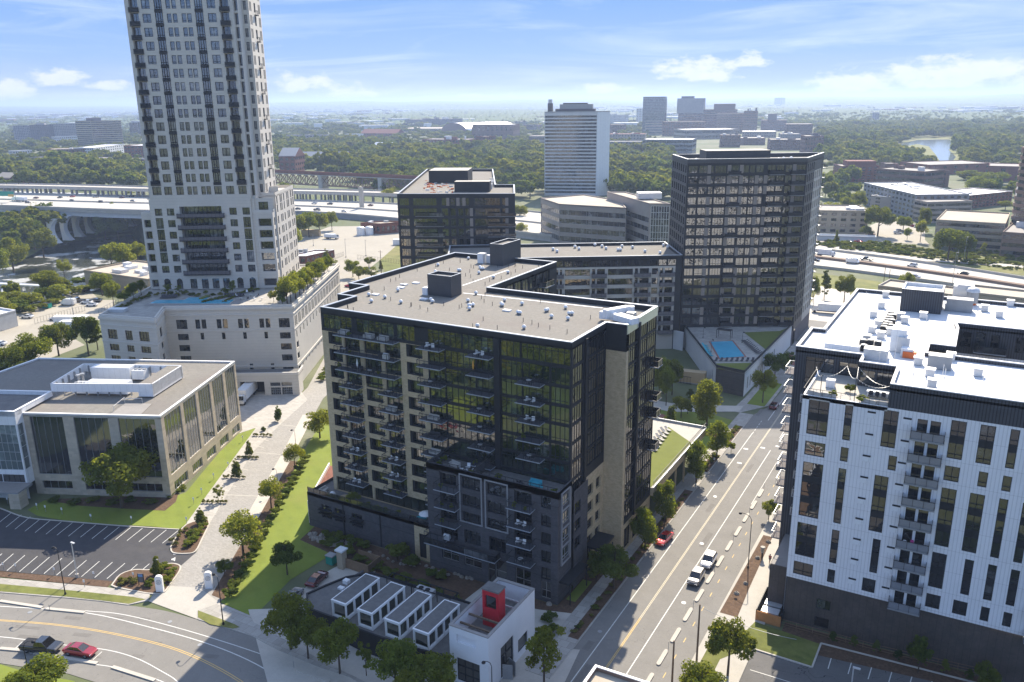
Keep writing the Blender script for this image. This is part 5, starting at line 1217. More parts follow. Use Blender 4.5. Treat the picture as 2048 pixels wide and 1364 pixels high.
# ================= OFFICE BUILDING =================
def office():
 B=Bldg('office_building','three storey glass and limestone office building with a screened rooftop plant','building',(-150,105,0))
 A=(-134.6,98.3); a=R(24.2); r=R(114.2); Z=17.6
 g=ST(5,(.5,),fm='metal_light',gm='glass_office',dep=.25,fw=.06); gd=ST(4,(),fm='metal_grey',gm='glass_office',dep=.35)
 L=28.5; P=at(A,a,-L,0); ops=[]
 for u0,u1 in ((1.2,8.2),(10.4,17.6),(19.6,27.2)): ops+=[(u0,u1,4.4,17.0,ST(5,(),fm='metal_grey',gm='glass_office',dep=.25,fw=.045)),(u0+.3,u1-.3,1.2,3.0,gd)]
 B.facade(P,a,0,L,0,17.2,ops,['limestone'],name='stone_wall')
 ops=[]
 for k,(u0,u1) in enumerate(((1.2,8.0),(9.2,14.8),(16.0,21.6),(22.8,28.4),(29.6,34.8))):
  ops+=[(u0,u1,4.4,17.0,ST(5,(),fm='metal_light',gm='glass_office',dep=.2,fw=.04)),(u0+.6,u1-.4,.6,2.6,ST(5,(),fm='metal_light',gm='glass_green',dep=.3))]
 B.facade(A,r,0,35.6,0,17.2,ops,['limestone'],name='stone_wall')
 C1=at(A,r,35.6,0); C2=at(C1,a+R(180),49,0)
 B.facade(C1,a+R(180),0,49,0,17.2,[(u,u+5,4.4,17,g) for u in (2,9,16,23,30,37)],['limestone'],name='stone_wall')
 B.facade(C2,a+R(-102),0,26,0,17.2,[],['limestone'],name='stone_wall')
 roofp=[A,C1,C2,at(C2,a+R(-102),26,0),P]
 B.roof(roofp,17.2,'gravel_roof',.35,.45,pm='metal_light',cm='white_paint')
 # projecting glass bay at left
 q=[G(57,826,17.6),G(97,792,18.5),G(-40,787,18.5)]
 Pq=at(P,a,-.2,-.0); Lb=30
 Q0=at(P,a,-Lb,-2.2)
 ops=[(u,u+4.7,6.2,15.8,ST(4,(.2,.4,.6,.8),fm='metal_light',gm='glass_pale',dep=.15,fw=.05)) for u in (.3,5.3,10.3,15.3,20.3,25.0)]+[(u,u+4.6,3.5,5.2,ST(4,(),gm='glass_office',dep=.2)) for u in (.3,5.3,10.3,15.3,20.3,25.0)]
 B.facade(Q0,a,0,Lb,0,18.6,ops,['metal_white'],name='bay_wall')
 B.facade(at(Q0,a,Lb,0),r,0,2.2,3,18.6,[(.3,1.9,6.2,15.8,ST(1,(.25,.5,.75),fm='metal_light',gm='glass_pale',dep=.15))],['metal_white'],name='bay_wall')
 B.roof([Q0,at(Q0,a,Lb,0),at(Q0,a,Lb,12),at(Q0,a,0,12)],17.9,'gravel_dark',.75,.4,pm='metal_white',cm='white_paint',name='bay_roof')
 c=B.mb(['metal_grey','limestone','membrane_grey'],'entrance_canopy'); c.obox(Q0,a,4,Lb+1,-4.5,0,3.0,3.5,0,top=2); c.obox(Q0,a,Lb-1,Lb+1.2,-4.6,-2.2,0,3.2,1); c.obox(Q0,a,18,20,-4.5,-2.5,0,3.0,1)
 # plant screen
 z=20.3; s=[G(98+2,767,z),G(305-1,768,z),G(364,730.5,z),G(166,727,z)]
 w=B.mb(['metal_white','white_paint','metal_grey','gravel_roof'],'plant_screen'); zb=18.9
 for i in range(4):
  p,t=s[i],s[(i+1)%4]; aa=math.atan2(t[1]-p[1],t[0]-p[0]); L_=math.dist(p,t); w.obox(p,aa,0,L_,0,.25,17.9 if i==1 else zb-.4,z,0,top=1)
  for k in range(int(L_/2.4)+1): w.obox(p,aa,k*2.4,k*2.4+.12,.25,.7,17.5,z-.3,2)
 pp=[at(s[1],a+R(90),0,0),None]
 e=[s[1],s[2],at(s[2],a+R(180),3.2,0),at(s[1],a+R(180),3.2,0)]; w.prism(ccw(e),17.5,z-.1,0,3)
 for (x0,y0,x1,y1,h,nm) in ((178,742,268,733,2.0,0),(168,772,262,757,1.9,1)):
  u=B.mb(['metal_white','metal_light','metal_grey'],'rooftop_unit' if nm else 'air_handler'); p=G(x0+6,y0+16,17.6); u.obox(p,a,0,9.0,0,2.4,17.7,17.7+h+.6,0,top=1)
  u.obox(p,a,9.3 if nm==0 else -3.2,12.2 if nm==0 else -.3,0,2.6,17.7,17.7+h,0,top=1)
  for k in range(3):
   c0=at(p,a,(9.9 if nm==0 else -2.8)+k*.95,1.2); u.cyl(c0[0],c0[1],17.7+h,17.7+h+.2,.38,.38,10,2)
 u=B.mb(['metal_grey'],'flue')
 for (x,y) in ((160,775),(168,772)): X,Y=G(x,y,17.6); u.cyl(X,Y,17.6,20.2,.35,.3,10); u.cyl(X,Y,20.2,20.5,.5,.5,10)
 u=B.mb(['wood_fence','metal_light'],'roof_mat'); p=[G(*t,17.24) for t in ((228,827),(252,803),(305,800),(288,826))]; u=B.mb(['membrane_grey','metal_light'],'roof_hatch_rail'); u.prism(ccw([G(*t,17.25) for t in ((222,828),(252,806),(304,808),(282,829))]),17.25,17.3,0,0)
 for t,v in (((250,806),(285,806)),((228,822),(250,804))):
  A1,A2=G(*t,17.3),G(*v,17.3); u.tube((*A1,18.3),(*A2,18.3),.05,n=5,m=1); u.tube((*A1,17.3),(*A1,18.3),.05,n=5,m=1); u.tube((*A2,17.3),(*A2,18.3),.05,n=5,m=1)
 B.done(sub=True)
office()
# ================= DARK TOWER + WING =================
def dark_tower():
 B=Bldg('apartment_tower','tall black glass apartment tower with a boxed roof plant above the courtyard pool','building',(-65,265,0))
 Cc=(-47.4,264.4); a=R(30); ZT=58.3
 Lf=36.0; P=at(Cc,a,-Lf,0); rows=[7.0+3.12*k for k in range(16)]
 ops=[]; rr=random.Random(3)
 bays=[(.5,3.2,3),(3.6,6.2,2),(6.5,8.0,2),(8.4,11.8,4),(12.6,15.6,3),(16.3,18.6,2),(18.9,20.4,2),(20.8,23.0,2),(24.2,26.6,2),(26.9,29.2,3),(29.6,31.6,2),(32.0,35.6,4)]
 for f in rows:
  for u0,u1,n in bays:
   ops.append((u0,u1,f+.55,f+2.75,ST(n,(.25,) if rr.random()<.5 else (),gm='glass_dark',dep=.12)))
 B.facade(P,a,0,Lf,5,ZT-1,ops,['black_metal'],name='panel_wall')
 b=B.mb(['taupe_panel'],'shade_panel')
 for f in rows:
  for u in (6.1,12.1,15.8,20.5,23.2,31.7):
   if rr.random()<.75: b.obox(P,a,u,u+1.1,-.06,.04,f+.4,f+2.85)
 # right (street) side: black edge then pale grid
 sd=[(u,u+1.5,f+.5,f+2.8,ST(1,(.3,),gm='glass_dark',dep=.3)) for f in rows for u in (1.2,4.2,7.2,10.4)]
 B.facade(Cc,R(90),0,13,5,ZT-1,sd,['charcoal_panel'],name='side_wall')
 sd=[(u,u+2.0,f+.5,f+2.8,ST(2,(),gm='glass_dark',dep=.4)) for f in rows[:15] for u in (13.8,17.4,21.0,24.6)]
 B.facade(Cc,R(90),13,27.5,5,ZT-4.5,sd,['grid_pale'],name='side_wall'); B.facade(Cc,R(90),13,27.5,ZT-4.5,ZT-1,[],['charcoal_panel'],name='side_wall')
 BR_=(Cc[0],Cc[1]+27.5); LL=at(P,R(120),23,0)
 sd=[(u,u+1.8,f+.5,f+2.8,ST(1,(.3,),gm='glass_dark',dep=.25)) for f in rows for u in (1,4.2,7.4,10.6,13.8,17,20.2)]
 B.facade(LL,R(-60),0,23,5,ZT-1,sd,['charcoal_panel'],name='side_wall')
 aa=math.atan2(LL[1]-BR_[1],LL[0]-BR_[0]); B.facade(BR_,aa,0,math.dist(LL,BR_),5,ZT-1,[],['charcoal_panel'],name='side_wall')
 B.roof([P,Cc,BR_,LL],ZT-1,'gravel_roof',1.2,.4,pm='charcoal_panel')
 p=B.mb(['charcoal_panel','concrete_pale','coping'],'roof_plant'); z=ZT-.9; p.obox(P,a,6.5,26.0,4.2,13,z,z+3.2,0,top=1)
 vb=MB(); vent(vb,0,0,0,1.3); me=vb.mesh('roof_vent',['white_paint','metal_grey'])
 for u,w in ((2,3),(4,6),(28.5,4),(31,7),(34,9),(3.4,4.5)): partcopy(me,'roof_vent',B.root,(*at(P,a,u,w),ZT-1))
 for k,f in enumerate(rows):
  balcony(B.root,at(P,a,24.6,0),a,4.4,1.3,f,solid='black_metal',slab='black_metal',edge='metal_grey'); balcony(B.root,at(P,a,31.0,0),a,4.4,1.3,f,solid='black_metal',slab='black_metal',edge='metal_grey')
  if k%3==0 or k<6: balcony(B.root,at(P,a,12.4,0),a,3.6,1.3,f,solid='black_metal',slab='black_metal',edge='metal_grey')
  if k>0: balcony(B.root,at(Cc,R(90),24.6,0),R(90),2.4,1.0,f,slab='metal_grey',edge='metal_grey')
 # base
 B.facade(P,a,0,Lf,0,5,[],['dark_wall'],name='base_wall'); B.facade(Cc,R(90),3,27.5,0,5,[],['dark_wall'],name='base_wall')
 B.done()
 # -- wing --
 B=Bldg('apartment_building','long low apartment wing with a white grid facade and gravel roof beside the black tower','building',(-110,270,0))
 W1=at(P,a,-.3,1.0); Lw=62; W0=at((-91,287),a,0,0)
 # roof front edge seen at (1100..1365, 511) for 29.6 m level: runs parallel to the tower front
 ZW=29.9; e1=G(1365,510,ZW); e0=at(e1,R(31.5),-72,0); a2=R(31.5)
 rows=[5.2+3.05*k for k in range(8)]; ops=[]; lt=[]
 pat=[]
 u=1.0
 seg=[('w',3.4),('b',3.0),('w',8.4),('b',4.8),('w',8.4),('b',5.2),('w',2.6),('b',4.8)]
 u=72-sum(s[1] for s in seg)-2.2; start=u
 for kind,L in [('w',8.4),('b',4.8),('w',8.4),('b',4.8)]+seg if False else seg:
  for f in rows[:7]:
   if kind=='w': ops.append((u+.35,u+L-.35,f+.5,f+2.45,ST(max(2,int(L/1.4)),(),gm='glass_dark',dep=.3)))
   else: ops+= [(u+.3,u+1.3,f+.2,f+2.5,ST(1,(),gm='glass_dark',dep=.8)),(u+1.8,u+L-.5,f+.2,f+2.5,ST(2,(),gm='glass_dark',dep=.8))]
  pat.append((kind,u,L)); u+=L
 for v in np.arange(1,start-3,3.4):
  for f in rows[:7]: ops.append((float(v),float(v)+2.6,f+.5,f+2.45,ST(2,(),gm='glass_dark',dep=.3)))
 B.facade(e0,a2,0,start-.01,0,26.6,[o for o in ops if o[1]<start],['grid_pale'],name='grid_wall')
 B.facade(e0,a2,start,70,0,26.6,[o for o in ops if o[0]>=start],['grid_pale'],name='grid_wall')
 B.facade(e0,a2,0,72,26.6,29.3,[(u0,u0+2.5,26.75,28.6,ST(2,(),gm='glass_dark',dep=.4)) for u0 in np.arange(1,69,2.9).tolist()],['black_metal'],name='upper_wall')
 B.facade(e0,a2,70,72,0,26.6,[],['black_metal'],name='upper_wall')
 for kind,u,L in pat:
  if kind=='b':
   for f in rows[:7]: balcony(B.root,at(e0,a2,u+.1,0),a2,L-.2,1.3,f+.1,solid='dark_wall',slab='black_metal',edge='metal_grey')
 back=math.atan2(1,0); q3=at(e1,a2+R(90),25,0); q4=at(e0,a2+R(90),25,0)
 B.facade(q3,a2+R(180),0,72,0,29.3,[],['charcoal_panel'],name='back_wall'); B.facade(q4,a2+R(-90),0,25,0,29.3,[],['charcoal_panel'],name='back_wall')
 B.roof([e0,e1,q3,q4],29.0,'gravel_roof',.9,.4)
 for (x,y) in ((1106,499),(1114,503),(1150,494),(1158,498),(1204,493),(1212,497),(1236,500),(1241,500),(1244,493),(1265,495),(1327,491),(1335,495),(1190,490),(1290,503),(1320,506)): partcopy(me,'roof_vent',B.root,(*G(x,y+2,29.05),29.0))
 B.done()
 # -- pool deck --
 B=Bldg('pool_terrace','raised brick pool terrace with pale arcaded side walls and dark prow','terrace',(-60,235,0))
 Z=6.5; D_=[(-56.9,211.5),(-48.9,210.1),(-47.8,264),(-77.4,247.4)]
 b=B.mb(['sidewalk','tan_wall','dark_wall','turf','black_metal'],'deck'); P_=ccw(D_);
 b.prism(D_,Z-.3,Z,0,0)
 ops=[(u,u+1.2,1.2,4.6,ST(1,(),gm='pole_black',dep=.6)) for u in np.arange(3,34,2.6).tolist()]
 L=math.dist(D_[1],D_[2]); B.facade(D_[1],math.atan2(D_[2][1]-D_[1][1],D_[2][0]-D_[1][0]),0,L,0,Z+.4,ops,['pale_wall'],name='side_wall')
 B.facade(D_[0],math.atan2(D_[1][1]-D_[0][1],D_[1][0]-D_[0][0]),0,math.dist(D_[0],D_[1]),0,Z+.4,[],['charcoal_brick'],name='prow_wall')
 L=math.dist(D_[3],D_[0]); B.facade(D_[3],math.atan2(D_[0][1]-D_[3][1],D_[0][0]-D_[3][0]),0,L,0,Z+.4,[(L-3.6,L-2.8,2.2,5,ST(1,(),gm='pole_black',dep=.5))],['pale_wall'],name='side_wall')
 for i in range(3):
  p,s=((D_[3],D_[0]),(D_[0],D_[1]),(D_[1],D_[2]))[i]; b.obox(p,math.atan2(s[1]-p[1],s[0]-p[0]),0,math.dist(p,s),-.05,.3,Z+.3,Z+.75,4)
 t=B.mb(['turf','red_paver','concrete_pale'],'lawn_panel'); t.prism(ccw([G(*p,Z) for p in [(1488,665),(1560,662),(1577,655),(1535,702)]]),Z+.01,Z+.05,0,0); t.prism(ccw([G(*p,Z) for p in [(1427,727),(1503,726),(1489,742),(1437,738)]]),Z+.01,Z+.05,0,0)
 pp=[G(*p,Z) for p in [(1421,684),(1464,682),(1489,713),(1440,717)]]; w=B.mb(['pool_water','red_paver'],'pool'); w.prism(offs(ccw(pp),-.5),Z+.01,Z+.04,1,1); w.prism(ccw(pp),Z+.05,Z+.07,0,0)
 B.done()
 return
dark_tower()
# back court wall and plant yard beside the pool deck
def yard():
 b=MB(); P=G(1312,680,5.0); b.obox((-88,246),R(-14),-10,12,0,.5,0,6.0,0)
 tag(b.build('court_wall',['pale_wall']),'grey concrete wall closing the service yard left of the pool deck','wall')
 b=MB(); p=G(1354,765); b.obox(p,R(8),0,7.6,0,2.6,.4,3.4,0); o=thing('generator','cream coloured box generator standing in the yard below the pool deck','generator',(*G(1380,768),0)); b.build('housing',['container_tan'],o); c=MB(); c.obox(p,R(8),-.1,7.7,-.1,2.7,.0,.4,0); c.obox(p,R(8),.3,1.2,-.04,0,1,3,0); c.build('base',['metal_grey'],o)
 b=MB()
 for k in range(14): x=-76+k*.9; b.box(x,213+k*.0,0,x+.06,213.06,2.2)
 b.box(-76,213,2.1,-64,213.08,2.2); b.box(-76,213,.2,-64,213.08,.3); tag(b.build('yard_fence',['black_metal']),'black bar fence around the service yard by the generator','fence')
yard()
# ================= BLACK BLOCK BEHIND =================
def black_block():
 B=Bldg('apartment_building','black box apartment block with orange debris on its roof behind the gravel roofed condominium','building',(-150,240,0))
 Z=46; A0=G(794,387.5,Z); A1=G(1030,387,Z); a=math.atan2(A1[1]-A0[1],A1[0]-A0[0]); L=math.dist(A0,A1)
 b0=G(854,338,Z); b1=G(986,338,Z); s=G(1029,369,Z); s2=at(s,a,-8,0)
 # square up: east part is shorter
 d1=Vector(b1)-Vector(s); poly=[A0,A1,s,(s[0]+(b1[0]-s[0])*.0-7*math.cos(a),s[1]-7*math.sin(a)),b1,b0]
 rows=[42.2-3.45*k for k in range(12)]; ops=[]; rr=random.Random(9)
 for f in rows:
  for u0,u1,n in ((.8,4.6,4),(6.2,15.6,8),(17.5,20,2),(21,23,2),(24,26,2),(26.8,28.4,1),(30.6,40.5,8),(41.4,43,1),(44,L-.8,2)):
   u0*=L/46.5; u1=min(u1*L/46.5,L-.4)
   if u1-u0>.4: ops.append((u0,u1,f-.2,f+2.3,ST(n,(),gm='glass_green' if u0<17 else 'glass_dark',dep=.15 if u0<6 else .5)))
 B.facade(A0,a,0,L,0,Z-1,ops,['black_metal'],name='panel_wall')
 b=B.mb(['taupe_panel'],'shade_panel')
 for i,f in enumerate(rows):
  for u in ((19.4,23.4,25.8,42.6) if i==0 else (28.6,42.6)): u*=L/46.5; b.obox(A0,a,u,u+1.1,-.06,.04,f-.3,f+2.4)
 for i in range(1,6):
  p,q=poly[i],poly[(i+1)%6]; B.facade(p,math.atan2(q[1]-p[1],q[0]-p[0]),0,math.dist(p,q),0,Z-1,[],['charcoal_panel'],name='side_wall')
 B.roof(poly,Z-1,'gravel_roof',1.0,.4)
 p=B.mb(['black_metal','concrete_pale'],'roof_plant')
 q0=G(909,387-6,Z-1); p.obox(at(G(909,384,Z-1),a,0,0),a,0,12.5,0,5,Z-1,Z+2.6,0,top=1); p.obox(G(858,366,Z-1),a,0,15.5,0,14,Z-1,Z+3.8,0,top=1)
 p2=B.mb(['metal_light','metal_grey'],'condenser_unit');
 for k in range(4): p2.obox(G(976+k*1,378-k*4,Z-1),a,0,1.6,0,1.4,Z-1,Z+.8,k%2)
 d=B.mb(['orange_paint','white_paint','metal_light'],'roof_debris');
 for k in range(70):
  x,y=G(rr.uniform(848,905),rr.uniform(360,386),Z-1); s_=rr.uniform(.2,.8); d.obox((x,y),rr.uniform(0,3),-s_,s_,-.2,.2,Z-1,Z-1+rr.uniform(.1,.6),0 if rr.random()<.7 else rr.choice((1,2)))
 for k in range(1,11):
  f=rows[k]; balcony(B.root,at(A0,a,6.2,0),a,9.5,1.2,f-.2,slab='black_metal',edge='metal_grey',solid='glass_far',posts=2.4)
  if k<9: balcony(B.root,at(A0,a,30.8,0),a,9.5,1.2,f-.2,slab='black_metal',edge='metal_grey',solid='glass_far',posts=2.4)
  balcony(B.root,at(A0,a-R(0),0,2),a+R(90)+R(90)*0,.01+1.4,1.2,f-.2,slab='black_metal',edge='black_metal') if False else None
 B.done()
black_block()
# ================= WHITE SLAB TOWER, PINK OFFICE =================
def ribbon_block(name,label,cat,pts,z0,z1,mw,rows,st,roofm='roof_tan',ins=.4,ph=.5,extra=None,endm=None,wname='ribbon_window',ribs=(0,),roofname='roof'):
 pts=ccw(pts); c=Vector(pts[0]); B=Bldg(name,label,cat,(c.x,c.y,0)); n=len(pts)
 for i in range(n):
  p,q=pts[i],pts[(i+1)%n]; L=math.dist(p,q); a=math.atan2(q[1]-p[1],q[0]-p[0])
  nrm=Vector((math.sin(a),-math.cos(a))); vis=nrm.dot(Vector((p[0],p[1])))<0
  ops=[]
  if vis and (ribs=='all' or i in ribs) and L>2*ins+1:
   for f0,f1 in rows: ops.append((ins,L-ins,f0,f1,st(L)))
  B.facade(p,a,0,L,z0,z1,ops,[mw if not(endm and not ops) else endm],name='wall')
 B.roof(pts,z1-ph,roofm,ph,.4,pm=mw,cm=mw,name=roofname)
 if extra: extra(B)
 B.done(wname=wname); return B
def slab():
 A=G(1089,391); d=R(6.2); e=G(1192,392)
 a=math.atan2(e[1]-A[1],e[0]-A[0]); L=math.dist(A,e); back=math.radians(math.degrees(a)+90)
 X,Y,zt=HG(1192,392,222.5); A=(X-L*math.cos(a),Y-L*math.sin(a)); P1=(X,Y); P2=at(P1,a+R(90),18,0);
 # narrow lit end face seen at right
 P2=G(1205.5,391) ; P2=at(P1,R(62),13,0); P3=(A[0]+P2[0]-P1[0],A[1]+P2[1]-P1[1])
 rows=[(2.2+k*2.72,3.75+k*2.72) for k in range(int((zt-3)/2.72))]
 def ex(B):
  b=B.mb(['metal_grey','dark_wall','pale_wall'],'roof_plant'); b.obox(A,a,L*.28,L*.9,3,10,zt,zt+5.6,0); b.obox(A,a,L*.05,L*.14,3,7,zt,zt+6.5,1); b.obox(A,a,L*.06,L*.13,3.5,6,zt+6.5,zt+9.5,2); b.obox(A,a,L*.34,L*.8,4,9,zt+5.6,zt+6.6,1)
  b.obox(A,a,L*.2,L*.95,2,11,zt,zt+2,1)
 ribbon_block('apartment_tower','slender slab tower with white horizontal bands standing before the river woods','building',[A,P1,P2,P3],0,zt,'pale_wall',rows,lambda L:ST(int(L/1.6),(),gm='glass_far',dep=.3,fw=.12),'membrane_grey',.5,.5,ex,'metal_white',ribs=(0,))
slab()
def pink():
 z=22.5; p0=G(1081.5,395.6,z); p1=G(1118.3,407.7,z); p2=G(1252.4,415.4,z); p3=G(1299,433,z)
 a12=math.atan2(p2[1]-p1[1],p2[0]-p1[0])
 rows=[(2.6,5.4),(7.4,10.2),(12.4,14.8),(16.8,19.4)]
 st=lambda L:ST(max(2,int(L/3)),(),fm='metal_grey',gm='glass_far',dep=.25)
 ribbon_block('office_building','angular pinkish office block with ribbon windows between the black block and black tower','building',[p0,p1,p2,at(p2,R(118),33,0),at(p0,R(60),30,0)],-.5,z,'pinkish_wall',rows,st,'roof_tan',.3,.5,ribs='all')
 # taller right wing
 z=26.5; q0=at(p2,a12,.3,.5); q=[G(1299,406.6,z),G(1341,407.2,z)]
 q1,q2=q; q0=G(1253,408-14,z)
 def ex(B):
  b=B.mb(['metal_light'],'roof_box'); A=G(1277,398,z); b.obox(A,R(31),0,12,0,7,z,z+3)
 c_=G(1196,378,z); c1=(q1[0]+.8*(c_[0]-q1[0]),q1[1]+.8*(c_[1]-q1[1])); c2=(q2[0]+c1[0]-q1[0],q2[1]+c1[1]-q1[1]); Lc=math.dist(c1,q1)
 B=Bldg('office_building','taller pinkish office wing with a gridded glass end beside the black tower','building',(*q1,0))
 a=math.atan2(q2[1]-q1[1],q2[0]-q1[0]); L=math.dist(q1,q2)
 B.facade(q1,a,0,L,-.5,z,[(.8,L-.4,2.5,z-1.2,ST(7,tuple(k/7 for k in range(1,7)),fm='metal_light',gm='glass_far',dep=.2,fw=.22))],['pinkish_wall'])
 aa=math.atan2(q1[1]-c1[1],q1[0]-c1[0]); B.facade(c1,aa,0,Lc,-.5,z,[(.3,Lc-.3,*r_,st(37)) for r_ in ((2.6,5.4),(7.4,10.2),(12.4,14.8),(16.8,19.4))],['pinkish_wall'])
 B.facade(q2,aa+R(180),0,Lc,-.5,z,[],['pinkish_wall']); B.facade(c2,a+R(180),0,L,-.5,z,[],['pinkish_wall'])
 B.roof([q1,q2,c2,c1],z-.5,'roof_tan',.5,.4,pm='pinkish_wall',cm='pinkish_wall'); ex(B); B.done()
pink()
# ================= WHITE GALLERY WITH RED LIGHT TOWER =================
def gallery():
 B=Bldg('gallery_building','low gallery with open white corner volume, red light tower and four skylight boxes','building',(-60,85,0))
 z=8.6; P=(-55.2,79.5); Q=(-49.1,79.5)
 g=ST(3,(.3,.65),gm='glass_dark',dep=.2,fw=.08)
 B.facade(P,0,0,6.1,0,z,[(1.15,4.15,6.4,7.6,ST(1,(),gm='gravel_dark',dep=.5,fw=.02)),(1.1,4.7,.4,4.0,g)],['cafe_white'],name='white_wall')
 B.facade(Q,R(90),0,13,0,z,[(3.2,6.7,.1,5.0,ST(2,(.3,.65),gm='glass_dark',dep=.2,fw=.09)),(8.0,10.8,1.0,3.2,ST(1,(),gm='glass_dark',dep=.2))],['cafe_white'],name='white_wall')
 B.facade((-49.1,92.5),R(180),0,6.1,0,z,[],['cafe_white'],name='white_wall'); B.facade((-55.2,92.5),R(-90),0,13,0,z,[(9,11,6.6,7.8,ST(1,(),gm='gravel_dark',dep=.3,fw=.02))],['cafe_white'],name='white_wall')
 w=B.mb(['cafe_white','gravel_dark','metal_grey'],'roof'); w.box(-54.9,79.8,5.6,-49.4,92.2,5.8,1)
 for q in ((-54.9,79.8,-49.4,79.85),(-54.9,92.15,-49.4,92.2),(-54.9,79.8,-54.85,92.2),(-49.45,79.8,-49.4,92.2)): w.box(q[0],q[1],5.8,q[2],q[3],z,0)
 c=B.mb(['membrane_grey'],'coping')
 for q in ((-55.25,79.45,-49.05,79.95),(-55.25,92.0,-49.05,92.55),(-55.25,79.95,-54.8,92.0),(-49.5,79.95,-49.05,92.0)): c.box(q[0],q[1],z,q[2],q[3],z+.12)
 b=B.mb(['wood_pole'],'roof_beam')
 for y in (81.6,83.8): b.box(-55,y,z-.9,-49.2,y+.22,z-.65)
 b=B.mb(['metal_light'],'roof_tie')
 for y in (88.2,89.8): b.box(-55,y,z-1.1,-49.2,y+.16,z-.9)
 r=B.mb(['red_paint','gravel_dark'],'red_tower'); x0,x1,y0,y1=-53.4,-50.8,85.2,87.0
 B.facade((x0,y0),0,0,2.6,5.8,11.4,[(.4,2.2,8.6,10.7,ST(1,(),fm='red_paint',gm='glass_office',dep=.25,fw=.06))],['red_paint'],name='red_tower_wall')
 r.box(x0,y0+.01,5.8,x1,y1,6.0,0); r.face([(x1,y0,5.8),(x1,y1,5.8),(x1,y1,11.4),(x1,y0,11.4)],0); r.face([(x1,y1,5.8),(x0,y1,5.8),(x0,y1,11.4),(x1,y1,11.4)],0); r.face([(x0,y1,5.8),(x0,y0,5.8),(x0,y0,11.4),(x0,y1,11.4)],0); r.box(x0-.08,y0-.08,11.4,x1+.08,y1+.08,11.65,1)
 # open steel doors
 d=B.mb(['metal_grey','glass_dark'],'open_door')
 for y,a in ((82.9,R(20)),(84.6,R(-20))): d.obox((-49.0,y),a,0,1.4,0,.06,.1,2.4,0)
 # low roof
 rf=ccw([(-83.2,81.8),(-82.2,85),(-80.9,88.4),(-78,91.4),(-73,91.6),(-61,91.8),(-55.25,91.8),(-55.25,79.6),(-61,78.6),(-70,78.4),(-75,78.9),(-80.5,78.9)])
 b=B.mb(['cafe_white','gravel_dark','black_metal'],'low_roof'); b.prism(offs(rf,.25),.5,3.3,0,1)
 n=len(rf); i2=offs(rf,.3)
 for k in range(n):
  j=(k+1)%n; b.face([(*rf[k],0),(*rf[j],0),(*rf[j],3.55),(*rf[k],3.55)],2 if -82<rf[k][0]<-60 and rf[k][1]<80 else 0); b.face([(*rf[k],3.55),(*rf[j],3.55),(*i2[j],3.55),(*i2[k],3.55)],2); b.face([(*i2[j],3.3),(*i2[k],3.3),(*i2[k],3.55),(*i2[j],3.55)],2)
 for i,(a,c) in enumerate(((-75.8,-73.15),(-70.95,-68.35),(-66.1,-63.5),(-61.2,-58.6))):
  q=ST(1,(),fm='white_paint',gm='glass_green',dep=.18,fw=.12); L=c-a
  B.facade((a,79.4),0,0,L,3.3,6.0,[(.15,L-.15,3.6,5.75,q)],['white_paint'],name='skylight_wall')
  B.facade((c,79.4),R(90),0,7.9,3.3,6.0,[(.25+k*1.9,.25+k*1.9+1.7,3.7,5.75,q) for k in range(4)],['white_paint'],name='skylight_wall')
  B.facade((c,87.3),R(180),0,L,3.3,6.0,[],['white_paint'],name='skylight_wall'); B.facade((a,87.3),R(-90),0,7.9,3.3,6.0,[],['white_paint'],name='skylight_wall')
  m=MB(); m.box(a-.06,79.34,6.0,c+.06,87.36,6.14,1); m.box(a+.15,79.6,6.14,c-.15,87.1,6.18,0); m.build('skylight_roof',['gravel_dark','white_paint'],B.root)
 f=B.mb(['black_metal'],'pipe_frame')
 for z_ in (4.6,):
  for p,q in (((-73.6,89.6),(-61.8,89.8)),((-73.9,91.4),(-61.6,91.6)),((-73.6,89.6),(-73.9,91.4)),((-61.8,89.8),(-61.6,91.6))): f.tube((*p,z_),(*q,z_),.09,n=4)
  for k in range(6):
   for y in (89.7,91.5): f.tube((-73.7+k*2.36,y,3.3),(-73.7+k*2.36,y,z_),.07,n=4)
 u=MB(); u.box(-68.6,89.9,3.3,-65.6,91.3,4.2,0);
 for k in range(2): u.cyl(-67.8+k*1.2,90.6,4.2,4.3,.4,.4,10,1)
 u.build('rooftop_unit',['metal_light','pole_black'],B.root); u=MB(); u.box(-80.2,86.8,3.3,-79.3,87.6,3.9,0); u.box(-79.9,85.2,3.3,-78.9,85.9,3.6,0); u.build('rooftop_unit',['metal_white'],B.root)
 B.done(sub=True)
gallery()
def corner_roof():
 B=Bldg('commercial_building','roof corner of a low brown building with white coping at the bottom of the street','building',(-30,76,0)); Z=9.0
 a=math.atan2(G(1300,1364,Z)[1]-G(1191,1330,Z)[1],G(1300,1364,Z)[0]-G(1191,1330,Z)[0])
 c=G(1191,1330,Z); p=[(c[0],c[1]-14),(c[0]+13,c[1]-14),(c[0]+13,c[1]+.2),c]
 B.roof(p,Z-.6,'roof_tan',.6,.25,pm='brown_wall',cm='white_paint')
 for i in range(4):
  q,s=p[i],p[(i+1)%4]; B.facade(q,math.atan2(s[1]-q[1],s[0]-q[0]),0,math.dist(q,s),0,Z-.5,[(2,4,2,4,ST(2))],['brown_wall'])
 B.done()
corner_roof()
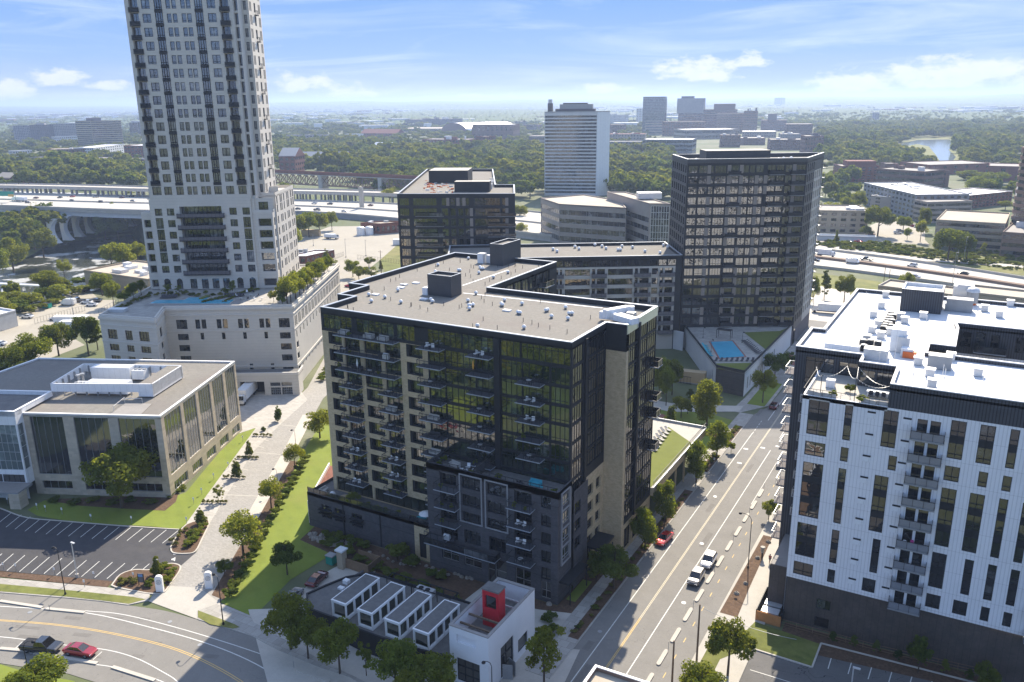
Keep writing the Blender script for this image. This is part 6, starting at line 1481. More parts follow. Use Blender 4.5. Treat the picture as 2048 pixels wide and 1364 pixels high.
# ================= SIMPLE BLOCKS, EACH BUILT FROM ITS OWN BASE AND TOP PIXELS IN THE IMAGE =================
def block(name,label,cat,xl,yl,xr,yr,ytop,dep,mw,rows=4,st=None,roofm='membrane_grey',turn=90,zb=0,wn='window',win=True,cols=None,ph=.6,extra=None,cm=None,frac=.62,colw=3.2):
 A,Bq=G(xl,yl,zb),G(xr,yr,zb); a=math.atan2(Bq[1]-A[1],Bq[0]-A[0]); L=math.dist(A,Bq)
 z=HG(xr,yr,ytop,zb)[2]; A2,B2=at(A,a+R(turn),dep,0),at(Bq,a+R(turn),dep,0)
 B=Bldg(name,label,cat,(*A,zb)); P=[A,Bq,B2,A2]; st=st or ST(1,(),gm='glass_far',dep=.15,fw=.08); fh=(z-zb-ph)/rows
 for i in range(4):
  p,q=P[i],P[(i+1)%4]; l=math.dist(p,q); aa=math.atan2(q[1]-p[1],q[0]-p[0]); ops=[]
  if win and i in (0,1,3):
   for k in range(rows):
    z0=zb+k*fh+fh*.28; z1=zb+k*fh+fh*(.28+frac*.8)
    if win=='ribbon': ops.append((.5,l-.5,z0,z1,ST(max(1,int(l/3)),(),gm='glass_far',dep=.15,fw=.08)))
    else:
     n=max(1,int(l/colw)) if l>2.2 else 0; n=min(n,14)
     for j in range(n): c=l*(j+.5)/n; w=min(l/n*.55,3.5); ops.append((c-w/2,c+w/2,z0,z1,st))
  B.facade(p,aa,0,l,zb-1,z-ph,ops,[mw])
 B.roof(P,z-ph,roofm,ph,.3,pm=mw,cm=cm or mw)
 if extra: extra(B,A,a,L,z,dep)
 B.done(limit=60,wname=wn); return B
def kit(n,seed,h=1.6,m='metal_grey'):
 def f(B,A,a,L,z,dep):
  r=random.Random(seed)
  for k in range(n):
   b=MB(); u=r.uniform(.1,.8)*L; w=r.uniform(.15,.7)*dep; b.obox(A,a,u,u+r.uniform(1.5,L*.12+2),w,w+r.uniform(1.5,dep*.2+1),z-.6,z-.6+h*r.uniform(.6,1.3)); b.build('rooftop_unit',[m if r.random()<.5 else 'metal_light'],B.root)
 return f
def pent(u0,u1,w0,w1,h,m):
 def f(B,A,a,L,z,dep): b=MB(); b.obox(A,a,u0*L,u1*L,w0*dep,w1*dep,z-.6,z+h); b.build('roof_plant',[m],B.root)
 return f
bt='building'
# left, near
block('brick_building','small red brick building with white roof behind the stone podium','building',572,528,613,528,512,20,'brick_red',1,roofm='membrane_white',cm='white_paint',turn=62,extra=kit(2,1))
block('utility_building','low beige utility building with flat gravel roof beside the river road','building',172,572,300,592,558,26,'tan_wall',1,roofm='roof_tan',extra=kit(9,3,1.2,'metal_white'),win=False)
block('utility_shed','white roofed metal shed beside the dockland car park','shed',0-30,672,37,652,620,14,'metal_light',1,roofm='membrane_white',turn=80,cm='white_paint',win=False)
block('brick_building','low brick pump house by the freeway wall, left of the black block','building',722,466,762,468,447,16,'brick_red',1,roofm='roof_tan',turn=48,extra=kit(3,4,.8))
# left, across the river
block('apartment_building','leftmost brown slab block beyond the river','building',33,285,64,284,251,30,'grey_wall',10)
block('apartment_building','dark brown slab with pale tower bays beyond the river','building',64,284,120,283,249,30,'dark_wall',11,extra=pent(.2,.5,.2,.6,3,'grey_wall'))
block('apartment_building','brown slab block just left of the banded office tower','building',112,284,157,283,247,26,'grey_wall',11)
block('office_tower','banded beige office tower beyond the river on the left','building',158,296,189,297,242,50,'tan_wall',13,win='ribbon',wn='ribbon_window',turn=62,extra=pent(.4,.7,.2,.6,5,'dark_wall'),roofm='membrane_grey')
block('apartment_building','blue grey apartment tower just left of the stone tower','building',262,276,279,276,245,22,'glass_far',10,win=False)
block('apartment_building','white low apartment block in front of the brown slabs','building',110,288,163,286,272,20,'pale_wall',3,roofm='membrane_white')
block('apartment_building','long blue and white apartment block beside the banded tower','building',190,316,252,307,288,30,'pale_wall',4,roofm='membrane_white')
block('brick_building','square red brick warehouse left of the stone tower','building',251,322,300,322,291,45,'brick_red',5,roofm='membrane_white',colw=5)
block('house','white flat house block in the woods at far left','building',27,314,66,312,300,18,'pale_wall',2,roofm='membrane_white')
block('brick_building','brown brick block with pale roof in the river woods','building',97,318,182,316,297,35,'brick_brown',3,roofm='roof_tan',extra=kit(4,6))
block('apartment_building','long grey apartment row above the river woods','building',62,338,120,337,314,40,'grey_wall',4,turn=70)
block('apartment_building','second long grey apartment row behind the river woods','building',122,334,168,330,311,30,'brick_brown',4)
block('apartment_building','low brown terrace block above the river trees','building',172,332,290,335,319,30,'brick_brown',2,extra=kit(3,8))
def gab(B,A,a,L,z,dep):
 b=MB(); m=dep/2
 def P(u,w,zz): return at(A,a,u,w)+(zz,)
 b.face([P(-.5,-.5,z-.6),P(L+.5,-.5,z-.6),P(L+.5,m,z+dep*.28),P(-.5,m,z+dep*.28)]); b.face([P(L+.5,dep+.5,z-.6),P(-.5,dep+.5,z-.6),P(-.5,m,z+dep*.28),P(L+.5,m,z+dep*.28)])
 b.face([P(-.5,-.5,z-.6),P(-.5,m,z+dep*.28),P(-.5,dep+.5,z-.6)],1); b.face([P(L+.5,-.5,z-.6),P(L+.5,dep+.5,z-.6),P(L+.5,m,z+dep*.28)],1); b.build('gable_roof',[GM,'brick_red'],B.root)
GM='roof_tan'
block('house','red brick house with pitched roof at far left edge of the woods','house',-5,375,22,376,356,16,'brick_red',3,extra=gab)
block('house','second brick house with gabled roof at far left','house',26,374,48,374,354,15,'brick_red',3,extra=gab)
# centre, across the river
GM='metal_grey'
block('power_plant','long brick power plant hall with grey pitched roof above the footbridge','building',592,330,692,330,316,26,'brick_red',2,extra=gab,colw=6)
block('power_plant','brick boiler house end of the power plant above the footbridge','building',560,345,592,345,312,30,'brick_red',3,extra=gab,colw=6)
block('industrial_building','pale blue box building behind the power plant','building',597,306,636,306,292,22,'pale_wall',1,win=False,roofm='membrane_white')
block('apartment_building','long terrace of low grey flats behind the power plant','building',566,284,660,284,270,22,'grey_wall',3)
block('industrial_building','small blue warehouse in the middle distance','building',690,279,719,279,268,22,'pale_wall',1,win=False,roofm='metal_light')
GM='red_paver'
block('school_building','long brick hall with pink tiled pitched roofs','building',722,276,794,277,267,30,'brick_red',2,extra=gab,colw=7)
block('library_building','white classical library with pale hipped roof in the woods','building',745,306,780,307,291,22,'pale_wall',2,roofm='membrane_white',extra=gab) if False else None
GM='membrane_white'
block('library_building','white classical library with pale pitched roof in the woods','building',745,307,780,308,293,20,'pale_wall',2,extra=gab)
block('library_building','smaller white pavilion behind the classical library','building',775,297,803,297,286,16,'pale_wall',2,extra=gab)
block('laboratory_building','dark brick laboratory block left of the vaulted arena','building',811,254,845,254,239,60,'dark_wall',4)
block('laboratory_building','wider dark laboratory block beside the vaulted arena','building',845,255,896,256,238,60,'dark_wall',4,extra=kit(4,3,4,'dark_wall'))
block('exhibition_hall','low beige hall with wide flat roof left of the arena','building',795,264,882,264,257,120,'tan_wall',1,win='ribbon',roofm='roof_tan')
block('industrial_building','long dark low shed in the far middle distance','building',730,252,786,252,245,60,'dark_wall',1,win=False)
block('industrial_building','far white roofed warehouse beyond the rail yards','building',697,240,760,240,237,90,'pale_wall',1,win=False,roofm='membrane_white')
block('industrial_building','far beige warehouse left of the rail yards','building',660,256,698,256,244,50,'roof_tan',1,win=False,roofm='membrane_white')
def arena():
 A,Bq=G(883,268),G(934,270); a=math.atan2(Bq[1]-A[1],Bq[0]-A[0]); L=math.dist(A,Bq); h=HG(908,268,245)[2]; B=thing('arena','vaulted barrel roofed arena with dark arched end wall','arena',(*A,0))
 b=MB(); f=MB(); K=16; dep=150
 pts=[(L/2-L/2*math.cos(k*math.pi/K),h*.25+h*.75*math.sin(k*math.pi/K)) for k in range(K+1)]
 for (u0,z0),(u1,z1) in zip(pts,pts[1:]): b.face([at(A,a,u0,0)+(z0,),at(A,a,u1,0)+(z1,),at(A,a,u1,dep)+(z1,),at(A,a,u0,dep)+(z0,)])
 f.face([at(A,a,0,0)+(0,),at(A,a,L,0)+(0,)]+[at(A,a,u,0)+(z,) for u,z in pts[::-1]])
 f.face([at(A,a,L,0)+(0,),at(A,a,L,dep)+(0,),at(A,a,L,dep)+(h*.25,),at(A,a,L,0)+(h*.25,)]); b.build('vault',['metal_light'],B); f.build('end_wall',['brick_brown'],B)
arena()
block('arena','hall with bright white roof beside the vaulted arena','building',945,281,1026,281,249,60,'brick_brown',2,roofm='membrane_white',colw=9)
block('brick_building','small annexe with white roof left of the bright roofed hall','building',944,278,961,278,254,40,'brick_brown',2,roofm='membrane_white')
block('brick_building','long red brick hall above the woods below the arena','building',845,300,938,301,279,40,'brick_red',3,extra=kit(5,2,4,'brick_red'))
block('brick_building','square brick tower block at the right end of the long hall','building',952,301,971,302,273,22,'brick_red',4)
block('brick_building','reddish brick block beside the square brick tower','building',968,303,984,303,281,18,'brick_brown',3)
block('university_building','columned pale university hall left of the slab tower','building',1058,300,1090,300,272,40,'pinkish_wall',3,colw=3)
block('university_building','dark small tower between the arena and the slab tower','building',1053,266,1067,266,250,30,'dark_wall',3)
block('stadium','far grey stadium stand beyond the arenas','building',985,252,1062,252,243,90,'grey_wall',1,win=False)
block('industrial_building','small dark block on the far plain above the arenas','building',1016,241,1025,241,232,20,'dark_wall',1,win=False)
# university cluster on the right
block('apartment_tower','pale blue glass residential tower behind the campus','building',1284,268,1328,268,193,38,'glass_pale',24,win='ribbon',wn='ribbon_window')
block('apartment_tower','thin pale tower left of the blue glass tower','building',1272,252,1282,252,217,20,'pale_wall',10,colw=5)
def top(B,A,a,L,z,dep):
 b=MB(); b.obox(A,a,-L*.06,L*1.06,-3,dep*.9,z-32,z+2); b.build('upper_block',['grey_wall'],B.root); b=MB(); b.obox(A,a,.1*L,.6*L,3,dep*.7,z+2,z+7); b.build('roof_plant',['dark_wall'],B.root)
block('hospital_tower','top heavy brown medical tower behind the campus','building',1355,262,1402,262,198,50,'brick_brown',12,win='ribbon',extra=top,wn='ribbon_window')
block('hospital_building','long stepped medical block right of the top heavy tower','building',1405,262,1470,262,219,60,'brick_brown',9,win='ribbon',extra=pent(.3,.95,.2,.6,13,'brick_brown'),wn='ribbon_window')
block('hospital_building','dark brown medical block in front of the stepped block','building',1432,266,1486,266,227,50,'brown_wall',8)
block('hospital_building','square dark medical block with roof flues','building',1485,268,1513,268,222,45,'brown_wall',9,extra=kit(4,8,8,'dark_wall'))
block('university_building','brown laboratory block right of the medical cluster','building',1521,262,1572,262,240,55,'brick_brown',4,extra=pent(.25,.6,.2,.6,14,'dark_wall'))
block('university_building','long brown teaching block at the right end of the campus','building',1571,274,1624,274,248,60,'brick_brown',5)
block('university_building','banded pale office block below the blue glass tower','building',1290,268,1325,268,241,40,'pinkish_wall',5,win='ribbon')
block('university_building','long dark brick teaching block below the medical tower','building',1324,272,1408,272,243,45,'brick_brown',5)
block('university_building','flat dark brick range above the pale glass block','building',1205,272,1247,272,249,40,'brick_brown',3)
block('apartment_building','pale grey block on the plain left of the glass tower','building',1220,256,1252,256,230,30,'pale_wall',7)
block('sports_hall','wide sports hall with bright white roof in the campus','building',1372,279,1478,277,258,70,'pinkish_wall',2,roofm='membrane_white',win='ribbon')
block('university_building','low pale hall right of the bright roofed sports hall','building',1484,275,1552,275,263,60,'pinkish_wall',2,roofm='membrane_white')
block('university_building','wide flat blue grey building above the black tower','building',1284,312,1384,313,279,45,'grey_wall',4,win='ribbon',roofm='membrane_white')
block('university_building','old hall with rose tinted roof behind the slab tower','building',1206,286,1290,286,268,40,'pinkish_wall',3,roofm='red_paver',extra=kit(5,4,2,'red_paver'))
block('university_building','pale colonnaded range above the woods right of the slab tower','building',1206,304,1284,304,283,30,'grey_wall',4,colw=3)
for i,(xl,xr,yb,yt,d,l) in enumerate(((1478,1530,290,276,50,'low dark brick block in the campus middle'),(1540,1610,300,279,45,'dark brick range with long roofs at campus right'),(1608,1645,312,272,40,'square dark brick block at the end of the campus'),(1440,1480,294,270,35,'stepped brick block behind the black tower roof'),(1560,1600,284,268,45,'grey low block on the campus ridge'))):
 block('university_building',l,'building',xl,yb,xr,yb,yt,d,'brick_brown' if i!=4 else 'grey_wall',4,extra=kit(3,i+20,3,'dark_wall'))
block('apartment_tower','far narrow apartment tower in the woods by the river bend','building',1743,246,1757,246,225,22,'grey_wall',10,colw=6)
block('apartment_tower','hazy far tower on the right skyline','building',1548,213,1560,213,195.5,60,'pale_wall',10,colw=20)
block('apartment_building','hazy flat building on the skyline above the power plant','building',697,216,713,216,206,60,'pale_wall',4,colw=30)
# right bank quarter
block('brick_building','red brick residence with dark red roof plant right of the black tower','building',1680,364,1756,364,332,28,'brick_red',6,colw=5,extra=pent(.2,.95,.2,.8,4,'brick_red'))
block('brick_building','long dark brick block behind the white roofed flats','building',1749,372,1846,380,343,30,'brick_brown',3,win='ribbon',extra=kit(3,3,3,'brick_brown'))
block('brick_building','dark brick stair tower of the long brick block','building',1769,350,1793,350,327,18,'brick_brown',3,win=False)
block('brick_building','dark brick block with black flat roof near the long brick block','building',1850,375,1896,374,341,35,'brick_brown',3,colw=8)
block('brick_building','wide low brick hall below the river bend','building',1856,350,1984,346,326,45,'brick_red',2,colw=12)
block('brick_building','low brick hall left of the brown tower','building',1973,362,2034,364,333,40,'brick_red',2,colw=14)
block('apartment_building','grey and white flats with bright white roof, long facade facing left','building',1724,408,1826,438,389,34,'grey_wall',5,roofm='membrane_white',cm='white_paint',colw=4,extra=kit(6,12,1))
block('apartment_building','pale brown wing of the white roofed flats','building',1830,430,1932,416,387,34,'pinkish_wall',4,roofm='membrane_white',cm='white_paint',colw=9)
block('apartment_building','red and grey wing of the white roofed flats','building',1932,418,2022,408,382,30,'brick_red',4,roofm='membrane_white',cm='white_paint',colw=4,extra=kit(3,13,1))
block('apartment_building','tan low apartment house right of the black tower','building',1636,466,1733,468,422,28,'tan_wall',4,roofm='membrane_grey',colw=5,extra=kit(4,15,1.2,'metal_light'))
block('carport','long low pale roof sheltering parked cars','carport',1634,480,1752,484,474,6,'pale_wall',1,win=False,roofm='membrane_white')
block('parking_garage','tan concrete parking garage with open decks','building',1866,492,2003,502,447,46,'tan_wall',4,win='ribbon',wn='deck_opening',roofm='roof_tan')
block('parking_garage','open sided grey parking ramp attached to the white roofed flats','building',1824,440,1850,446,404,30,'pinkish_wall',4,win='ribbon',wn='deck_opening')
block('brick_building','brown brick podium below the round brown tower','building',1998,512,2090,520,470,40,'brown_wall',3,roofm='membrane_grey',win='ribbon',extra=kit(4,17,2.5,'metal_light'))
def round_tower():
 X,Y=G(2050,500); B=thing('office_tower','round banded brown tower cut by the right edge','building',(X+2,Y+14,0)); zt=HG(2030,500,300)[2]; cx,cy=X+2,Y+15; K=28
 b=MB(); g_=MB(); f=0
 n=int(zt/3.4)
 for k in range(n):
  z=k*3.4; r=10.0; b.cyl(cx,cy,z,z+1.7,r,r,K,0); g_.cyl(cx,cy,z+1.7,z+3.4,r-.4,r-.4,K,0,False)
 b.cyl(cx,cy,n*3.4,n*3.4+2.6,10.0,10.0,K,0); b.cyl(cx,cy,n*3.4+2.6,n*3.4+5.5,7,7,K,0)
 b.build('concrete_band',['brown_wall'],B); g_.build('ribbon_window',['glass_far'],B)
round_tower()
block('warehouse','low tan building with pale coping behind the white roofed block','building',1752,610,1925,634,592,14,'tan_wall',1,roofm='roof_tan',cm='concrete_pale',win=False)
block('warehouse','second low tan building behind the white roofed block, at the right edge','building',1926,640,2110,664,604,14,'tan_wall',1,roofm='roof_tan',cm='concrete_pale',win=False)
# ---- distant town: countless far roofs as one mass, and far woods ----
def town():
 r=random.Random(21); b=MB()
 for k in range(1800):
  px=r.uniform(-200,2250); py=208+abs(r.gauss(0,1))*20+3
  if py>262 or (px>1560 and py>232 and r.random()<.9) or (px>1500 and r.random()<.6): continue
  X,Y=G(px,py);
  if Y<0: continue
  a=r.uniform(0,1.5); s=r.uniform(8,32)*(1+ (X*X+Y*Y)**.5/9000); h=r.uniform(4,14)
  b.obox((X,Y),a,0,s*r.uniform(.8,2.5),0,s,0,h+6,r.choice((0,0,1,2,2,3)))
 b.build('distant_town',['pale_wall','grey_wall','membrane_white','brick_brown'],None,'stuff')
town()
# ================= VEGETATION =================
def crown_mesh(name,seed,shape,nl,ls,mat_,lobes=12):
 """leafy crown in a unit box (1 wide, 1 tall): leaf faces spread over overlapping clumps"""
 r=np.random.RandomState(seed); P=[];Nn=[]
 if shape=='round':
  C0=[];
  for k in range(lobes):
   t=r.uniform(0,2*math.pi); ph=r.uniform(-.35,1); rad=.35*math.sqrt(max(0,1-max(0,ph)**2*.75))*r.uniform(.45,1.1)
   C0.append((rad*math.cos(t),rad*math.sin(t),.48+ph*.32,r.uniform(.09,.2)))
  C0.append((0,0,.52,.22))
 elif shape=='cone':
  C0=[]
  for k in range(lobes):
   z=r.uniform(.05,.92); rad=.36*(1-z)**.8*r.uniform(.5,1); t=r.uniform(0,2*math.pi); C0.append((rad*math.cos(t),rad*math.sin(t),z,.06+.13*(1-z)))
  C0.append((0,0,.35,.26)); C0.append((0,0,.62,.16))
 elif shape=='oval':
  C0=[]
  for k in range(lobes):
   z=r.uniform(.12,.9); rad=.34*math.sin(math.pi*min(1,z*.9+.08))*r.uniform(.4,1); t=r.uniform(0,2*math.pi); C0.append((rad*math.cos(t),rad*math.sin(t),z,r.uniform(.10,.18)))
  C0.append((0,0,.5,.26))
 elif shape=='pine':
  C0=[]
  for k in range(lobes):
   z=r.uniform(.15,.97); rad=.42*(1-z)**.6*r.uniform(.3,1); t=r.uniform(0,2*math.pi); C0.append((rad*math.cos(t),rad*math.sin(t),z,r.uniform(.05,.13)))
 else: # sparse
  C0=[]
  for k in range(lobes):
   t=r.uniform(0,2*math.pi); z=r.uniform(.2,.95); rad=.38*r.uniform(.2,1); C0.append((rad*math.cos(t),rad*math.sin(t),z,r.uniform(.06,.14)))
 C0=np.array(C0); wts=C0[:,3]**2; wts/=wts.sum(); idx=r.choice(len(C0),nl,p=wts)
 d=r.normal(size=(nl,3)); d/=np.linalg.norm(d,axis=1)[:,None]; rad=C0[idx,3]*r.uniform(.25,1.12,nl)**.45
 flat=np.array([1,1,.85]) if shape!='pine' else np.array([1.3,1.3,.45])
 c=C0[idx,:3]+d*rad[:,None]*flat; c[:,2]=np.clip(c[:,2],.0,1)
 nrm=d+r.normal(size=(nl,3))*.6+np.array([0,0,.25]); nrm/=np.linalg.norm(nrm,axis=1)[:,None]
 a=np.cross(nrm,r.normal(size=(nl,3))); a/=np.linalg.norm(a,axis=1)[:,None]; b=np.cross(nrm,a)
 s=ls*r.uniform(.55,1.35,nl)[:,None]
 v=np.stack([c-a*s-b*s*.6,c+a*s-b*s*.6,c+a*s*.7+b*s*.8,c-a*s*.7+b*s*.8],1).reshape(-1,3)
 me=D.meshes.new(name); me.vertices.add(nl*4); me.vertices.foreach_set('co',v.ravel()); me.loops.add(nl*4); me.loops.foreach_set('vertex_index',np.arange(nl*4)); me.polygons.add(nl)
 me.polygons.foreach_set('loop_start',np.arange(0,nl*4,4)); me.polygons.foreach_set('loop_total',np.full(nl,4)); me.materials.append(MT[mat_]); me.update(calc_edges=True); return me
def trunk_mesh(seed,limbs=5,r0=.035):
 r=random.Random(seed); b=MB(); b.tube((0,0,0),(.01,0,.55),r0,r0*.55,7); b.tube((.01,0,.55),(.0,.01,.85),r0*.55,r0*.15,5)
 for k in range(limbs):
  t=r.uniform(0,6.28); z=r.uniform(.28,.6); e=(.3*math.cos(t)*r.uniform(.6,1),.3*math.sin(t)*r.uniform(.6,1),z+r.uniform(.15,.3)); b.tube((0,0,z),e,r0*.42,r0*.1,5)
 return b.mesh('trunk',['bark'])
CM={}; TM=[trunk_mesh(1),trunk_mesh(2,6),trunk_mesh(3,4)]
def crowns(kind,i):
 k=(kind,i%3)
 if k not in CM:
  sh,nl,ls,mt,lb={'round':('round',6500,.0175,'leaf_mid',20),'dark':('round',6500,.0175,'leaf_dark',20),'light':('sparse',3000,.020,'leaf_light',26),'cone':('cone',2600,.028,'leaf_dark',18),
  'oval':('oval',5500,.018,'leaf_mid',24),'pine':('pine',4200,.020,'leaf_pine',40),'yel':('round',4600,.018,'leaf_light',18),'sparse':('sparse',2200,.022,'leaf_mid',24),'shrub':('round',900,.045,'leaf_mid',9),'bush':('round',900,.045,'leaf_dark',9),'far':('round',900,.050,'leaf_far',10),'grassy':('round',420,.05,'leaf_grassy',8)}[kind]
  CM[k]=crown_mesh('crown',hash(kind)%97 if False else sum(map(ord,kind))+i%3*7,sh,nl,ls,mt,lb)
 return CM[k]
TN=[0]
def tree(px,py,top,w,kind,label,cat='tree',group=None,z=0,name=None,cb=.28,xy=None,h=None,wm=None):
 """trunk base pixel, crown top pixel row and crown width in pixels -> a tree of that real size"""
 i=TN[0]; TN[0]+=1
 if xy is None:
  X,Y,zt=HG(px,py,top,z); h=(zt-z); wm=w*PR(X,Y,z+h*.6)[2]/F_PX
 else: X,Y=xy
 r=random.Random(i*13+5)
 nm=name or ('pine_tree' if kind=='pine' else 'tree'); o=thing(nm,label,cat,(X,Y,z),r.uniform(0,6.28),group)
 if kind in ('shrub','bush','grassy'): cb=0
 ch=h*(1-cb*.75); c=D.objects.new('crown',crowns(kind,r.randrange(3))); C.objects.link(c); c.parent=o; c.location=(0,0,h-ch); c.scale=(wm*1.12,wm*1.12,ch)
 if kind not in ('grassy',):
  t=D.objects.new('trunk',TM[i%3]); C.objects.link(t); t.parent=o; s=max(.35,min(1,h/9)); t.scale=(wm*.8,wm*.8,h)
 return o
def TL(rows,cat='tree',group=None,name=None,z=0,cb=.28):
 for q in rows: tree(*q[:6],cat=cat,group=group,name=name,z=z,cb=cb)
TL([(245,1016,884,138,'round','big broad tree shading the front of the office building'),
(487,1112,1020,92,'yel','airy tree on the lawn edge, nearest the gate posts of the paved drive'),
(543,1020,950,60,'yel','airy tree in the middle of the hedge row along the paved drive'),
(590,938,884,40,'yel','small airy tree third along the paved drive hedge'),
(640,876,816,64,'yel','pale airy tree at the corner of the condominium near the drive'),
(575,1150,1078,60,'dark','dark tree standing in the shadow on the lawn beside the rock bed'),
(582,1300,1186,92,'round','leftmost street tree in the shaded row beside the gallery'),
(617,1318,1222,76,'round','second street tree in the shaded row, close behind the leftmost'),
(680,1348,1240,88,'round','third street tree in the shaded row by the gallery skylights'),
(733,1352,1290,38,'sparse','thin young street tree in the gap of the shaded row'),
(793,1388,1280,100,'round','broad street tree in front of the black gallery wall'),
(862,1400,1300,98,'round','street tree nearest the white corner of the gallery'),
(820,1420,1332,66,'yel','sunlit pale tree at the bottom edge in front of the shaded row'),
(1088,1372,1262,90,'sparse','slender multi stemmed tree right of the white gallery corner'),
(85,1420,1322,120,'round','leafy tree cut by the bottom edge on the lower lawn'),
(1455,1352,1228,100,'dark','dark dense tree on the grass left of the cracked car park'),
(1400,1420,1325,90,'round','tree at the bottom edge beside the wooden pole'),
(1537,1040,996,34,'round','small tree by the mulch bed under the wire balconies'),
(1836,1345,1270,48,'bush','bushy dark green tree against the dark wood base'),
(1966,1392,1322,54,'dark','small tree at the bottom edge near the dark wood base'),
(1228,1178,1086,92,'dark','street tree nearest the condominium entrance canopy'),
(1192,1165,1102,50,'bush','dark shrubby tree beside the condominium entrance canopy'),
(1290,1098,1014,66,'oval','street tree beside the parked red car'),
(1330,1044,962,62,'oval','street tree in front of the lawn deck of the condominium'),
(1392,966,880,56,'oval','street tree in the planting bed below the lawn deck'),
(1433,918,836,58,'oval','street tree nearest the big park tree'),
(1413,852,758,76,'oval','largest tree of the small park, full and egg shaped'),
(1362,836,788,40,'yel','small pale tree left of the largest park tree'),
(1341,860,806,34,'cone','narrow young conifer on the park lawn'),
(1326,788,706,44,'yel','pale tree against the corner of the condominium by the yard'),
(1344,790,708,46,'dark','dark tree beside the yard generator'),
(1525,806,730,52,'yel','pale green street tree by the arcaded terrace wall'),
(1549,760,702,50,'dark','dark street tree further along the arcaded terrace wall'),
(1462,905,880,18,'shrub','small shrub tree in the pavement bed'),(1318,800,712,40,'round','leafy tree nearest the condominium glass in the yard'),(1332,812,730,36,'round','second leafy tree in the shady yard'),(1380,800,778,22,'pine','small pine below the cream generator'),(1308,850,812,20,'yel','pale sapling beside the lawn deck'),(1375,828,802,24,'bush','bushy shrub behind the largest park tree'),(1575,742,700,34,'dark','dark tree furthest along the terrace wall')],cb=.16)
TL([(557,842,810,22,'cone','small dark cone tree in the paved courtyard island'),(527,862,852,14,'cone','tiny cone tree at the top of the promenade planters'),(499,912,880,22,'cone','young cone tree in the third promenade planter'),(474,954,915,26,'cone','young cone tree in the fourth promenade planter'),(437,1004,974,26,'sparse','small round headed tree in the fifth promenade planter'),(402,1048,1014,28,'cone','dark cone tree at the tip of the car park island'),
(316,1150,1110,30,'cone','cone tree behind the left gate post of the drive'),(450,1152,1116,36,'dark','dark rounded shrub tree beside the right gate post')],cb=.15)
# planter grasses along the promenade
pr=MB(); gr_i=0
for (x,y,w) in ((525,872,34),(495,917,36),(468,956,38),(430,1006,42)):
 a,b_=G(x-w/2,y),G(x+w/2,y+1)
 for k in range(6):
  t=k/5; X,Y=a[0]+(b_[0]-a[0])*t,a[1]+(b_[1]-a[1])*t
  tree(0,0,0,0,'grassy','tuft of ornamental grass in a promenade planter strip','grass tuft','ornamental grass tufts in the promenade planters',name='grass_tuft',xy=(X,Y),h=.9,wm=1.1)
for (x,y) in ((352,1093),(345,1085),(358,1078),(362,1068),(373,1064)): tree(0,0,0,0,'grassy','tuft of tall grass on the car park island','grass tuft','grass tufts on the car park island',name='grass_tuft',xy=G(x,y),h=1.2,wm=1.3)
for (x,y) in ((245,1172),(252,1168),(260,1165),(268,1169),(275,1163),(240,1165)): tree(0,0,0,0,'grassy','tuft of tall grass behind the small sign board','grass tuft','grass tufts by the small sign board',name='grass_tuft',xy=G(x,y),h=1.2,wm=1.4)
for (x,y,w) in ((378,1092,2.4),(388,1080,2.6),(396,1068,2.6),(404,1055,2.2),(384,1070,2)): tree(0,0,0,0,'shrub','low green shrub on the car park island by the drive','shrub','shrubs on the car park island',name='shrub',xy=G(x,y),h=1.3,wm=w)
for (x,y,w) in ((330,1140,2.4),(342,1150,2.4),(335,1165,2.2),(322,1178,1.8),(300,1172,1.8)): tree(0,0,0,0,'shrub','shrub in the bed of the left gate post','shrub','shrubs round the left gate post',name='shrub',xy=G(x,y),h=1.4,wm=w)
# hedge row between drive walkway and lawn
h0,h1=Vector((-98.5,78.5)),Vector((-124.5,124))
for k in range(20):
 p=h0.lerp(h1,k/19); tree(0,0,0,0,'bush',f'{ORD[k]} dark hedge shrub counted from the gate posts, between the paved drive and the lawn','shrub','hedge row along the paved drive',name='shrub',xy=(p.x+1.2,p.y+.6),h=1.6,wm=2.5)
for k in range(12):
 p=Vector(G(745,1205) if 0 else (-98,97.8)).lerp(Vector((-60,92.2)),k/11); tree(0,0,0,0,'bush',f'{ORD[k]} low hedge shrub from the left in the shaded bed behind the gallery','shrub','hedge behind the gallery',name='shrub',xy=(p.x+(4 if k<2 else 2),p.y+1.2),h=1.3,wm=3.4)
for k,(x,y,w,h) in enumerate(((-95.5,100.6,2.8,2.0),(-93,101,2.8,2.1),(-90.5,101.2,2.8,2.0),(-88,101,2.6,1.8),(-80,100.5,5.2,3.8),(-76.5,100,3.2,2.4),(-72,99,3,1.8),(-70,99.5,2.6,1.7),(-63,93.2,2.6,1.8),(-58,98.5,3.0,1.4),(-49.5,98,2.6,1.3),(-46.2+1.5,98,1.2,.8))): tree(0,0,0,0,'bush',f'{ORD[k]} rounded dark shrub from the left along the foot of the condominium','shrub','shrubs below the condominium',name='shrub',xy=(x,y),h=h,wm=w)
for k in range(4): tree(0,0,0,0,'shrub',f'{ORD[k]} clipped green shrub from the front beside the gallery forecourt','shrub','clipped shrubs beside the gallery forecourt',name='shrub',xy=(-48.8+k*.0+1.2*(k%2),92.6+k*1.0),h=1.4,wm=2.2)
rr=random.Random(31)
for y in np.arange(97,149,2.3): tree(0,0,0,0,'grassy' if rr.random()<.5 else 'bush','small plant in the mulch bed along the kerb','plant','small plants in the kerbside mulch bed',name='shrub',xy=(-44.4+rr.uniform(-.4,.4),float(y)),h=rr.uniform(.5,.9),wm=rr.uniform(.8,1.5))
